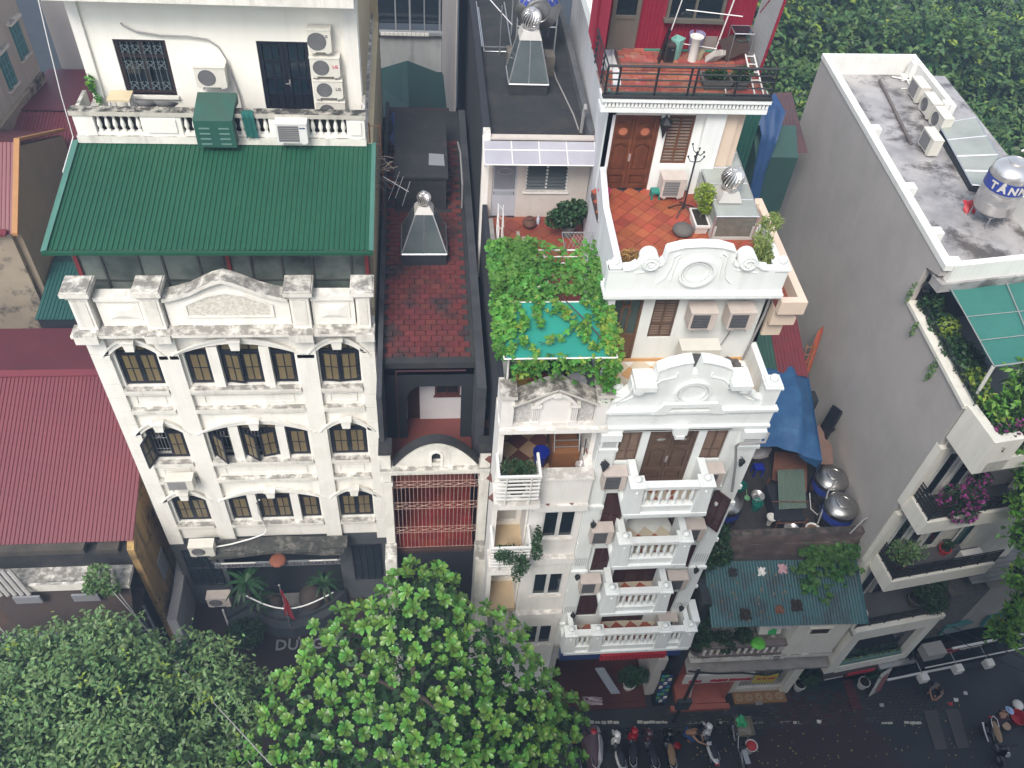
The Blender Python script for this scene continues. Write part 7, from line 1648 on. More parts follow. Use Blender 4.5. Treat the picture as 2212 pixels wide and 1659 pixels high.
pipe('coiled black cable hanging at the low shop balcony',[(12.35+.1*math.cos(q),12.85,3.95+.12*math.sin(q)) for q in [i*.55 for i in range(30)]],.014,RUBBER,'cable','cable')
for k in range(4):pipe(('topmost','second','third','lowest')[k]+' of the thin wires strung along the rear face above the teal roof',[(9.6,14.85,7.2-k*.16),(11.2,14.82,7.12-k*.17),(12.9,14.85,7.22-k*.12)],.009,GREYMETAL,'wire','wire','wires above the teal roof')
# ---------------- yard things
TB=[(14.05,17.0,'dented stainless water tank against the grey wall, the one further from the street'),(14.0,15.85,'dented stainless water tank against the grey wall, the one nearer the street'),(10.1,16.2,'stainless water tank half hidden behind the white house corner')]
for x,y,lb in TB:
    tank(lb,(x,y,YZ),.56,1.28,legs=.12,m=STEEL_D,band=(.45,.68))
pipe('grey pipe looping over the further stainless tank',[(13.95,16.6,9.35),(13.6,16.3,9.2),(13.45,15.9,8.7),(13.3,15.6,8.3),(13.25,15.5,7.85)],.028,PVCGREY)
pipe('white hose between the two stainless tanks',[(13.2,16.6,8.7),(13.25,16.2,8.3),(13.5,15.95,8.2),(13.55,15.8,8.9)],.014,WHITEMETAL,'hose','hose')
pipe('bent grey pipe standing at the yard parapet',[(14.0,14.85,8.8),(14.35,15.05,9.3),(14.5,15.1,9.35),(14.5,15.15,8.8)],.024,PVCGREY)
t=thing('green_sheet_shelter','faded green corrugated sheet over a low coop in the roof yard','coop',(12.5,16.6,YZ)); m=MB(); corrugated(m,(11.95,16.0,8.62),(1,.02,0),(.35,1.5,.12),.98,1.6,.085,.014,2,wob=.01); m.build('sheet',mat('faded_green_sheet',(0.12,0.17,0.135),(0.095,0.14,0.115),1.5,.75,streak=.3,streakc=(.07,.09,.07)),t)
m=MB()
for x,y in ((11.85,15.6),(12.85,15.6),(12.0,17.3),(13.1,17.4)):m.tube([(x,y,YZ),(x,y,8.6)],.03,5)
m.tube([(11.8,15.6,8.4),(12.9,15.6,8.4)],.025,5); m.build('coop_post',RUST,t); m=MB(); m.box(11.9,12.85,15.7,17.2,YZ,8.4); m.build('coop_body',DARKWALL,t)
pipe('rusty rod lying across the faded green sheet',[(11.75,16.25,8.74),(13.0,16.2,8.74)],.02,RUST,'rod','rod')
bucket('bucket','teal bucket with a dipper beside it, nearest the white house',(11.15,17.4,YZ),.17,.35,PLASTIC_T); bucket('bucket','teal bucket in front of the shiny steel basin in the roof yard',(11.5,16.6,YZ),.18,.4,PLASTIC_T)
t=thing('dipper','small pale green dipper on the yard floor between the teal buckets','dipper',(11.3,17.0,YZ)); m=MB(); m.lathe(11.3,17.0,[(.06,YZ),(.11,YZ +.1),(.115,YZ +.1),(.08,YZ +.02)],16); m.build('cup',mat('pale_green_plastic',(0.22,0.45,0.25)),t); m=MB(); m.tube([(11.32,17.1,YZ +.09),(11.35,17.35,YZ +.12)],.016,5); m.build('handle',MATS['pale_green_plastic'],t)
for x,y,r,lb in ((11.55,16.85,.24,'shiny steel basin behind the teal bucket in the roof yard'),(12.35,15.45,.27,'large steel basin by the yard parapet'),(13.1,15.42,.27,'pale basin filled with soil by the yard parapet'),(11.8,15.95,.18,'small white enamel bowl at the corner of the coop')):
    m=MB(); m.lathe(x,y,[(r*.6,YZ +.3),(r*.95,YZ +.44),(r,YZ +.45),(r*.9,YZ +.44),(r*.55,YZ +.33),(.01,YZ +.33)],22); m.lathe(x,y,[(r*.4,YZ),(r*.55,YZ +.3)],14); tag(m.build('basin',STEEL if r < .26 and r > .2 or x < 12.5 and r > .2 else PLASTIC_W,smooth='auto'),lb,'basin')
m=MB(); m.lathe(13.1,15.42,[(.2,YZ +.4),(.21,YZ +.42)],16); tag(m.build('soil_heap',mat('orange_soil',(0.2,0.11,0.05))),'orange-brown soil in the pale basin by the yard parapet','soil')
t=thing('stool','blue plastic stool under the edge of the blue tarpaulin','stool',(11.95,18.1,YZ)); m=MB(); m.box(11.78,12.12,17.95,18.25,YZ +.4,YZ +.44); m.build('seat',PLASTIC_B,t)
for x in (11.8,12.1):
    for y in (17.97,18.23):s=MB(); s.box(x -.025,x +.025,y -.025,y +.025,YZ,YZ +.4); s.build('leg',PLASTIC_B,t)
m=MB(); m.lathe(10.95,18.2,[(.2,YZ),(.23,YZ +.5),(.2,YZ +.6),(.05,YZ +.65)],18); tag(m.build('gas_drum',mat('green_drum',(0.03,0.15,0.10)),smooth='auto'),'green drum under the left edge of the blue tarpaulin','drum')
m=MB(); m.lathe(11.3,18.4,[(.1,YZ),(.12,YZ +.3),(.07,YZ +.4),(.02,YZ +.42)],14); tag(m.build('plastic_jug',PLASTIC_W,smooth='auto'),'whitish plastic jug beside the green drum','jug')
drape('yard_sacks','grey sacks piled under the blue tarpaulin','sacks',[(11.3,18.6,8.0),(12.6,18.6,8.0),(12.6,19.4,8.5),(11.3,19.4,8.5)],SILVERSHEET,10,.15,seed=31)
# tarpaulin and red/green roofs behind
def sheet_pts(name,label,cat,grid,mtl,sub=5,amp=.03,seed=2):
    rows,cols=len(grid),len(grid[0]); m=MB(); rnd=random.Random(seed); ph=[rnd.uniform(0,6) for _ in range(6)]
    R,Cn=(rows -1)*sub +1,(cols -1)*sub +1
    for j in range(R):
        for i in range(Cn):
            a,b=min(j //sub,rows -2),min(i //sub,cols -2); u,v=j/sub -a,i/sub -b
            p=Vector(grid[a][b])*(1-u)*(1-v)+Vector(grid[a +1][b])*u*(1-v)+Vector(grid[a +1][b +1])*u*v +Vector(grid[a][b +1])*(1-u)*v
            U,W=j/(R -1),i/(Cn -1)
            p.z += amp*(math.sin(14*W +5*U +ph[0])*.6+math.sin(26*W -9*U +ph[1])*.4+math.sin(7*U +ph[2])*.4)
            m.v.append(tuple(p))
    for j in range(R -1):
        for i in range(Cn -1):m.f.append((j*Cn +i,j*Cn +i +1,(j +1)*Cn +i +1,(j +1)*Cn +i))
    o=m.build(name,mtl,smooth=True); return tag(o,label,cat)
sheet_pts('tarpaulin','large blue tarpaulin stretched between white house and grey wall over the roof yard','tarpaulin',
          [[(10.6,17.35,10.35),(11.7,17.25,10.5),(12.55,17.0,10.3),(13.15,16.75,10.3)],[(10.9,18.6,10.75),(11.8,18.4,10.55),(12.7,18.2,10.85),(13.45,18.0,10.2)],[(11.2,19.6,10.85),(12.1,19.5,10.75),(12.95,19.3,10.95),(13.6,19.1,10.35)],[(11.5,20.9,10.8),(12.4,20.8,10.7),(13.1,20.6,10.75),(13.75,20.3,10.5)]],TARP,7,.045)
m=MB(); m.slab([(13.75,20.3,10.5),(13.15,16.75,10.3),(13.3,16.9,9.4),(13.85,20.2,9.7)],(.01,0,0)); m.slab([(12.4,17.05,10.28),(13.15,16.75,10.3),(13.1,16.8,9.9),(12.7,16.95,10.05)],(0,.01,0)); tag(m.build('tarpaulin_flap',TARP),'hanging flap of the large blue tarpaulin toward the grey wall','tarpaulin')
t=thing('sheet_roof','narrow red and dark green corrugated roof behind the large blue tarpaulin','roof',(12.8,22.3,10.4)); m=MB(); corrugated(m,(12.55,20.4,10.72),(1,-.25,0),(.38,3.9,.55),1.1,3.9,.13,.025,1); m.build('red_sheets',mat('faded_red_sheet',(0.17,0.025,0.03),(0.13,0.02,0.026),1,.6,streak=.3),t)
m=MB(); corrugated(m,(11.3,20.8,10.75),(1,-.25,0),(.38,3.9,.55),1.3,3.9,.13,.025,1); m.build('green_sheets',mat('dull_green_sheet',(0.03,0.09,0.065),(0.025,0.07,0.05),1,.6),t); m=MB(); m.box(11.4,13.7,21.0,25,0,10.4); m.build('wall',DARKWALL,t)
m=MB(); m.slab([(13.75,20.9,10.0),(14.0,20.9,10.0),(14.2,24,10.6),(13.9,24,10.6)],(0,0,.03)); tag(m.build('dark_gutter',DARKWALL),'dark gutter strip between the red sheets and the grey wall','gutter')
m=MB(); m.slab([(14.15,21.45,9.6),(14.32,21.3,9.7),(14.55,21.95,11.2),(14.5,22.0,11.42),(14.38,21.95,11.2)],(.05,.03,0)); tag(m.build('rolled_tarpaulin',mat('orange_tarpaulin',(0.36,0.085,0.035),(0.28,0.06,0.03),4,.6,bump=.4,bscale=9)),'orange wrapped bundle leaning on the grey wall','bundle')
t=thing('ladder','short wooden ladder leaning beside the orange bundle','ladder',(14.0,21.3,9.4)); m=MB()
for dx in (0,.28):m.tube([(13.85+dx,21.1,9.3),(14.05+dx,21.7,10.8)],.025,5)
for k in range(5):m.tube([(13.88+k*.045,21.2+k*.12,9.55+k*.28),(14.16+k*.045,21.2+k*.12,9.55+k*.28)],.02,5)
m.build('rail_and_rung',ORANGEWOOD,t)
m=MB(); m.obox((14.35,18.9,9.6),(.12,.5,1.3),Matrix.Rotation(R_(25),3,'Y') @ Matrix.Rotation(R_(-25),3,'X')); m.obox((14.2,18.75,9.3),(.1,.35,.9),Matrix.Rotation(R_(30),3,'Y')); tag(m.build('charred_planks',BIKEBLACK),'black planks leaning against the grey wall beside the tarpaulin','planks')
m=MB(); m.slab([(13.4,17.3,9.4),(14.3,17.6,8.9),(14.45,18.3,9.0),(14.0,18.95,9.5),(13.6,18.3,9.6)],(0,0,.06)); tag(m.build('pink_boards',mat('pinkish_plywood',(0.26,0.16,0.125),(0.2,0.12,0.095),3,.8)),'pinkish plywood boards beside the large blue tarpaulin','boards')
m=MB(); m.slab([(12.3,17.6,YZ +.3),(13.4,17.0,YZ +.3),(13.6,18.2,YZ +.9),(12.6,18.6,YZ +.6)],(0,0,.05)); tag(m.build('rusty_sheet',RUST),'rusty brown board on the floor behind the faded green sheet','sheet')
# upper end of the alley
t=thing('alley_shed','dark green sheet-walled sheds at the far end of the alley beside the grey wall','shed',(12.5,27.5,0))
m=MB(); m.box(10.6,12.05,27.1,29,0,17.0); corrugated(m,(10.6,27.08,9),(1,0,0),(0,0,1),1.45,8.0,.16,-.03); m.build('green_sheet_wall',mat('mid_green_sheet',(0.02,0.10,0.075),(0.016,0.08,0.06),1,.6),t)
m=MB(); m.yz([(26.6,0),(27.6,0),(27.6,16.2),(26.6,15.5)],12.1,13.7); m.build('wall',mat('dark_green_boards',(0.022,0.07,0.06),(0.018,0.055,0.05),1,.7),t)
m=MB(); corrugated(m,(12.75,26.9,15.4),(1,.1,0),(.3,3.4,.4),1.5,3.6,.14,.03); m.build('roof',mat('brown_red_old_sheet',(0.10,0.05,0.055),(0.06,0.035,0.04),1,.8,spots=.4,spotc=(.05,.05,.05)),t)
sheet_pts('tarpaulin','blue tarpaulin strip hanging from a shed at the far end of the alley','tarpaulin',[[(12.15,26.2,13.6),(12.6,26.2,13.6)],[(12.1,26.4,15.0),(12.55,26.4,15.0)],[(12.1,26.7,16.4),(12.75,26.7,16.3)],[(11.95,27.4,17.15),(13.1,27.5,16.8)],[(11.9,28.2,17.1),(12.9,28.4,16.9)]],mat('mid_blue_tarpaulin',(0.016,0.06,0.16),(0.01,0.04,0.12),2,.6),7,.16,8)
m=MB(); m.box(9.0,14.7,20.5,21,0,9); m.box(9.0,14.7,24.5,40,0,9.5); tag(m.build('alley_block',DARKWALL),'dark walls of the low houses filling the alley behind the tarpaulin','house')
# ================================================================ grey-walled house on the right
G=thing('grey_house','tall house on the right with blank grey side wall, flat wet roof and planted balconies','house',(16.5,14.4,0))
FA=R_(8); fu=Vector((math.cos(FA),math.sin(FA),0)); fv=Vector((-math.sin(FA),math.cos(FA),0))
def gp(u,v,z,o=(14.6,14.4)):return Vector((o[0],o[1],0))+fu*u +fv*v +Vector((0,0,z))
def gbox(mb,u0,u1,v0,v1,z0,z1,o=(14.6,14.4)):
    P=[gp(u,v,z,o) for z in (z0,z1) for u,v in ((u0,v0),(u1,v0),(u1,v1),(u0,v1))]
    return mb.add(P,[(0,3,2,1),(4,5,6,7),(0,1,5,4),(1,2,6,5),(2,3,7,6),(3,0,4,7)])
def gx(y):return 14.6+(y -17.9)*.029 if y > 17.9 else 14.6
m=MB(); prof=[(14.45,0),(29.9,0),(29.9,17.62),(17.95,17.62),(17.95,17.35),(18.62,17.1),(18.62,15.7),(14.45,15.7)]
V=[(gx(y),y,z) for y,z in prof]+[(gx(y)+.2,y,z) for y,z in prof]; n=len(prof)
m.add(V,[tuple(range(n))[::-1],tuple(range(n,2*n))]+[(i,(i +1) %n,(i +1) %n +n,i +n) for i in range(n)]); m.build('side_wall',GREYWALL,G)
CAP=mat('bright_coping_paint',(0.80,0.79,0.75),(0.73,0.72,0.68),1.5,.75,streak=.1)
m=MB(); m.xy([(gx(17.85)-.02,17.85),(gx(29.9)-.02,29.95),(gx(29.9)+.24,29.95),(gx(17.85)+.24,17.85)],17.621,17.80)
for y in (24.95,21.65,19.45,18.1):m.box(gx(y)+.24,gx(y)+.52,y -.16,y +.16,17.3,17.81)
m.xy([(gx(29.9)+.24,29.75),(18.62,29.85),(18.62,30.05),(gx(29.9)+.24,29.95)],17.05,17.8)
m.xy([(18.42,29.8),(18.62,29.8),(18.66,26.4),(18.46,26.4)],17.05,17.8); m.xy([(18.5,21.6),(18.7,21.6),(18.8,18.0),(18.6,18.0)],17.05,17.8); m.box(18.25,18.44,29.3,29.6,17.05,17.8); m.box(18.3,18.46,26.5,26.8,17.05,17.8)
o_=(14.86,17.86); gbox(m,0,8,-.02,.18,17.2,17.8,o_)
m.build('roof_parapet',CAP,G)
m=MB(); gbox(m,-.22,8,-.1,.35,16.9,17.2,o_); m.xy([(gx(18)+.2,18.0),(18.6,18.5),(20,18.6),(20,29.8),(gx(29)+.2,29.8)],16.9,17.08); m.build('roof_slab',ROOFCONC,G)
m=MB(); m.xy([(gx(14.5)+.2,14.9),(20,15.5),(20,29.7),(gx(29)+.2,29.7)],0,14.88); m.xy([(gx(18.7)+.2,18.62),(20,19.2),(20,29.7),(gx(29)+.2,29.7)],14.88,16.9); m.build('core',DARKWALL,G)
# planted terrace with shade net
TZ=14.9
m=MB(); m.xy([(14.8,14.45),(20,15.2),(20,19.2),(14.85,18.6)],TZ -.3,TZ); m.build('terrace_floor',mat('grey_mesh_floor',(0.16,0.17,0.175),(0.12,0.13,0.135),3,.8),G)
m=MB(); m.xy([(14.52,14.4),(14.85,14.4),(14.92,18.6),(14.58,18.6)],15.701,15.82); gbox(m,0.02,.3,-1.3,0,14.45,15.82); gbox(m,.3,.95,-1.3,-1.05,14.45,15.82); gbox(m,.3,6,-1.3,0,14.45,14.9); gbox(m,.95,6,-1.32,-1.1,14.9,15.05); m.build('terrace_parapet',IVORY,G)
def black_rail(mb,u0,u1,v,z0,z1,n=8,o=(14.6,14.4)):
    for z in (z1,z1 -.14,z1 -.3,z1 -.46,z1 -.62):
        if z > z0:gbox(mb,u0,u1,v -.012,v +.012,z -(.02 if z == z1 else .05),z +(.02 if z == z1 else .05),o)
    for k in range(n +1):u=u0 +(u1 -u0)*k/n; mb.tube([gp(u,v,z0,o),gp(u,v,z1,o)],.024,4)
def black_rail_side(mb,u,v0,v1,z0,z1,o=(14.6,14.4)):
    for z in (z1,z1 -.14,z1 -.3,z1 -.46,z1 -.62):
        if z > z0:gbox(mb,u -.012,u +.012,v0,v1,z -(.02 if z == z1 else .05),z +(.02 if z == z1 else .05),o)
    for k in range(4):v=v0 +(v1 -v0)*k/3; mb.tube([gp(u,v,z0,o),gp(u,v,z1,o)],.024,4)
m=MB(); black_rail(m,.95,5.5,-1.2,15.05,15.8); m.build('terrace_railing',BLACKIRON,G)
m=MB()
for z in (15.95,16.08):m.tube([(14.78,14.4,z),(14.84,18.5,z)],.022,4)
for k in range(7):m.tube([(14.78+k*.01,14.4+k*.68,15.82),(14.78+k*.01,14.4+k*.68,16.08)],.02,4)
m.build('terrace_side_rail',BLACKIRON,G)
t=thing('shade_canopy','faded teal shade net stretched over the planted terrace of the grey house','shade net',(16.5,16.5,14.9))
m=MB(); K=[Vector((15.06,18.15,17.0)),Vector((19.2,18.6,17.0)),Vector((18.0,15.2,16.95)),Vector((14.98,14.78,16.95))]; n=14
for j in range(n +1):
    for i in range(n +1):
        u,v=i/n,j/n; p=K[0]*(1-u)*(1-v)+K[1]*u*(1-v)+K[2]*u*v +K[3]*(1-u)*v; m.v.append((p.x,p.y,p.z -.05*math.sin(math.pi*((u*3) %1))-.03*math.sin(9*v +3*u)))
for j in range(n):
    for i in range(n):m.f.append((j*15+i,j*15+i +1,(j +1)*15+i +1,(j +1)*15+i))
m.build('net',NETGREEN2,t,smooth=True)
m=MB(); 
for v in (.0,.45,.72,1):m.tube([K[0]*(1-v)+K[3]*v +Vector((0,0,.03)),K[1]*(1-v)+K[2]*v +Vector((0,0,.03))],.014 if 0 < v < 1 else .025,4)
for u in (.0,.45):m.tube([K[0]*(1-u)+K[1]*u +Vector((0,0,.03)),K[3]*(1-u)+K[2]*u +Vector((0,0,.03))],.018,4)
m.build('net_wire',PVCGREY,t)
m=MB(); m.tube([(15.0,14.82,16.93),(15.2,14.9,14.95)],.05,7); m.build('post',PLASTIC_W,t)
t=thing('terrace_hedge','long row of leafy plants along the left parapet of the net-shaded terrace','plants',(15.2,16.6,TZ)); m=MB(); m.box(14.95,15.4,14.6,18.4,TZ,TZ +.35); m.build('trough',PLASTIC_W,t)
foliage('foliage',[(15.1,18.2,15.9,.4,.35,.55),(15.15,17.4,15.8,.45,.5,.5),(15.15,16.5,15.7,.5,.6,.5),(15.2,15.6,15.7,.5,.5,.45),(15.25,14.9,15.6,.45,.45,.4),(15.7,16.5,15.4,.5,.9,.4),(15.3,14.2,15.6,.3,.3,.3)],4200,.15,LEAF_D,t)
foliage('young_foliage',[(15.2,15.3,15.9,.4,.4,.3),(15.2,17.2,16.0,.4,.4,.3),(15.3,14.6,15.8,.35,.3,.3)],420,.16,LEAF_Y,t)
foliage('creeper_strands',[(14.55,17.7,15.5,.05,.1,.35),(14.56,16.2,15.3,.04,.15,.5),(14.5,18.55,16.2,.06,.1,.5)],170,.11,LEAF_B,t)
t=thing('garden_tools','dark watering can and tools at the back left corner of the net-shaded terrace','tools',(14.95,18.3,TZ)); m=MB(); m.ball((14.9,18.45,16.5),.2,8); m.tube([(14.95,18.4,15.2),(14.85,18.5,16.4)],.03,5); m.tube([(15.05,18.2,15.2),(15.0,18.3,16.2)],.025,5); m.build('tool',BIKEBLACK,t)
def bougainvillea(lb,c,pot,blobs,n,nf):
    return pot_plant(lb,c,.24,.35,blobs,n,.12,LEAF_D,TERRA,extra=(nf,.12,PETAL))
bougainvillea('magenta bougainvillea at the front corner of the net-shaded terrace',(15.5,14.0,TZ),None,[(15.35,13.6,15.75,.4,.35,.3),(15.9,13.7,15.85,.4,.35,.35),(15.2,13.35,15.45,.25,.2,.2)],500,170)
# facade with the lower balconies
fw=MB(); gbox(fw,0.2,6,0,.15,0,14.45); fw.build('front_wall',IVORY,G)
for k,z in enumerate((11.45,8.1,5.2)):
    ow=(14.6+.06*k,14.4)
    d=MB(); g_=[]
    for u0,u1 in ((.45,1.0),(1.15,1.75),(1.9,2.5)):
        gbox(d,u0,u0 +.1,-.06,-.002,z,z +2.3,ow); gbox(d,u1 -.1,u1,-.06,-.002,z,z +2.3,ow); gbox(d,u0 +.1,u1 -.1,-.06,-.002,z +2.2,z +2.3,ow); gbox(d,u0 +.1,u1 -.1,-.06,-.002,z,z +.12,ow); g_.append((u0 +.1,u1 -.1))
    gbox(d,2.95,3.5,-.06,-.002,z +1.3,z +2.2,ow)
    door=d.build('balcony_door',WHITEMETAL,G)
    for a,b in g_ +[(3.0,3.45)]:p=MB(); gbox(p,a,b,-.07 if a > 2.9 else -.04,-.003 if a > 2.9 else -.03,z +(.12 if a < 2.9 else 1.35),z +(2.2 if a < 2.9 else 2.15),ow); p.build('pane',DARKPANE,door)
    m=MB(); gbox(m,0.0,.2,-.12,.15,z -.3,z +2.6,ow); gbox(m,.22,.4,-.08,-.0,z,z +2.5,ow); m.build('corner_pilaster',IVORY,G)
for k,(z,u0,u1,d0,nm) in enumerate(((11.45,.08,6,-1.05,'upper'),(8.0,.22,4.1,-1.1,'middle'))):
    m=MB(); ow=(14.6+.12*k,14.4)
    gbox(m,u0,u1,d0,0,z -.45,z -.05,ow); gbox(m,u0,u1,d0 -.03,d0 +.12,z -.05,z +.25,ow); gbox(m,u0,u0 +.14,d0 +.12,0,z -.05,z +.25,ow); m.build('balcony',IVORY,G)
    f=MB(); gbox(f,u0 +.14,u1,d0 +.12,-.02,z -.05,z -.03,ow); f.build('balcony_floor',mat('dark_grey_floor',(0.10,0.10,0.11),(0.075,0.075,0.08),2,.6),G)
    r=MB(); black_rail(r,u0 +.05,u1,d0 +.05,z +.25,z +.98,6,ow); black_rail_side(r,u0 +.07,d0 +.05,0,z +.25,z +.98,ow); r.build('balcony_railing',BLACKIRON,G)
bougainvillea('large magenta bougainvillea overflowing the upper balcony of the grey house',gp(1.0,-.6,11.4),None,[tuple(gp(.95,-.75,12.3))+(.55,.45,.4),tuple(gp(1.5,-.75,12.2))+(.5,.4,.4),tuple(gp(1.2,-1.1,11.9))+(.5,.25,.35),tuple(gp(1.9,-.4,12.5))+(.4,.3,.35)],1100,420)
pot_plant('leafy plant in a terracotta pot on the middle balcony of the grey house',gp(.85,-.55,7.97),.26,.4,[tuple(gp(.75,-.55,9.0))+(.5,.45,.45),tuple(gp(1.25,-.5,8.9))+(.45,.4,.35)],600,.12,LEAF_B,TERRA)
pot_plant('small plant in a red pot in the middle of the middle balcony',gp(2.85,-.3,7.97),.2,.3,[tuple(gp(2.85,-.3,8.5))+(.2,.2,.15)],120,.1,LEAF_D,PLASTIC_R)
m=MB(); gbox(m,3.1,3.85,-1.0,-.6,7.97,8.5); tag(m.build('white_basin',PLASTIC_W),'white wash trough at the right end of the middle balcony','basin')
m=MB()
for u0 in (3.25,):
    A=[(u0 +.0,7.97),(u0 +.75,7.97),(u0 +.75,9.3)]+[(u0 +.375+.375*math.cos(q),9.3+.3*math.sin(q)) for q in [math.pi*k/8 for k in range(9)]]+[(u0,9.3)]
    P=[gp(u,-.08,z) for u,z in A]; m.slab(P,fv*.06)
m.build('arched_teal_window',mat('teal_window_glass',(0.03,0.12,0.115),(0.02,0.09,0.09),2,.25),G)
m=MB(); Pp=[gp(3.62+.4*math.cos(q),-.1,9.3+.33*math.sin(q)) for q in [math.pi*k/10 for k in range(11)]]; m.tube([gp(4.02,-.1,7.97)]+Pp +[gp(3.22,-.1,7.97)],.035,5); m.build('arch_frame',PLASTIC_W,G)
m=MB(); gbox(m,3.6,6,-.3,-.15,5,14.4); m.build('cream_wing_wall',IVORY,G)
# first floor low balcony and show-window box
o2=(14.75,12.95)
m=MB(); gbox(m,0,3.45,0,1.6,5.1,5.3,o2); gbox(m,-.02,3.5,-.06,.2,5.3,5.55,o2); gbox(m,-.02,.18,.2,1.5,5.3,5.55,o2)
gbox(m,0,.42,-.02,.3,2.1,5.3,o2); gbox(m,3.1,3.45,-.02,.3,2.1,5.3,o2); gbox(m,.42,3.1,-.02,.3,4.75,5.3,o2); gbox(m,.42,3.1,-.05,.3,2.1,2.6,o2); gbox(m,0,.2,.3,1.5,2.1,5.1,o2); m.build('show_window_box',IVORY,G)
m=MB(); gbox(m,.42,3.1,.2,.25,2.6,4.75,o2); m.build('show_window_pane',DARKPANE,G)
m=MB(); gbox(m,.45,3.05,.02,.15,2.6,2.7,o2); 
for k in range(40):gbox(m,.46+k*.065,.49+k*.065,-.02,.01,2.6,2.68,o2)
m.build('teal_trim',mat('pale_teal_trim',(0.13,0.24,0.20)),G)
foliage('window_flowers',[tuple(gp(.5+k*.33,.1,2.85+.05*(k %2),o2))+(.16,.08,.13) for k in range(8)],260,.07,LEAF_D,G)
foliage('yellow_flowers',[tuple(gp(.7+k*.45,.05,2.9,o2))+(.1,.06,.08) for k in range(5)],40,.07,LEAF_Y,G)
r=MB(); black_rail(r,0,3.4,.1,5.55,6.15,6,o2); r2_=MB(); gbox(r2_,.18,3.4,.21,1.5,5.301,5.32,o2); r2_.build('low_balcony_floor',MATS['dark_grey_floor'],G); r.build('low_railing',BLACKIRON,G)
pot_plant('big round dark bush at the right end of the low balcony above the show window',gp(2.7,.7,5.35,o2),.3,.4,[tuple(gp(2.7,.6,6.7,o2))+(.62,.5,.6),tuple(gp(2.9,.2,6.2,o2))+(.5,.4,.5)],2200,.085,LEAF_D,STONE)
m=MB(); m.lathe(*gp(.55,.6,0,o2)[:2],[(.16,5.35),(.2,5.6),(.18,5.62),(.15,5.5)],16); tag(m.build('white_pot',PLASTIC_W,smooth='auto'),'small white pot on the low balcony by the teal roof','flower pot')
m=MB(); gbox(m,0.0,3.7,-.12,.0,1.72,2.0,o2); m.build('shop_fascia',mat('dark_fascia',(0.05,0.035,0.035)),G)
m=MB(); gbox(m,1.0,2.15,-.15,-.121,1.76,1.97,o2)
m.build('red_sign',SIGNRED,G)
m=MB()
for k in range(9):gbox(m,.1+k*.085,.15+k*.085,-.14,-.121,1.76,1.84,o2)
m.build('blurred_lettering',SIGNWHITE,G)
m=MB(); gbox(m,2.3,3.8,-.22,-.02,1.9,2.02,o2); m.build('silver_gutter',ALUM,G)
m=MB(); gbox(m,-.4,4,.25,.3,0.1,2.1,o2); m.build('dark_shop_wall',DARKPANE,G)
m=MB(); m.xy([(14.2,12.75),(17.0,12.7),(17.2,13.6),(14.4,13.5)],.1,.12); struct(m.build('shop_apron',mat('dark_teal_floor',(0.022,0.04,0.045),(0.016,0.03,0.034),1,.4),org=(15.6,13.2,.1)))
m=MB()
for k in range(9):m.box(16.35,16.75,12.3+k*.14,12.42+k*.14,.12,.17)
tag(m.build('duckboard',mat('dark_red_slat',(0.09,0.025,0.028))),'narrow dark red slatted ramp before the shop door','ramp')
pot_plant('dark bush in a white pot at the left of the shop door',(14.45,13.25,.1),.22,.45,[(14.6,13.2,1.2,.4,.35,.5)],500,.12,LEAF_D,PLASTIC_W)
pot_plant('dark bush in a white pot under the silver gutter',(17.05,13.2,.1),.22,.45,[(17.15,13.3,1.3,.4,.3,.5)],400,.12,LEAF_D,PLASTIC_W)
t=thing('advert_board','tilted white advert board standing at the corner of the dark shop','sign',(17.3,12.9,.1)); m=MB(); m.slab([(17.2,12.75,.15),(17.75,13.0,.15),(17.85,13.3,1.5),(17.3,13.05,1.5)],(0,.04,0)); m.build('board',SIGNWHITE,t); m=MB(); m.slab([(17.42,12.82,.3),(17.68,12.93,.3),(17.74,13.2,1.3),(17.5,13.07,1.2)],(0,-.01,.002)); m.build('red_print',mat('print_dull_red',(0.28,0.10,0.09)),t)
# shops further right
R2=thing('corner_shop','dark shop row and beige house beyond the grey house at the right edge','house',(20,13,0))
m=MB(); gbox(m,3.5,9,-.4,.2,0.0,2.0,(14.7,13.35)); m.build('shop_glass',DARKPANE,R2)
m=MB(); gbox(m,3.6,9,-.52,-.401,2.0,2.5,(14.7,13.35)); m.build('black_fascia',BIKEBLACK,R2)
m=MB(); gbox(m,5.2,9,-.6,-.521,2.46,2.52,(14.7,13.35)); gbox(m,3.0,6.2,-.75,-.68,.9,.98,(14.7,13.35)); gbox(m,4.3,9,-.8,-.76,1.6,1.64,(14.7,13.35)); m.build('white_strip',WHITEMETAL,R2)
m=MB(); 
for ex in (.42,.36):m.tube([gp(5.0+ex*1.5*math.cos(q),-.54,2.24+ex*.5*math.sin(q),(14.7,13.35)) for q in [math.pi*i/10 for i in range(21)]],.012,4)
m.build('red_ring_logo',SIGNRED,R2)
m=MB(); m.tube([gp(5.7+.09*i,-.54,2.16+.05*math.sin(i*2.1),(14.7,13.35)) for i in range(12)],.018,4); m.build('white_script',SIGNWHITE,R2)
m=MB(); gbox(m,3.75,5.3,-.25,.6,2.5,6.0,(14.7,13.6)); m.build('rough_stone_wall',mat('grey_rough_stone',(0.12,0.115,0.11),(0.05,0.05,0.05),4,.95,.9,8),R2)
m=MB(); gbox(m,4.6,9,-.1,2,2.5,5.9,(14.7,13.5)); m.build('beige_wall',mat('dull_beige_wall',(0.33,0.30,0.26),(0.27,0.245,0.21),1,.85,streak=.3),R2)
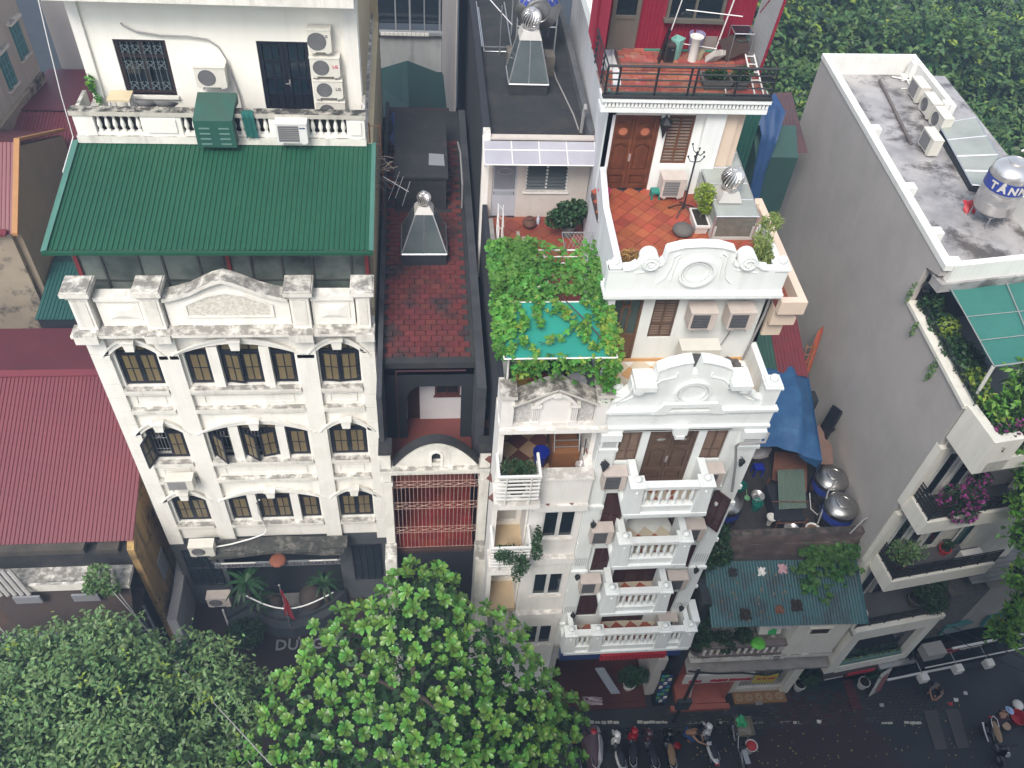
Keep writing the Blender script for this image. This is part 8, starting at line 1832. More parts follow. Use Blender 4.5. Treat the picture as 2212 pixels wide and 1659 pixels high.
for u in (4.75,6.6):
    m=MB(); gbox(m,u,u +1.0,-.22,-.101,2.75,3.5,(14.7,13.5)); gbox(m,u -.06,u +1.06,-.28,-.22,3.45,3.58,(14.7,13.5)); sw=m.build('teal_lintel_window',BLUESHUT,R2)
    p=MB()
    for k in range(6):gbox(p,u +.06+k*.16,u +.14+k*.16,-.235,-.221,2.8,3.4,(14.7,13.5))
    p.build('window_bar',GREYMETAL,sw)
m=MB(); corrugated(m,gp(3.9,.0,6.9,(14.9,13.3)),fv,fu +Vector((0,0,-.05)),3.0,5.0,.16,.035); m.build('grey_corrugated_roof',mat('old_grey_sheet',(0.20,0.195,0.19),(0.10,0.10,0.10),1.3,.7),R2)
m=MB(); gbox(m,4.0,9,2.2,4.5,0,6.4,(15.4,13.5)); m.build('dark_rear_wall',DARKWALL,R2)
m=MB(); gbox(m,3.75,4.55,-1.0,-.5,2.55,3.0,(14.7,13.5)); tag(m.build('sign_box',mat('grey_box',(0.3,0.29,0.27))),'large grey box fixed over the dark shop fascia at right','box')
for k,(u,z) in enumerate(((3.95,1.55),(5.35,1.75),(6.75,1.65))):
    t=thing('shop_lamp',('left','middle','right')[k]+' one of the three white floodlights above the dark shop','lamp',gp(u,-1.15,z,(14.7,13.35)),'white floodlights'); m=MB(); gbox(m,u -.16,u +.16,-1.3,-1.02,z,z +.3,(14.7,13.35)); gbox(m,u -.13,u +.13,-1.26,-1.06,z +.3,z +.36,(14.7,13.35)); m.build('housing',PLASTIC_W,t); m=MB(); m.tube([gp(u,-1.02,z +.25,(14.7,13.35)),gp(u,-.5,z +.3,(14.7,13.35))],.02,5); m.build('arm',PVCGREY,t)
# roof furniture of the grey house
def rac(x,y,rz,lb,st):return ac_unit((x,y,17.12),rz,lb,st,.85,.62,.36,paint=ACW,dark=False)
rac(18.1,28.1,R_(-90),'furthest air conditioner in the row along the right roof parapet','louvre'); rac(18.1,27.0,R_(-90),'middle air conditioner in the row along the right roof parapet','round'); rac(18.1,26.05,R_(-90),'nearest air conditioner in the row along the right roof parapet','round'); 
rac(17.15,24.7,R_(-90),'lone air conditioner on a metal stand in the middle of the wet flat roof','louvre')
t=thing('roof_skylight','flat glass skylight with metal bars on the wet roof beside the tank','skylight',(18.6,24.4,17.1),'skylight ventilators')
q=[Vector((17.65,22.4,17.32)),Vector((18.9,22.0,17.5)),Vector((19.3,26.0,17.6)),Vector((17.95,25.9,17.4))]
def qp(u,v):return q[0]*(1-u)*(1-v)+q[1]*u*(1-v)+q[2]*u*v +q[3]*(1-u)*v
fr=MB()
for v in (0,.22,.45,.72,1):fr.tube([qp(0,v),qp(1,v)],.022,4)
for u in (0,1):fr.tube([qp(u,0),qp(u,1)],.028,4)
fr.build('frame',ALUM,t)
vs=(0,.22,.45,.72,1)
for a,b in zip(vs,vs[1:]):p=MB(); p.slab([qp(.01,a +.005),qp(.99,a +.005),qp(.99,b -.005),qp(.01,b -.005)],(0,0,-.01)); p.build('pane',SKG,t)
m=MB(); m.xy([(q[0].x,q[0].y),(q[1].x,q[1].y),(q[2].x,q[2].y),(q[3].x,q[3].y)],17.08,17.28); m.build('kerb',CONC_D,t)
tank('stainless water tank with blue TÂNM label standing on the wet flat roof',(17.5,20.9,17.08),.6,1.72,.42,('TÂNM',R_(-166),.34),band=(.5,.72))
pipe('white pipes at the top of the labelled roof tank',[(17.75,21.3,19.3),(18.1,21.3,19.45),(18.7,21.5,19.4),(18.8,21.2,18.6),(18.9,20.6,17.3)],.03,WHITEMETAL)
pipe('long rusty grey pipe lying along the wet flat roof',[(17.18,29.3,17.13),(16.72,25.0,17.13)],.055,mat('rusty_grey_pipe',(0.16,0.13,0.12),(0.10,0.085,0.08),5,.8))
t=thing('scrap_metal','white metal scraps in the far corner of the wet flat roof','scrap',(18.1,29.2,17.1)); m=MB(); m.tube([(17.75,29.55,17.15),(18.3,29.2,17.2),(18.5,29.0,17.4)],.03,5); m.tube([(17.8,28.7,17.12),(18.2,28.75,17.14),(18.25,29.4,17.18)],.025,5); m.box(18.05,18.3,29.3,29.6,17.1,17.25); m.build('metal_bar',WHITEMETAL,t)
drape('red_rag','red and white rags behind the labelled roof tank','rag',[(16.95,21.2,17.12),(17.3,21.2,17.12),(17.4,21.6,17.3),(17.0,21.6,17.3)],PLASTIC_R,8,.06,seed=12)
# ================================================================ courtyard in front of the cream house
t=thing('courtyard_planter','dark curved raised planter with white tube rail in the shaded courtyard','planter',(-5.8,18.0,0))
cur=[(-7.7,16.9),(-7.0,17.35),(-6.4,17.0),(-5.8,16.75),(-5.2,16.7),(-4.6,16.85),(-4.0,17.15),(-3.5,17.5)]
m=MB(); m.xy([(x,y -.02) for x,y in cur]+[(-3.2,17.79),(-7.9,17.79)],.02,1.0); m.xy([(x,y -.35) for x,y in cur]+[(x,y -.021) for x,y in cur[::-1]],.02,.75); m.build('planter_wall',mat('dark_grey_tiled_wall',(0.05,0.055,0.062),(0.035,0.04,0.046),2,.6),t)
m=MB(); pts=[(-6.9+3.3*k/14,17.25-.62*math.sin(math.pi*k/14),1.9) for k in range(15)]; m.tube(pts,.03,6); m.build('white_rail',mat('glossy_white_tube',(0.85,0.85,0.83),None,3,.3),t)
m=MB(); m.tube([(-7.75,16.8,.02),(-7.75,16.8,1.7),(-7.72,16.75,1.75)],.035,6); m.build('white_post',PLASTIC_W,t)
m=MB(); m.box(-6.6,-4.2,17.2,17.78,1.0,1.02); m.build('planter_floor',mat('pale_gravel_floor',(0.16,0.155,0.15),(0.11,0.105,0.10),6,.9),t)
m=MB(); m.ball((-4.5,17.4,1.3),.5,9,1.3); m.ball((-5.9,17.35,1.1),.3,8,1.0); tag(m.build('rockery',mat('dark_brown_rock',(0.06,0.045,0.038),(0.04,0.03,0.026),4,.95,.6,12),smooth=True),'brown rockery stones in the shaded courtyard planter','rocks')
t=thing('flagpole','limp dark red flag on a pole before the courtyard planter','flag',(-5.3,16.5,0)); m=MB(); m.tube([(-5.3,16.5,0),(-5.36,16.6,3.7)],.025,6); m.ball((-5.36,16.6,3.74),.05,6); m.build('pole',ALUM,t)
m=MB()
for j in range(9):
    for i in range(5):m.v.append((-5.34+.07*i*(.3+j*.12)-.01*j,16.56-.05*math.sin(i*2+j),3.6-j*.26-.1*i))
for j in range(8):
    for i in range(4):m.f.append((j*5+i,j*5+i +1,(j +1)*5+i +1,(j +1)*5+i))
m.build('cloth',mat('flag_red',(0.30,0.012,0.02),(0.24,0.01,0.016),4,.8),t,smooth=True)
def palm(label,c,h,nl,L_):
    t=thing('palm',label,'palm',c); m=MB(); m.tube([c,(c[0],c[1],c[2]+h)],.06,6); m.build('trunk',BARK,t)
    f=MB(); top=Vector(c)+Vector((0,0,h))
    for k in range(nl):
        q=2*math.pi*k/nl +random.uniform(-.2,.2); e=random.uniform(.1,.9); d=Vector((math.cos(q),math.sin(q),0)); s=Vector((-math.sin(q),math.cos(q),0)); ww=L_*.075
        pts=[top +d*L_*u*(1-.1*u)+Vector((0,0,L_*(e*u -.75*u*u))) for u in (0,.3,.6,.85,1)]
        n0=len(f.v)
        for p,w_ in zip(pts,(.3,1,.9,.5,.05)):f.v += [tuple(p -s*ww*w_),tuple(p +s*ww*w_)]
        for i in range(4):f.f.append((n0 +2*i,n0 +2*i +1,n0 +2*i +3,n0 +2*i +2))
    f.build('fronds',LEAF_P,t); return t
palm('green palm left of the courtyard entrance under the canopy',(-6.75,17.2,1.0),2.0,14,1.0); palm('dark palm at the right side of the courtyard entrance',(-3.9,17.3,1.0),1.6,12,.8); palm('low palm at the left of the courtyard planter',(-6.5,17.3,1.0),.6,12,.8)
pot_plant('dark bush in front of the courtyard planter',(-6.9,16.1,.02),.3,.4,[(-6.9,16.1,1.1,.75,.6,.7)],1000,.14,LEAF_D,STONE)
# lettering painted on the courtyard floor
me=text_mesh('DỪNG XE',.62,'painted_letters',.003,.012); me.materials.append(mat('worn_yard_paint',(0.32,0.32,0.32),(0.2,0.2,0.2),6,.9)); inst(me,'painted_letters',courtyard,(-4.55,16.05,.024),R_(0))
# ================================================================ trees
def rosette_mesh(n,L_,mtl,name='leaf_rosette',seed=0):
    rnd=random.Random(seed); m=MB()
    for k in range(n):
        inner=k >= n -2; q=2*math.pi*k/(n -2)+rnd.uniform(-.2,.2); e=R_(rnd.uniform(55,75) if inner else rnd.uniform(14,48)); l=L_*(rnd.uniform(.5,.7) if inner else rnd.uniform(.8,1.1)); d=Vector((math.cos(q)*math.cos(e),math.sin(q)*math.cos(e),math.sin(e))); s=Vector((-math.sin(q),math.cos(q),0)); u=d.cross(s)*-1
        if u.z < 0:u=-u
        n0=len(m.v)
        for t_,w_,dr in ((.08,.04,0),(.45,.13,.02),(.72,.215,.0),(.92,.18,-.05),(1.0,.05,-.09)):
            c=d*l*t_ +u*l*dr; m.v += [tuple(c -s*l*w_ +u*l*.06*(w_ > .1)),tuple(c),tuple(c +s*l*w_ +u*l*.06*(w_ > .1))]
        for i in range(4):
            for j in range(2):m.f.append((n0 +i*3+j,n0 +i*3+j +1,n0 +i*3+j +4,n0 +i*3+j +3))
    return m
AT=thing('almond_tree','large bright green tree with rosettes of broad rounded leaves in the front centre','tree',(-.4,10.2,0.1))
tr=MB(); tr.tube([(-.4,10.2,0),(-.5,10.3,3),(-.3,10.4,6.5),(-.4,10.6,9.5)],[.3,.25,.18,.07],9); tr.build('trunk',BARK,AT)
for k in range(11):
    q=k*2.4; z=3.5+k*.5; l=3.2-k*.17; s=MB(); s.tube([(-.4,10.3,z),(-.4+l*.5*math.cos(q),10.3+l*.35*math.sin(q),z +.7),(-.4+l*math.cos(q),10.3+l*.7*math.sin(q),z +1.0)],[.1,.06,.025],6); s.build('limb',BARK,AT)
rms=[rosette_mesh(12,.25,LEAF_A,seed=s).mesh('leaf_rosette') for s in range(4)]
for me in rms:me.materials.append(LEAF_A); me.polygons.foreach_set('use_smooth',[True]*len(me.polygons))
TBL=[(-.3,11.9,9.3,1.6,1.5,1.4),(-.1,12.4,10.5,.9,.8,1.1),(-2.0,11.4,8.3,1.6,1.6,1.3),(1.5,11.3,8.5,1.5,1.5,1.3),(2.4,10.5,7.3,1.5,1.5,1.1),(-3.1,10.2,7.4,1.6,1.6,1.2),(0,9.9,8.6,2.1,1.8,1.4),(-1.9,9.1,7.7,1.9,1.5,1.3),(1.6,9.4,7.5,1.9,1.6,1.3),(3.3,10.1,6.0,1.3,1.3,1.0),(-4.1,8.9,6.5,1.6,1.5,1.1),(2.9,9.0,6.2,1.5,1.4,1.0),(0,8.2,7.3,2.3,1.4,1.2),(4.3,10.6,5.2,.8,.8,.55),(-2.9,8.0,6.9,1.7,1.3,1.1)]
rnd=random.Random(3)
cand=[]
tw=[(b[3]*b[4]) for b in TBL]
grid={}
for tries in range(26000):
    b=rnd.choices(TBL,tw)[0]; d=Vector((rnd.gauss(0,1),rnd.gauss(0,1),rnd.gauss(0,1))).normalized()
    if d.z <-.3:continue
    p=Vector(b[:3])+Vector((d.x*b[3],d.y*b[4],d.z*b[5]))*rnd.uniform(.8,1.08)
    if any(((p.x -c[0])/c[3])**2+((p.y -c[1])/c[4])**2+((p.z -c[2])/c[5])**2 < .6 for c in TBL if c is not b):continue
    g3=tuple(int(math.floor(v/.45)) for v in p)
    if any((p -o_).length < .43 for dx in (-1,0,1) for dy in (-1,0,1) for dz in (-1,0,1) for o_ in grid.get((g3[0]+dx,g3[1]+dy,g3[2]+dz),())):continue
    grid.setdefault(g3,[]).append(p); cand.append((p,d))
cand.sort(key=lambda c:-(c[0].z +c[0].y*.15))
def ros_rot(d):
    v=(Vector((0,-.25,.9))*.75+d*.55+Vector((rnd.gauss(0,.2),rnd.gauss(0,.2),0))).normalized(); return v.to_track_quat('Z','Y').to_matrix() @ Matrix.Rotation(rnd.uniform(0,6.28),3,'Z')
vis=cand[:480]; rnd.shuffle(vis)
for p,d in vis[:290]:
    s=rnd.uniform(.72,1.15); M=ros_rot(d); inst(rnd.choice(rms),'leaf_rosette',AT,p,rot=M.to_euler(),scale=(s,s,s))
allr=vis[290:]+cand[480:]
VV,FF=[],[]; k=0
bases=[(np.array([v.co[:] for v in me.vertices]),np.array([list(pl.vertices) for pl in me.polygons])) for me in rms]
for p,d in allr:
    bv,bf=rnd.choice(bases); s=rnd.uniform(.75,1.25); M=np.array(ros_rot(d))*s; VV.append(bv @ M.T +np.array(p)); FF.append(bf +k); k += len(bv)
VV=np.concatenate(VV); FF=np.concatenate(FF)
me=npmesh('crown',VV -np.array(ORG[AT]),FF,LEAF_A); me.polygons.foreach_set('use_smooth',[True]*len(me.polygons)); o=bpy.data.objects.new('crown',me); COL.objects.link(o); o.parent=AT; o['kind']='stuff'
foliage('inner_leaves',[(b[0],b[1],b[2]-.3,b[3]*.8,b[4]*.8,b[5]*.75) for b in TBL],5200,.26,LEAF_D,AT,bias=.6,aspect=.55,shell=.2)  # darker leaf colour inside paints shade into the crown's gaps
def sprays(name,blobs,n,L_,mtl,parent,k=9,lsz=.13,aspect=.45,shell=.7):
    # pinnate sprays of small leaves, drooping outward, joined in one crown
    pts=blob_points(blobs,n,shell); b=np.array(blobs,float); out=[]
    D=RNG.normal(size=(n,3)); D[:,2]=np.abs(D[:,2])*.25; D[:,1] -= .3; D /= np.linalg.norm(D,axis=1)[:,None]
    for i in range(k):
        t_=(i +.5)/k -.3
        c=pts +D*(L_*t_)[...,None] if False else pts +D*(L_*t_)
        c[:,2] -= .35*L_*max(t_,0)**2
        out.append(c +RNG.normal(size=(n,3))*L_*.11)
    c=np.concatenate(out); V,F=leaves(c,lsz,.72,aspect)
    o0=np.array(ORG[parent]); me=npmesh(name,V -o0,F,mtl); o=bpy.data.objects.new(name,me); COL.objects.link(o); o.parent=parent; o['kind']='stuff'; ORG[o]=Vector(o0); return o
def tree(label,base,h,blobs,n,L_,lsz,mtl,trunk_r=.25,young=0,inner=None):
    t=thing('tree',label,'tree',base); x,y,z=base
    m=MB(); m.tube([(x,y,z),(x +.15,y +.1,z +h*.4),(x -.1,y,z +h*.8)],[trunk_r,trunk_r*.75,trunk_r*.35],8); m.build('trunk',BARK,t)
    for b in blobs[:8]:
        s=MB(); s.tube([(x +.05,y,z +h*.45),((x +b[0])/2,(y +b[1])/2,(z +h*.45+b[2])/2+.3),(b[0],b[1],b[2])],[trunk_r*.5,trunk_r*.3,.03],6); s.build('limb',BARK,t)
    sprays('crown',blobs,n,L_,mtl,t,lsz=lsz)
    if young:sprays('young_leaves',blobs,young,L_*.7,LEAF_Y,t,k=6,lsz=lsz*.9,shell=.9)
    foliage('inner_leaves',[(b[0],b[1],b[2],b[3]*.8,b[4]*.8,b[5]*.75) for b in blobs],inner or n*2,lsz*1.5,LEAF_D,t,bias=.5,shell=.15)  # inner layer coloured darker so painted shade sits between the sprays
    return t
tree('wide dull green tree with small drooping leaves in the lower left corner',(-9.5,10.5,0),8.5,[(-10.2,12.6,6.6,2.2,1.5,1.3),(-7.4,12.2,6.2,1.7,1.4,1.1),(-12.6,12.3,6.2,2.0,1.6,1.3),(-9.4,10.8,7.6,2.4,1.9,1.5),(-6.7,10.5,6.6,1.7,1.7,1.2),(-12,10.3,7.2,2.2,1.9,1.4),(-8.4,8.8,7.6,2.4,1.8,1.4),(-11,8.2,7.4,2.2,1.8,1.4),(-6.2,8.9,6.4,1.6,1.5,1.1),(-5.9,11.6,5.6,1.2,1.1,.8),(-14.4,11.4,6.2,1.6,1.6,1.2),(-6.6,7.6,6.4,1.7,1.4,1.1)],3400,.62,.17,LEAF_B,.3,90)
# background trees behind the grey house and the white house
def crown_blobs(cx,cy,cz,r,n,seed):
    q=random.Random(seed); return [(cx +q.uniform(-r,r),cy +q.uniform(-r,r)*.8,cz +q.uniform(-.35,.25)*r,r*q.uniform(.4,.6),r*q.uniform(.4,.55),r*q.uniform(.35,.5)) for _ in range(n)]
for i,(x,y,z,r,lb,yg) in enumerate(((16.5,34.5,10.5,3.4,'dense green tree directly behind the far parapet of the grey house',70),(14.6,40.5,10.5,3.6,'tree behind the crimson rooftop room, left end of the tree line',60),(21.5,36.0,11.0,4.2,'broad tree behind the right roof parapet near its far end',80),(21.0,44.5,12.0,4.6,'tall tree at the top edge behind the grey house',90),(28.0,42.0,12.0,5.0,'broad tree in the top right corner',90),(22.8,29.2,10.5,3.6,'tree beside the right roof parapet level with the skylight',70),(27.5,33.0,11.0,4.6,'broad tree at the right edge above the labelled roof tank',70),(15.6,30.8,7.5,2.0,'small light green tree between the alley and the grey wall top',70),(33.5,36,11,4.8,'far right tree behind the others',40),(35,46,11.5,5.2,'far tree in the extreme top right corner',40),(29,51,11,5,'far tree at the top edge behind the broad corner tree',40),(21.5,24.0,9.5,3.0,'tree beyond the right roof parapet beside the labelled tank',40),(13.4,34.5,6.8,2.6,'low tree growing at the end of the alley',50))):
    tree(lb,(x,y,0),z,crown_blobs(x,y,z,r,13,50+i),int(170*r),1.0,.34,LEAF_C,.3,yg,int(330*r))
m=MB(); m.box(10,45,34,60,0,3.5); tag(m.build('undergrowth',mat('dark_undergrowth',(0.02,0.035,0.02),(0.012,0.02,0.012),1,1),kind='stuff'),'dark undergrowth below the background trees','undergrowth')
tree('bright green street tree whose branches hang in along the right edge',(23.9,12.5,0.1),14,[(16.3,14.4,16.7,.9,.6,.6),(15.7,14.1,16.0,.65,.5,.5),(16.4,13.7,15.3,.7,.5,.5),(17.0,13.2,14.2,.7,.5,.7),(17.4,13.2,12.9,.6,.5,.6),(18.0,12.9,11.5,.55,.5,.6),(18.5,12.5,9.9,.6,.5,.5),(19.2,12.3,8.4,.6,.5,.5),(19.7,12.3,7.1,.7,.5,.4),(19.5,12.3,6.3,.55,.5,.3),(18.2,13.6,15.5,1.2,.8,.9),(19.5,12.8,12.8,1.2,.8,1.2),(20.5,12.5,9.2,1.2,.8,1.2)],900,.5,.2,leafmat('bright_street_leaf',(0.14,0.30,0.035),(0.08,0.22,0.03),.35),.28,110)
# ================================================================ street: motorbikes, people, stall things
def motorbike(label,x,y,rz,body,seat,front,tail=None,cover=False,s=1.0,group='motorbikes parked along the pavement'):
    t=thing('motorbike',label,'motorbike',(x,y,.1),group); M=Matrix.Rotation(rz,3,'Z'); O=Vector((x,y,.1))
    def put(mb):mb.v=[tuple(M @ (Vector(p)*s)+O) for p in mb.v]; return mb
    for yy in (.56,-.56):
        m=MB(); Mx=Matrix.Translation((0,yy,.27)) @ Matrix.Rotation(R_(90),4,'Y'); m.lathe(0,0,[(.17,-.05),(.25,-.055),(.27,0),(.25,.055),(.17,.05)],20,Mx); w_=put(m).build('wheel',RUBBER,t,smooth='auto'); m=MB(); m.lathe(0,0,[(.05,-.06),(.17,-.04),(.17,.04),(.05,.06)],14,Mx); put(m).build('rim',ALUM,w_)
    def loft(secs):
        m=MB(); K=10; n0=0
        for (yy,zc,hw,hh) in secs:
            for k in range(K):q=2*math.pi*k/K; m.v.append((hw*math.cos(q),yy,zc +hh*math.sin(q)))
        for i in range(len(secs)-1):
            for k in range(K):m.f.append((i*K +k,i*K +(k +1) %K,(i +1)*K +(k +1) %K,(i +1)*K +k))
        m.f.append(tuple(range(K))); m.f.append(tuple(range((len(secs)-1)*K,len(secs)*K))[::-1]); return m
    put(loft([(-.86,.72,.03,.03),(-.75,.68,.10,.08),(-.5,.58,.16,.14),(-.2,.52,.17,.16),(-.02,.45,.12,.14)])).build('rear_body',body,t,smooth='auto')
    put(loft([(-.68,.78,.06,.03),(-.5,.78,.125,.05),(-.2,.76,.14,.055),(.02,.74,.10,.05),(.1,.72,.05,.03)])).build('seat',seat,t,smooth='auto')
    put(loft([(.0,.28,.14,.05),(.18,.26,.15,.05),(.3,.3,.14,.06)])).build('footboard',BIKEBLACK,t,smooth='auto')
    m=MB(); m.add([(-.15,.3,.3),(.15,.3,.3),(.19,.42,.62),(-.19,.42,.62),(.12,.4,.9),(-.12,.4,.9),(0,.5,.35),(0,.6,.62),(0,.52,.92)],[(0,3,7,6),(6,7,2,1),(3,5,8,7),(7,8,4,2),(0,1,2,3),(3,2,4,5),(5,4,8)]); put(m).build('front_shield',front,t,smooth='auto')
    put(loft([(.3,.5,.06,.03),(.5,.55,.075,.035),(.72,.46,.06,.04),(.82,.36,.03,.03)])).build('front_mudguard',front,t,smooth='auto')
    m=MB(); m.tube([(-.34,.24,.98),(-.2,.34,1.0),(0,.4,.96),(.2,.34,1.0),(.34,.24,.98)],.02,6); put(m).build('handlebar',BIKEBLACK,t)
    put(loft([(.30,.98,.07,.04),(.40,.99,.13,.07),(.50,.97,.10,.06),(.56,.95,.03,.03)])).build('handlebar_cowl',front,t,smooth='auto')
    m=MB(); m.ball((0,.535,.95),.055,7,.8); put(m).build('headlight',ALUM,t,smooth=True)
    for sx in (-1,1):
        q=MB(); q.tube([(sx*.22,.32,1.0),(sx*.27,.36,1.14)],.01,4); q.lathe(0,0,[(.06,0),(.06,.02)],10,Matrix.Translation((sx*.29,.37,1.17)) @ Matrix.Rotation(R_(80),4,'X')); put(q).build('mirror',BIKEBLACK,t)
    m=MB(); m.box(-.07,.07,-.9,-.84,.66,.74); put(m).build('tail_light',tail or PLASTIC_R,t)
    m=MB(); m.tube([(.17,-.1,.26),(.18,-.5,.3),(.18,-.8,.36)],[.03,.045,.05],7); put(m).build('exhaust',ALUM,t)
    q=MB()
    for sx in (-1,1):q.tube([(sx*.13,-.45,.8),(sx*.12,-.72,.86),(0,-.86,.88)],.014,5)
    put(q).build('grab_rail',ALUM,t)
    if cover:
        m=MB(); n=16
        for j in range(n +1):
            v=j/n; yy=.62-1.5*v
            for i in range(13):
                u=i/12*2-1; w_=.17+.16*math.sin(math.pi*min(1,v*1.15+.08)); m.v.append((u*w_*1.25,yy,1.04-.22*v -.55*abs(u)**2.2+.02*math.sin(9*v +7*u)))
        for j in range(n):
            for i in range(12):m.f.append((j*13+i,j*13+i +1,(j +1)*13+i +1,(j +1)*13+i))
        put(m).build('rain_cover',mat('maroon_grey_cover',(0.09,0.05,0.06),(0.06,0.035,0.045),3,.6,bump=.4,bscale=8),t,smooth=True)
        m=MB(); m.slab([(.1,.62,.98),(.2,.55,.95),(.33,.1,.72),(.28,-.5,.68),(.1,-.8,.66),(.1,-.5,.84),(.16,0,.93)],(0.01,0,.03)); put(m).build('silver_side',SILVERSHEET,t,smooth=True)
    return t
motorbike('motorbike under a silver and maroon rain cover, nearest the big green tree',5.95,11.25,R_(-4),BIKERED,SEATBLACK,BIKERED,cover=True)
motorbike('white-fronted scooter with black seat, beside the rain-covered one',6.85,11.1,R_(4),BIKEWHITE,SEATBLACK,BIKEWHITE)
motorbike('red-fronted dark motorbike right behind the white scooter',7.4,11.2,R_(-12),BIKEBLACK,SEATBLACK,BIKERED)
motorbike('dark motorbike with red and silver trim in the middle of the row',8.05,11.1,R_(3),BIKEBLACK,SEATBLACK,mat('dark_bike_trim',(0.12,0.02,0.03),(0.05,0.05,0.06),6,.3),tail=BIKERED)
motorbike('motorbike with a long tan seat next to the crouching person',8.75,11.05,R_(-4),BIKEBLACK,SEATTAN,BIKEBLACK)
motorbike('white scooter with black seat that the crouching person is wiping',10.3,11.2,R_(2),BIKEWHITE,SEATBLACK,BIKEWHITE)
motorbike('yellow-fronted motorbike almost hidden below the big green tree',5.2,11.2,R_(5),BIKEBLACK,SEATBLACK,mat('ochre_bike_paint',(0.4,0.22,0.03)))
motorbike('dark motorbike with tan seat parked at the lower right corner',21.3,10.6,R_(176),BIKEBLACK,SEATTAN,BIKEBLACK,group='motorbikes parked at the right corner')
def bicycle(label,x,y,rz):
    t=thing('bicycle',label,'bicycle',(x,y,.1)); M=Matrix.Rotation(rz,3,'Z') @ Matrix.Rotation(R_(8),3,'Y'); O=Vector((x,y,.1))
    def put(mb):mb.v=[tuple(M @ Vector(p)+O) for p in mb.v]; return mb
    for yy in (.5,-.5):
        m=MB(); m.tube([(0,yy +.31*math.cos(q),.32+.31*math.sin(q)) for q in [2*math.pi*k/24 for k in range(25)]],.016,5); w_=put(m).build('wheel',RUBBER,t); m=MB()
        for k in range(8):q=math.pi*k/8; m.tube([(0,yy +.3*math.cos(q),.32+.3*math.sin(q)),(0,yy -.3*math.cos(q),.32-.3*math.sin(q))],.004,3)
        put(m).build('spokes',ALUM,w_)
    m=MB(); m.tube([(0,.5,.32),(0,.4,.78),(0,.36,.95)],.016,5); m.tube([(0,.4,.72),(0,-.05,.3),(0,-.15,.72)],.018,5); m.tube([(0,-.05,.3),(0,-.5,.32),(0,-.14,.66)],.014,5); put(m).build('frame',ALUM,t)
    m=MB(); m.tube([(-.28,.2,.97),(-.1,.34,.98),(0,.36,.95),(.1,.34,.98),(.28,.2,.97)],.014,5); put(m).build('handlebar',ALUM,t)
    m=MB(); m.ball((0,-.16,.78),.1,7,.4); put(m).build('saddle',BIKEBLACK,t)
    m=MB(); m.box(-.1,.1,-.75,-.25,.66,.69); put(m).build('carrier',ALUM,t); return t
bicycle('bicycle with baskets parked right of the white scooter',11.35,11.05,R_(4))
m=MB(); m.add([(11.45,11.35,.55),(11.95,11.35,.55),(11.95,11.95,.55),(11.45,11.95,.55),(11.38,11.3,.85),(12.02,11.3,.85),(12.02,12.0,.85),(11.38,12.0,.85)],[(0,3,2,1),(0,1,5,4),(1,2,6,5),(2,3,7,6),(3,0,4,7)]); m.box(11.44,11.96,11.35,11.95,.56,.7); tag(m.build('basket',mat('woven_basket',(0.34,0.30,0.22),(0.22,0.2,0.15),20,.9,.8,60)),'woven grey basket tray beside the parked bicycle','basket')
drape('green_bag','bright green plastic bag on the woven basket tray','bag',[(11.42,11.65,.78),(11.8,11.6,.78),(11.75,11.98,.92),(11.45,12.0,.9)],mat('green_bag_plastic',(0.04,0.42,0.16),(0.03,0.34,0.13),5,.4),10,.1,seed=77)
m=MB(); m.tube([(11.5,11.4,.1),(11.5,11.4,.58)],.03,5); m.tube([(11.9,11.9,.1),(11.9,11.9,.58)],.03,5); m.tube([(11.5,11.9,.1),(11.5,11.9,.58)],.03,5); m.tube([(11.9,11.4,.1),(11.9,11.4,.58)],.03,5); tag(m.build('basket_stand',GREYMETAL),'stand under the woven basket tray','stand')
t=thing('round_tray','round basin filled with red fruit beside the bicycle','basin',(11.85,11.0,.1)); m=MB(); m.lathe(11.85,11.0,[(.15,.1),(.17,.5),(.22,.55),(.235,.62),(.21,.62),(.2,.58)],22); m.build('bowl',PLASTIC_W,t,smooth='auto'); m=MB(); m.lathe(11.85,11.0,[(.2,.57),(.19,.6),(.1,.63),(.01,.64)],20); m.build('red_contents',PLASTIC_R,t,smooth=True)
m=MB(); m.lathe(9.15,11.25,[(.1,.1),(.13,.3),(.14,.32),(.1,.15)],16); tag(m.build('red_bowl',PLASTIC_R,smooth='auto'),'small red bowl beside the tan-seated motorbike','bowl')
# people: skinned figures
def skinned(name,label,verts,edges,radii,mtl,parent,root=0,sub=2):
    me=bpy.data.meshes.new(name); me.from_pydata(verts,edges,[]); o=bpy.data.objects.new(name,me); COL.objects.link(o)
    sk=o.modifiers.new('skin','SKIN'); me.skin_vertices[0].data  # layer made by the modifier
    for i,r in enumerate(radii):me.skin_vertices[0].data[i].radius=(r,r); me.skin_vertices[0].data[i].use_root=(i == root)
    sk.use_smooth_shade=True; sb=o.modifiers.new('subd','SUBSURF'); sb.levels=sub; sb.render_levels=sub
    dg=bpy.context.evaluated_depsgraph_get(); dg.update(); ev=o.evaluated_get(dg); m2=bpy.data.meshes.new_from_object(ev); m2.name=name
    COL.objects.unlink(o); bpy.data.objects.remove(o)
    m2.materials.clear(); m2.materials.append(mtl); m2.polygons.foreach_set('use_smooth',[True]*len(m2.polygons))
    ob=bpy.data.objects.new(name,m2); COL.objects.link(ob); ob.parent=parent; ORG[ob]=ORG[parent]
    if label:ob['label']=label
    return ob
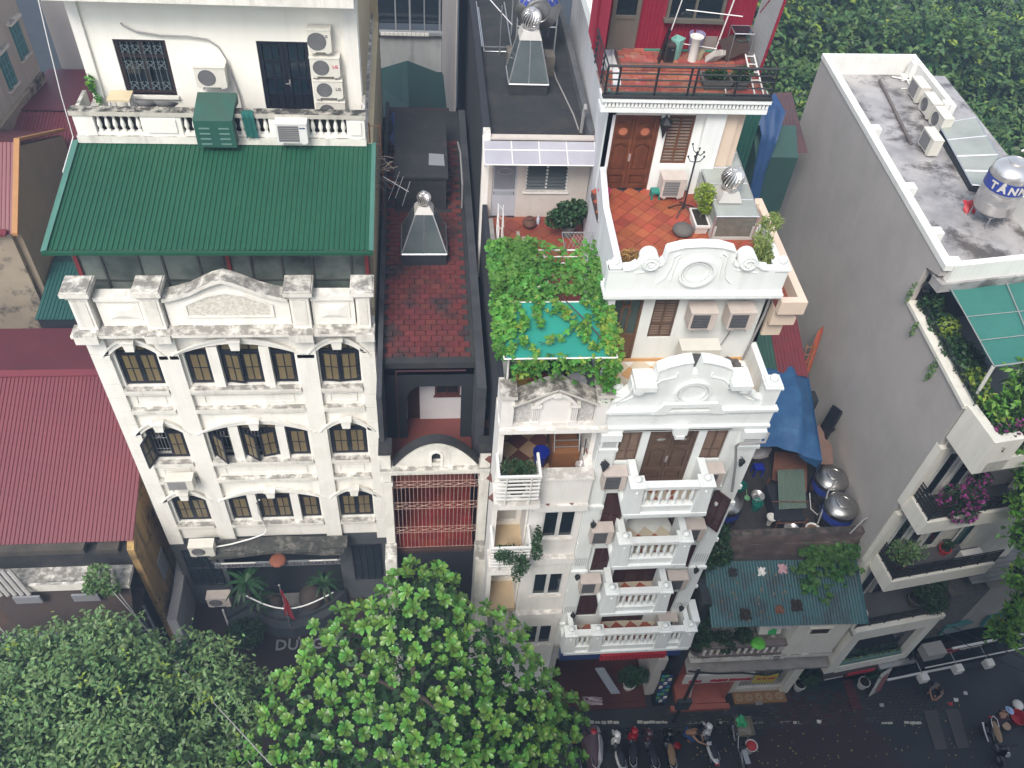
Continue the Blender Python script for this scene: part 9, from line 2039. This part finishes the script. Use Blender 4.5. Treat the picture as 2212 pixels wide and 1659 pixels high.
def person(label,loc,rz,J,clothes,hair=True,hat=None,s=.9):
    t=thing('person',label,'person',loc); M=Matrix.Rotation(rz,4,'Z')
    names=list(J); idx={n:i for i,n in enumerate(names)}
    V=[tuple(M @ (Vector(J[n][0])*s)) for n in names]; Rr=[J[n][1]*s for n in names]
    E=[(idx[a],idx[b]) for a,b in (('pelvis','waist'),('waist','chest'),('chest','neck'),('neck','head'),('head','crown'),('chest','lsh'),('lsh','lel'),('lel','lwr'),('lwr','lhand'),('chest','rsh'),('rsh','rel'),('rel','rwr'),('rwr','rhand'),('pelvis','lhip'),('lhip','lkn'),('lkn','lan'),('lan','ltoe'),('pelvis','rhip'),('rhip','rkn'),('rkn','ran'),('ran','rtoe'))]
    body=skinned('body',None,V,E,Rr,SKIN,t)
    for side in 'lr':                       # five bent fingers on each hand, rooted in the palm
        h=Vector(V[idx[side +'hand']]); wv=h -Vector(V[idx[side +'wr']]); wv.normalize(); sd=wv.cross(Vector((0,0,1))).normalized(); dn=sd.cross(wv).normalized()
        fv_,fe,fr_=[tuple(h)],[],[.02*s]
        for k,(off,ln) in enumerate(((-.032,.075),(-.011,.088),(.011,.082),(.032,.064))):
            a=h +sd*off*s +wv*.03*s; b=a +(wv*.6-Vector((0,0,.35)))*ln*s*.7; c=b +(wv*.3-Vector((0,0,.8)))*ln*s*.5; n0=len(fv_); fv_ += [tuple(a),tuple(b),tuple(c)]; fr_ += [.010*s,.009*s,.007*s]; fe += [(0,n0),(n0,n0 +1),(n0 +1,n0 +2)]
        a=h -sd*.045*s -wv*.02*s; b=a -sd*.03*s +wv*.035*s; n0=len(fv_); fv_ += [tuple(a),tuple(b)]; fr_ += [.011*s,.009*s]; fe += [(0,n0),(n0,n0 +1)]
        skinned('fingers',None,fv_,fe,fr_,SKIN,body,0,1)
    for cname,chain,dr,mt_ in clothes:
        ids=chain; cv=[V[idx[n]] if isinstance(n,str) else tuple(M @ (Vector(n[0])*s)) for n in ids]; cr=[(Rr[idx[n]] if isinstance(n,str) else n[1]*s)+dr for n in ids]
        ce=[(i,i +1) for i in range(len(ids)-1)]
        if cname == 'trousers':ce=[(0,1),(1,2),(2,3),(0,4),(4,5),(5,6)]
        if cname == 'shirt':ce=[(0,1),(1,2),(2,3),(3,4),(2,5),(5,6)]
        skinned(cname,None,cv,ce,cr,mt_,t)
    hc=Vector(V[idx['crown']]); hd=Vector(V[idx['head']]); up=(hc -hd).normalized(); fw=Vector(M @ Vector(J['face'][0])) if False else (M @ Vector((0,1,0))).to_3d()
    fw=(fw -up*fw.dot(up)).normalized(); sd=up.cross(fw)
    c=(hd +hc)/2
    if hair:
        m=MB(); m.ball((0,0,0),.108*s,10,1.05); m.v=[tuple(c +up*(.025*s)-fw*.018*s +Vector(v)+ORG[t]) for v in m.v if True]; m.build('hair',HAIR,t,smooth=True)
    m=MB(); fc=c +fw*.098*s -up*.02*s +ORG[t]
    m.add([fc +up*.02*s,fc -sd*.014*s -up*.02*s,fc +sd*.014*s -up*.02*s,fc +fw*.022*s -up*.015*s],[(0,1,3),(0,3,2),(1,2,3)]); m.build('nose',SKIN,t)
    m=MB()
    for q in (-1,1):m.ball(tuple(fc +sd*q*.034*s +up*.025*s -fw*.008*s),.011*s,5)
    m.build('eyes',HAIR,t); m=MB(); m.obox(fc -up*.05*s -fw*.006*s,(.045*s,.01*s,.01*s),Matrix.Identity(3)); m.build('mouth',mat('lip',(0.3,0.1,0.08)),t)
    for q in (-1,1):m=MB(); m.ball(tuple(c +sd*q*.098*s +ORG[t]),.022*s,5,1.4); m.build('ear',SKIN,t)
    if hat is not None:
        m=MB(); cc=c +up*.05*s +ORG[t]; m.lathe(0,0,[(.2*s,0),(.2*s,.01),(.12*s,.02),(.11*s,.09*s),(.06*s,.12*s),(.01,.125*s)],18,Matrix.Translation(cc) @ up.to_track_quat('Z','Y').to_matrix().to_4x4()); m.build('hat',hat,t,smooth='auto')
    return t
# crouching, leaning forward, right arm stretched to the scooter seat (local +Y is where it faces)
J1=dict(pelvis=((0,-.28,.38),.125),waist=((0,-.17,.54),.115),chest=((0,.02,.72),.125),neck=((0,.12,.86),.055),head=((0,.18,.92),.085),crown=((0,.23,1.06),.075),
          lsh=((-.17,.05,.77),.055),lel=((-.24,.22,.58),.042),lwr=((-.12,.40,.50),.03),lhand=((-.06,.46,.48),.034),rsh=((.17,.06,.78),.055),rel=((.24,.33,.72),.042),rwr=((.22,.60,.78),.03),rhand=((.21,.67,.80),.034),
          lhip=((-.1,-.22,.36),.095),lkn=((-.17,.18,.48),.062),lan=((-.14,-.05,.08),.042),ltoe=((-.15,.12,.04),.035),rhip=((.1,-.22,.36),.095),rkn=((.17,.18,.48),.062),ran=((.14,-.05,.08),.042),rtoe=((.15,.12,.04),.035))
person('bare-backed person crouching beside the white scooter and wiping its seat with a cloth',(9.72,11.55,.1),R_(-125),J1,[('trousers',['pelvis','lhip','lkn',((-.15,.05,.25),.055),'rhip','rkn',((.15,.05,.25),.055)],.018,DENIM)])
m=MB(); drape('wiping_cloth','grey wiping cloth on the white scooter seat','cloth',[(10.08,10.98,.95),(10.24,10.96,.96),(10.26,11.1,.95),(10.1,11.12,.94)],SILVERSHEET,6,.03,seed=3)
J2=dict(J1); J2.update(rel=((.25,.2,.56),.042),rwr=((.13,.4,.46),.03),rhand=((.08,.46,.44),.034))
person('person in a pale blue cap sitting low beside the red basin at the right corner',(21.9,11.5,.1),R_(-60),J2,[('trousers',['pelvis','lhip','lkn','lan','rhip','rkn','ran'],.02,mat('dark_trousers',(0.03,0.03,0.035),None,5,.9)),('shirt',['pelvis','waist','chest','lsh','lel','rsh','rel'],.02,mat('dark_maroon_shirt',(0.06,0.03,0.035),None,5,.9))],hat=mat('pale_blue_cap',(0.3,0.42,0.62)))
J3=dict(J2); 
person('person half hidden below the floodlights at the dark shop door',(19.8,12.75,.1),R_(150),J3,[('trousers',['pelvis','lhip','lkn','lan','rhip','rkn','ran'],.02,MATS['dark_trousers']),('shirt',['pelvis','waist','chest','lsh','lel','rsh','rel'],.02,mat('grey_shirt',(0.2,0.19,0.19)))])
bucket('basin','bright red plastic basin at the lower right corner',(22.75,11.55,.1),.3,.34,PLASTIC_R,'basin')
for k,(x,y,ml,lb) in enumerate(((22.2,11.3,mat('peach_tray',(0.45,0.3,0.2)),'peach tray in front of the seated person'),(21.7,10.3,GREYMETAL,'grey pots beside the corner motorbike'),(23.1,11.2,ORANGEWOOD,'orange stall box beside the red basin'))):
    m=MB(); m.lathe(x,y,[(.12,.1),(.16,.24),(.17,.26),(.1,.26),(.02,.25)],14); tag(m.build('tray',ml,smooth='auto'),lb,'tray')
m=MB(); m.ball((23.1,12.1,.2),.22,8,.5); tag(m.build('white_bag',PLASTIC_W,smooth=True),'white plastic bag lying on the road at the right edge','bag')
for k,(x,y,ml,lb) in enumerate(((20.4,12.3,PLASTIC_R,'orange-red scrap on the pavement before the dark shop'),(20.7,12.45,PLASTIC_W,'small white cup on the pavement before the dark shop'),(21.2,12.7,SILVERSHEET,'grey paper scrap on the pavement below the middle floodlight'),(14.9,11.9,PLASTIC_W,'white paper scrap on the red pavement patch'),(17.6,12.4,SILVERSHEET,'pinkish wrapper on the pavement near the white strokes'))):
    drape('scrap',lb,'litter',[(x -.09,y -.06,.13),(x +.08,y -.07,.13),(x +.09,y +.05,.16),(x -.07,y +.07,.15)],ml,5,.04,seed=60+k)
# worn lifted slabs of pavement at right
for k in range(2):
    m=MB(); x=19.2+k*.9; m.xy([(x,12.1),(x +.55,12.1),(x +.35,10.6),(x -.15,10.6)],.1,.135); struct(m.build('pavement_slab',mat('brown_grey_slab',(0.07,0.062,0.06),(0.05,0.045,0.045),2,.7),org=(x,11.3,.1)))
# shop things below the white house
m=MB(); m.slab([(7.0,13.35,.24),(7.35,13.35,.24),(6.7,14.0,1.1),(6.35,14.0,1.1)],(0,.04,.02)); tag(m.build('grey_board',mat('light_grey_board',(0.3,0.33,0.38))),'grey board leaning in the shop doorway below the white house','board')
drape('floor_rug','crumpled pale pink rug on the dark red shop floor','rug',[(5.9,13.0,.24),(6.6,12.95,.24),(6.65,13.25,.26),(5.85,13.3,.26)],mat('pale_pink_rug',(0.45,0.36,0.36),(0.36,0.28,0.28),6,.9),9,.05,seed=15)
pot_plant('dark leafy potted palm inside the shop doorway below the white house',(7.7,13.6,.22),.25,.4,[(7.7,13.5,1.4,.6,.35,.5)],420,.28,LEAF_P,PLASTIC_W,aspect=.2)
t=thing('magazine_stand','narrow display stand with blue packets at the right of the shop doorway','display stand',(8.75,12.9,.1)); m=MB(); m.box(8.55,8.98,12.85,13.25,.1,.3); m.slab([(8.55,12.85,.3),(8.98,12.85,.3),(8.98,13.2,2.4),(8.55,13.2,2.4)],(0,.05,0)); m.build('rack',BIKEBLACK,t)
for r in range(8):
    for c_ in range(3):
        m=MB(); z=.5+r*.23; y=12.82+(z -.3)*.167; m.box(8.57+c_*.14,8.69+c_*.14,y -.03,y +.0,z,z +.18); m.build('packet',(SIGNBLUE,mat('packet_teal',(0.04,0.22,0.3)),PLASTIC_W,mat('packet_green',(0.1,0.3,0.1)),SIGNBLUE)[(r*3+c_*7) %5],t)
t=thing('utility_pole','dark thin utility pole on the pavement between white house and low shop','pole',(9.25,12.2,.1)); m=MB(); m.tube([(9.25,12.2,.1),(9.22,12.25,4.6)],.06,8); m.build('pole',RUBBER,t); m=MB(); m.box(9.0,9.5,12.1,12.25,1.5,2.2); m.build('meter_box',mat('dark_meter_box',(0.03,0.04,0.045)),t); m=MB(); m.tube([(9.3,12.4,4.4),(9.35,12.35,3.2),(9.45,12.3,2.2)],.022,5); m.build('white_conduit',PLASTIC_W,t)
def cable(lb,a,b,sag,r=.012,n=12):
    pts=[tuple(Vector(a)*(1-k/n)+Vector(b)*(k/n)-Vector((0,0,4*sag*(k/n)*(1-k/n)))) for k in range(n +1)]; pipe(lb,pts,r,RUBBER if 'dark' in lb else PVCGREY,'cable','overhead_cable')
cable('long grey overhead cable slanting from the ochre house down across the left tree',(-10.6,15.6,5.9),(-4.2,8.6,8.3),.15,.016); cable('second grey cable from the ochre house across the left tree',(-10.4,15.6,5.7),(-2.6,6.2,8.0),.2,.014)
cable('pale overhead cable at the left edge by the lower awning',(-15.5,16.2,5.2),(-12.9,13.5,5.0),.05,.016); cable('second pale overhead cable at the left edge by the lower awning',(-15.5,16.0,5.0),(-13.1,13.3,4.7),.05,.014)
cable('dark overhead cable at the lower right in front of the beige house',(17.2,12.6,6.2),(22.4,11.5,3.6),.1,.016); cable('dark second overhead cable at the lower right in front of the beige house',(17.8,12.6,6.3),(22.7,12.2,3.4),.1,.016)
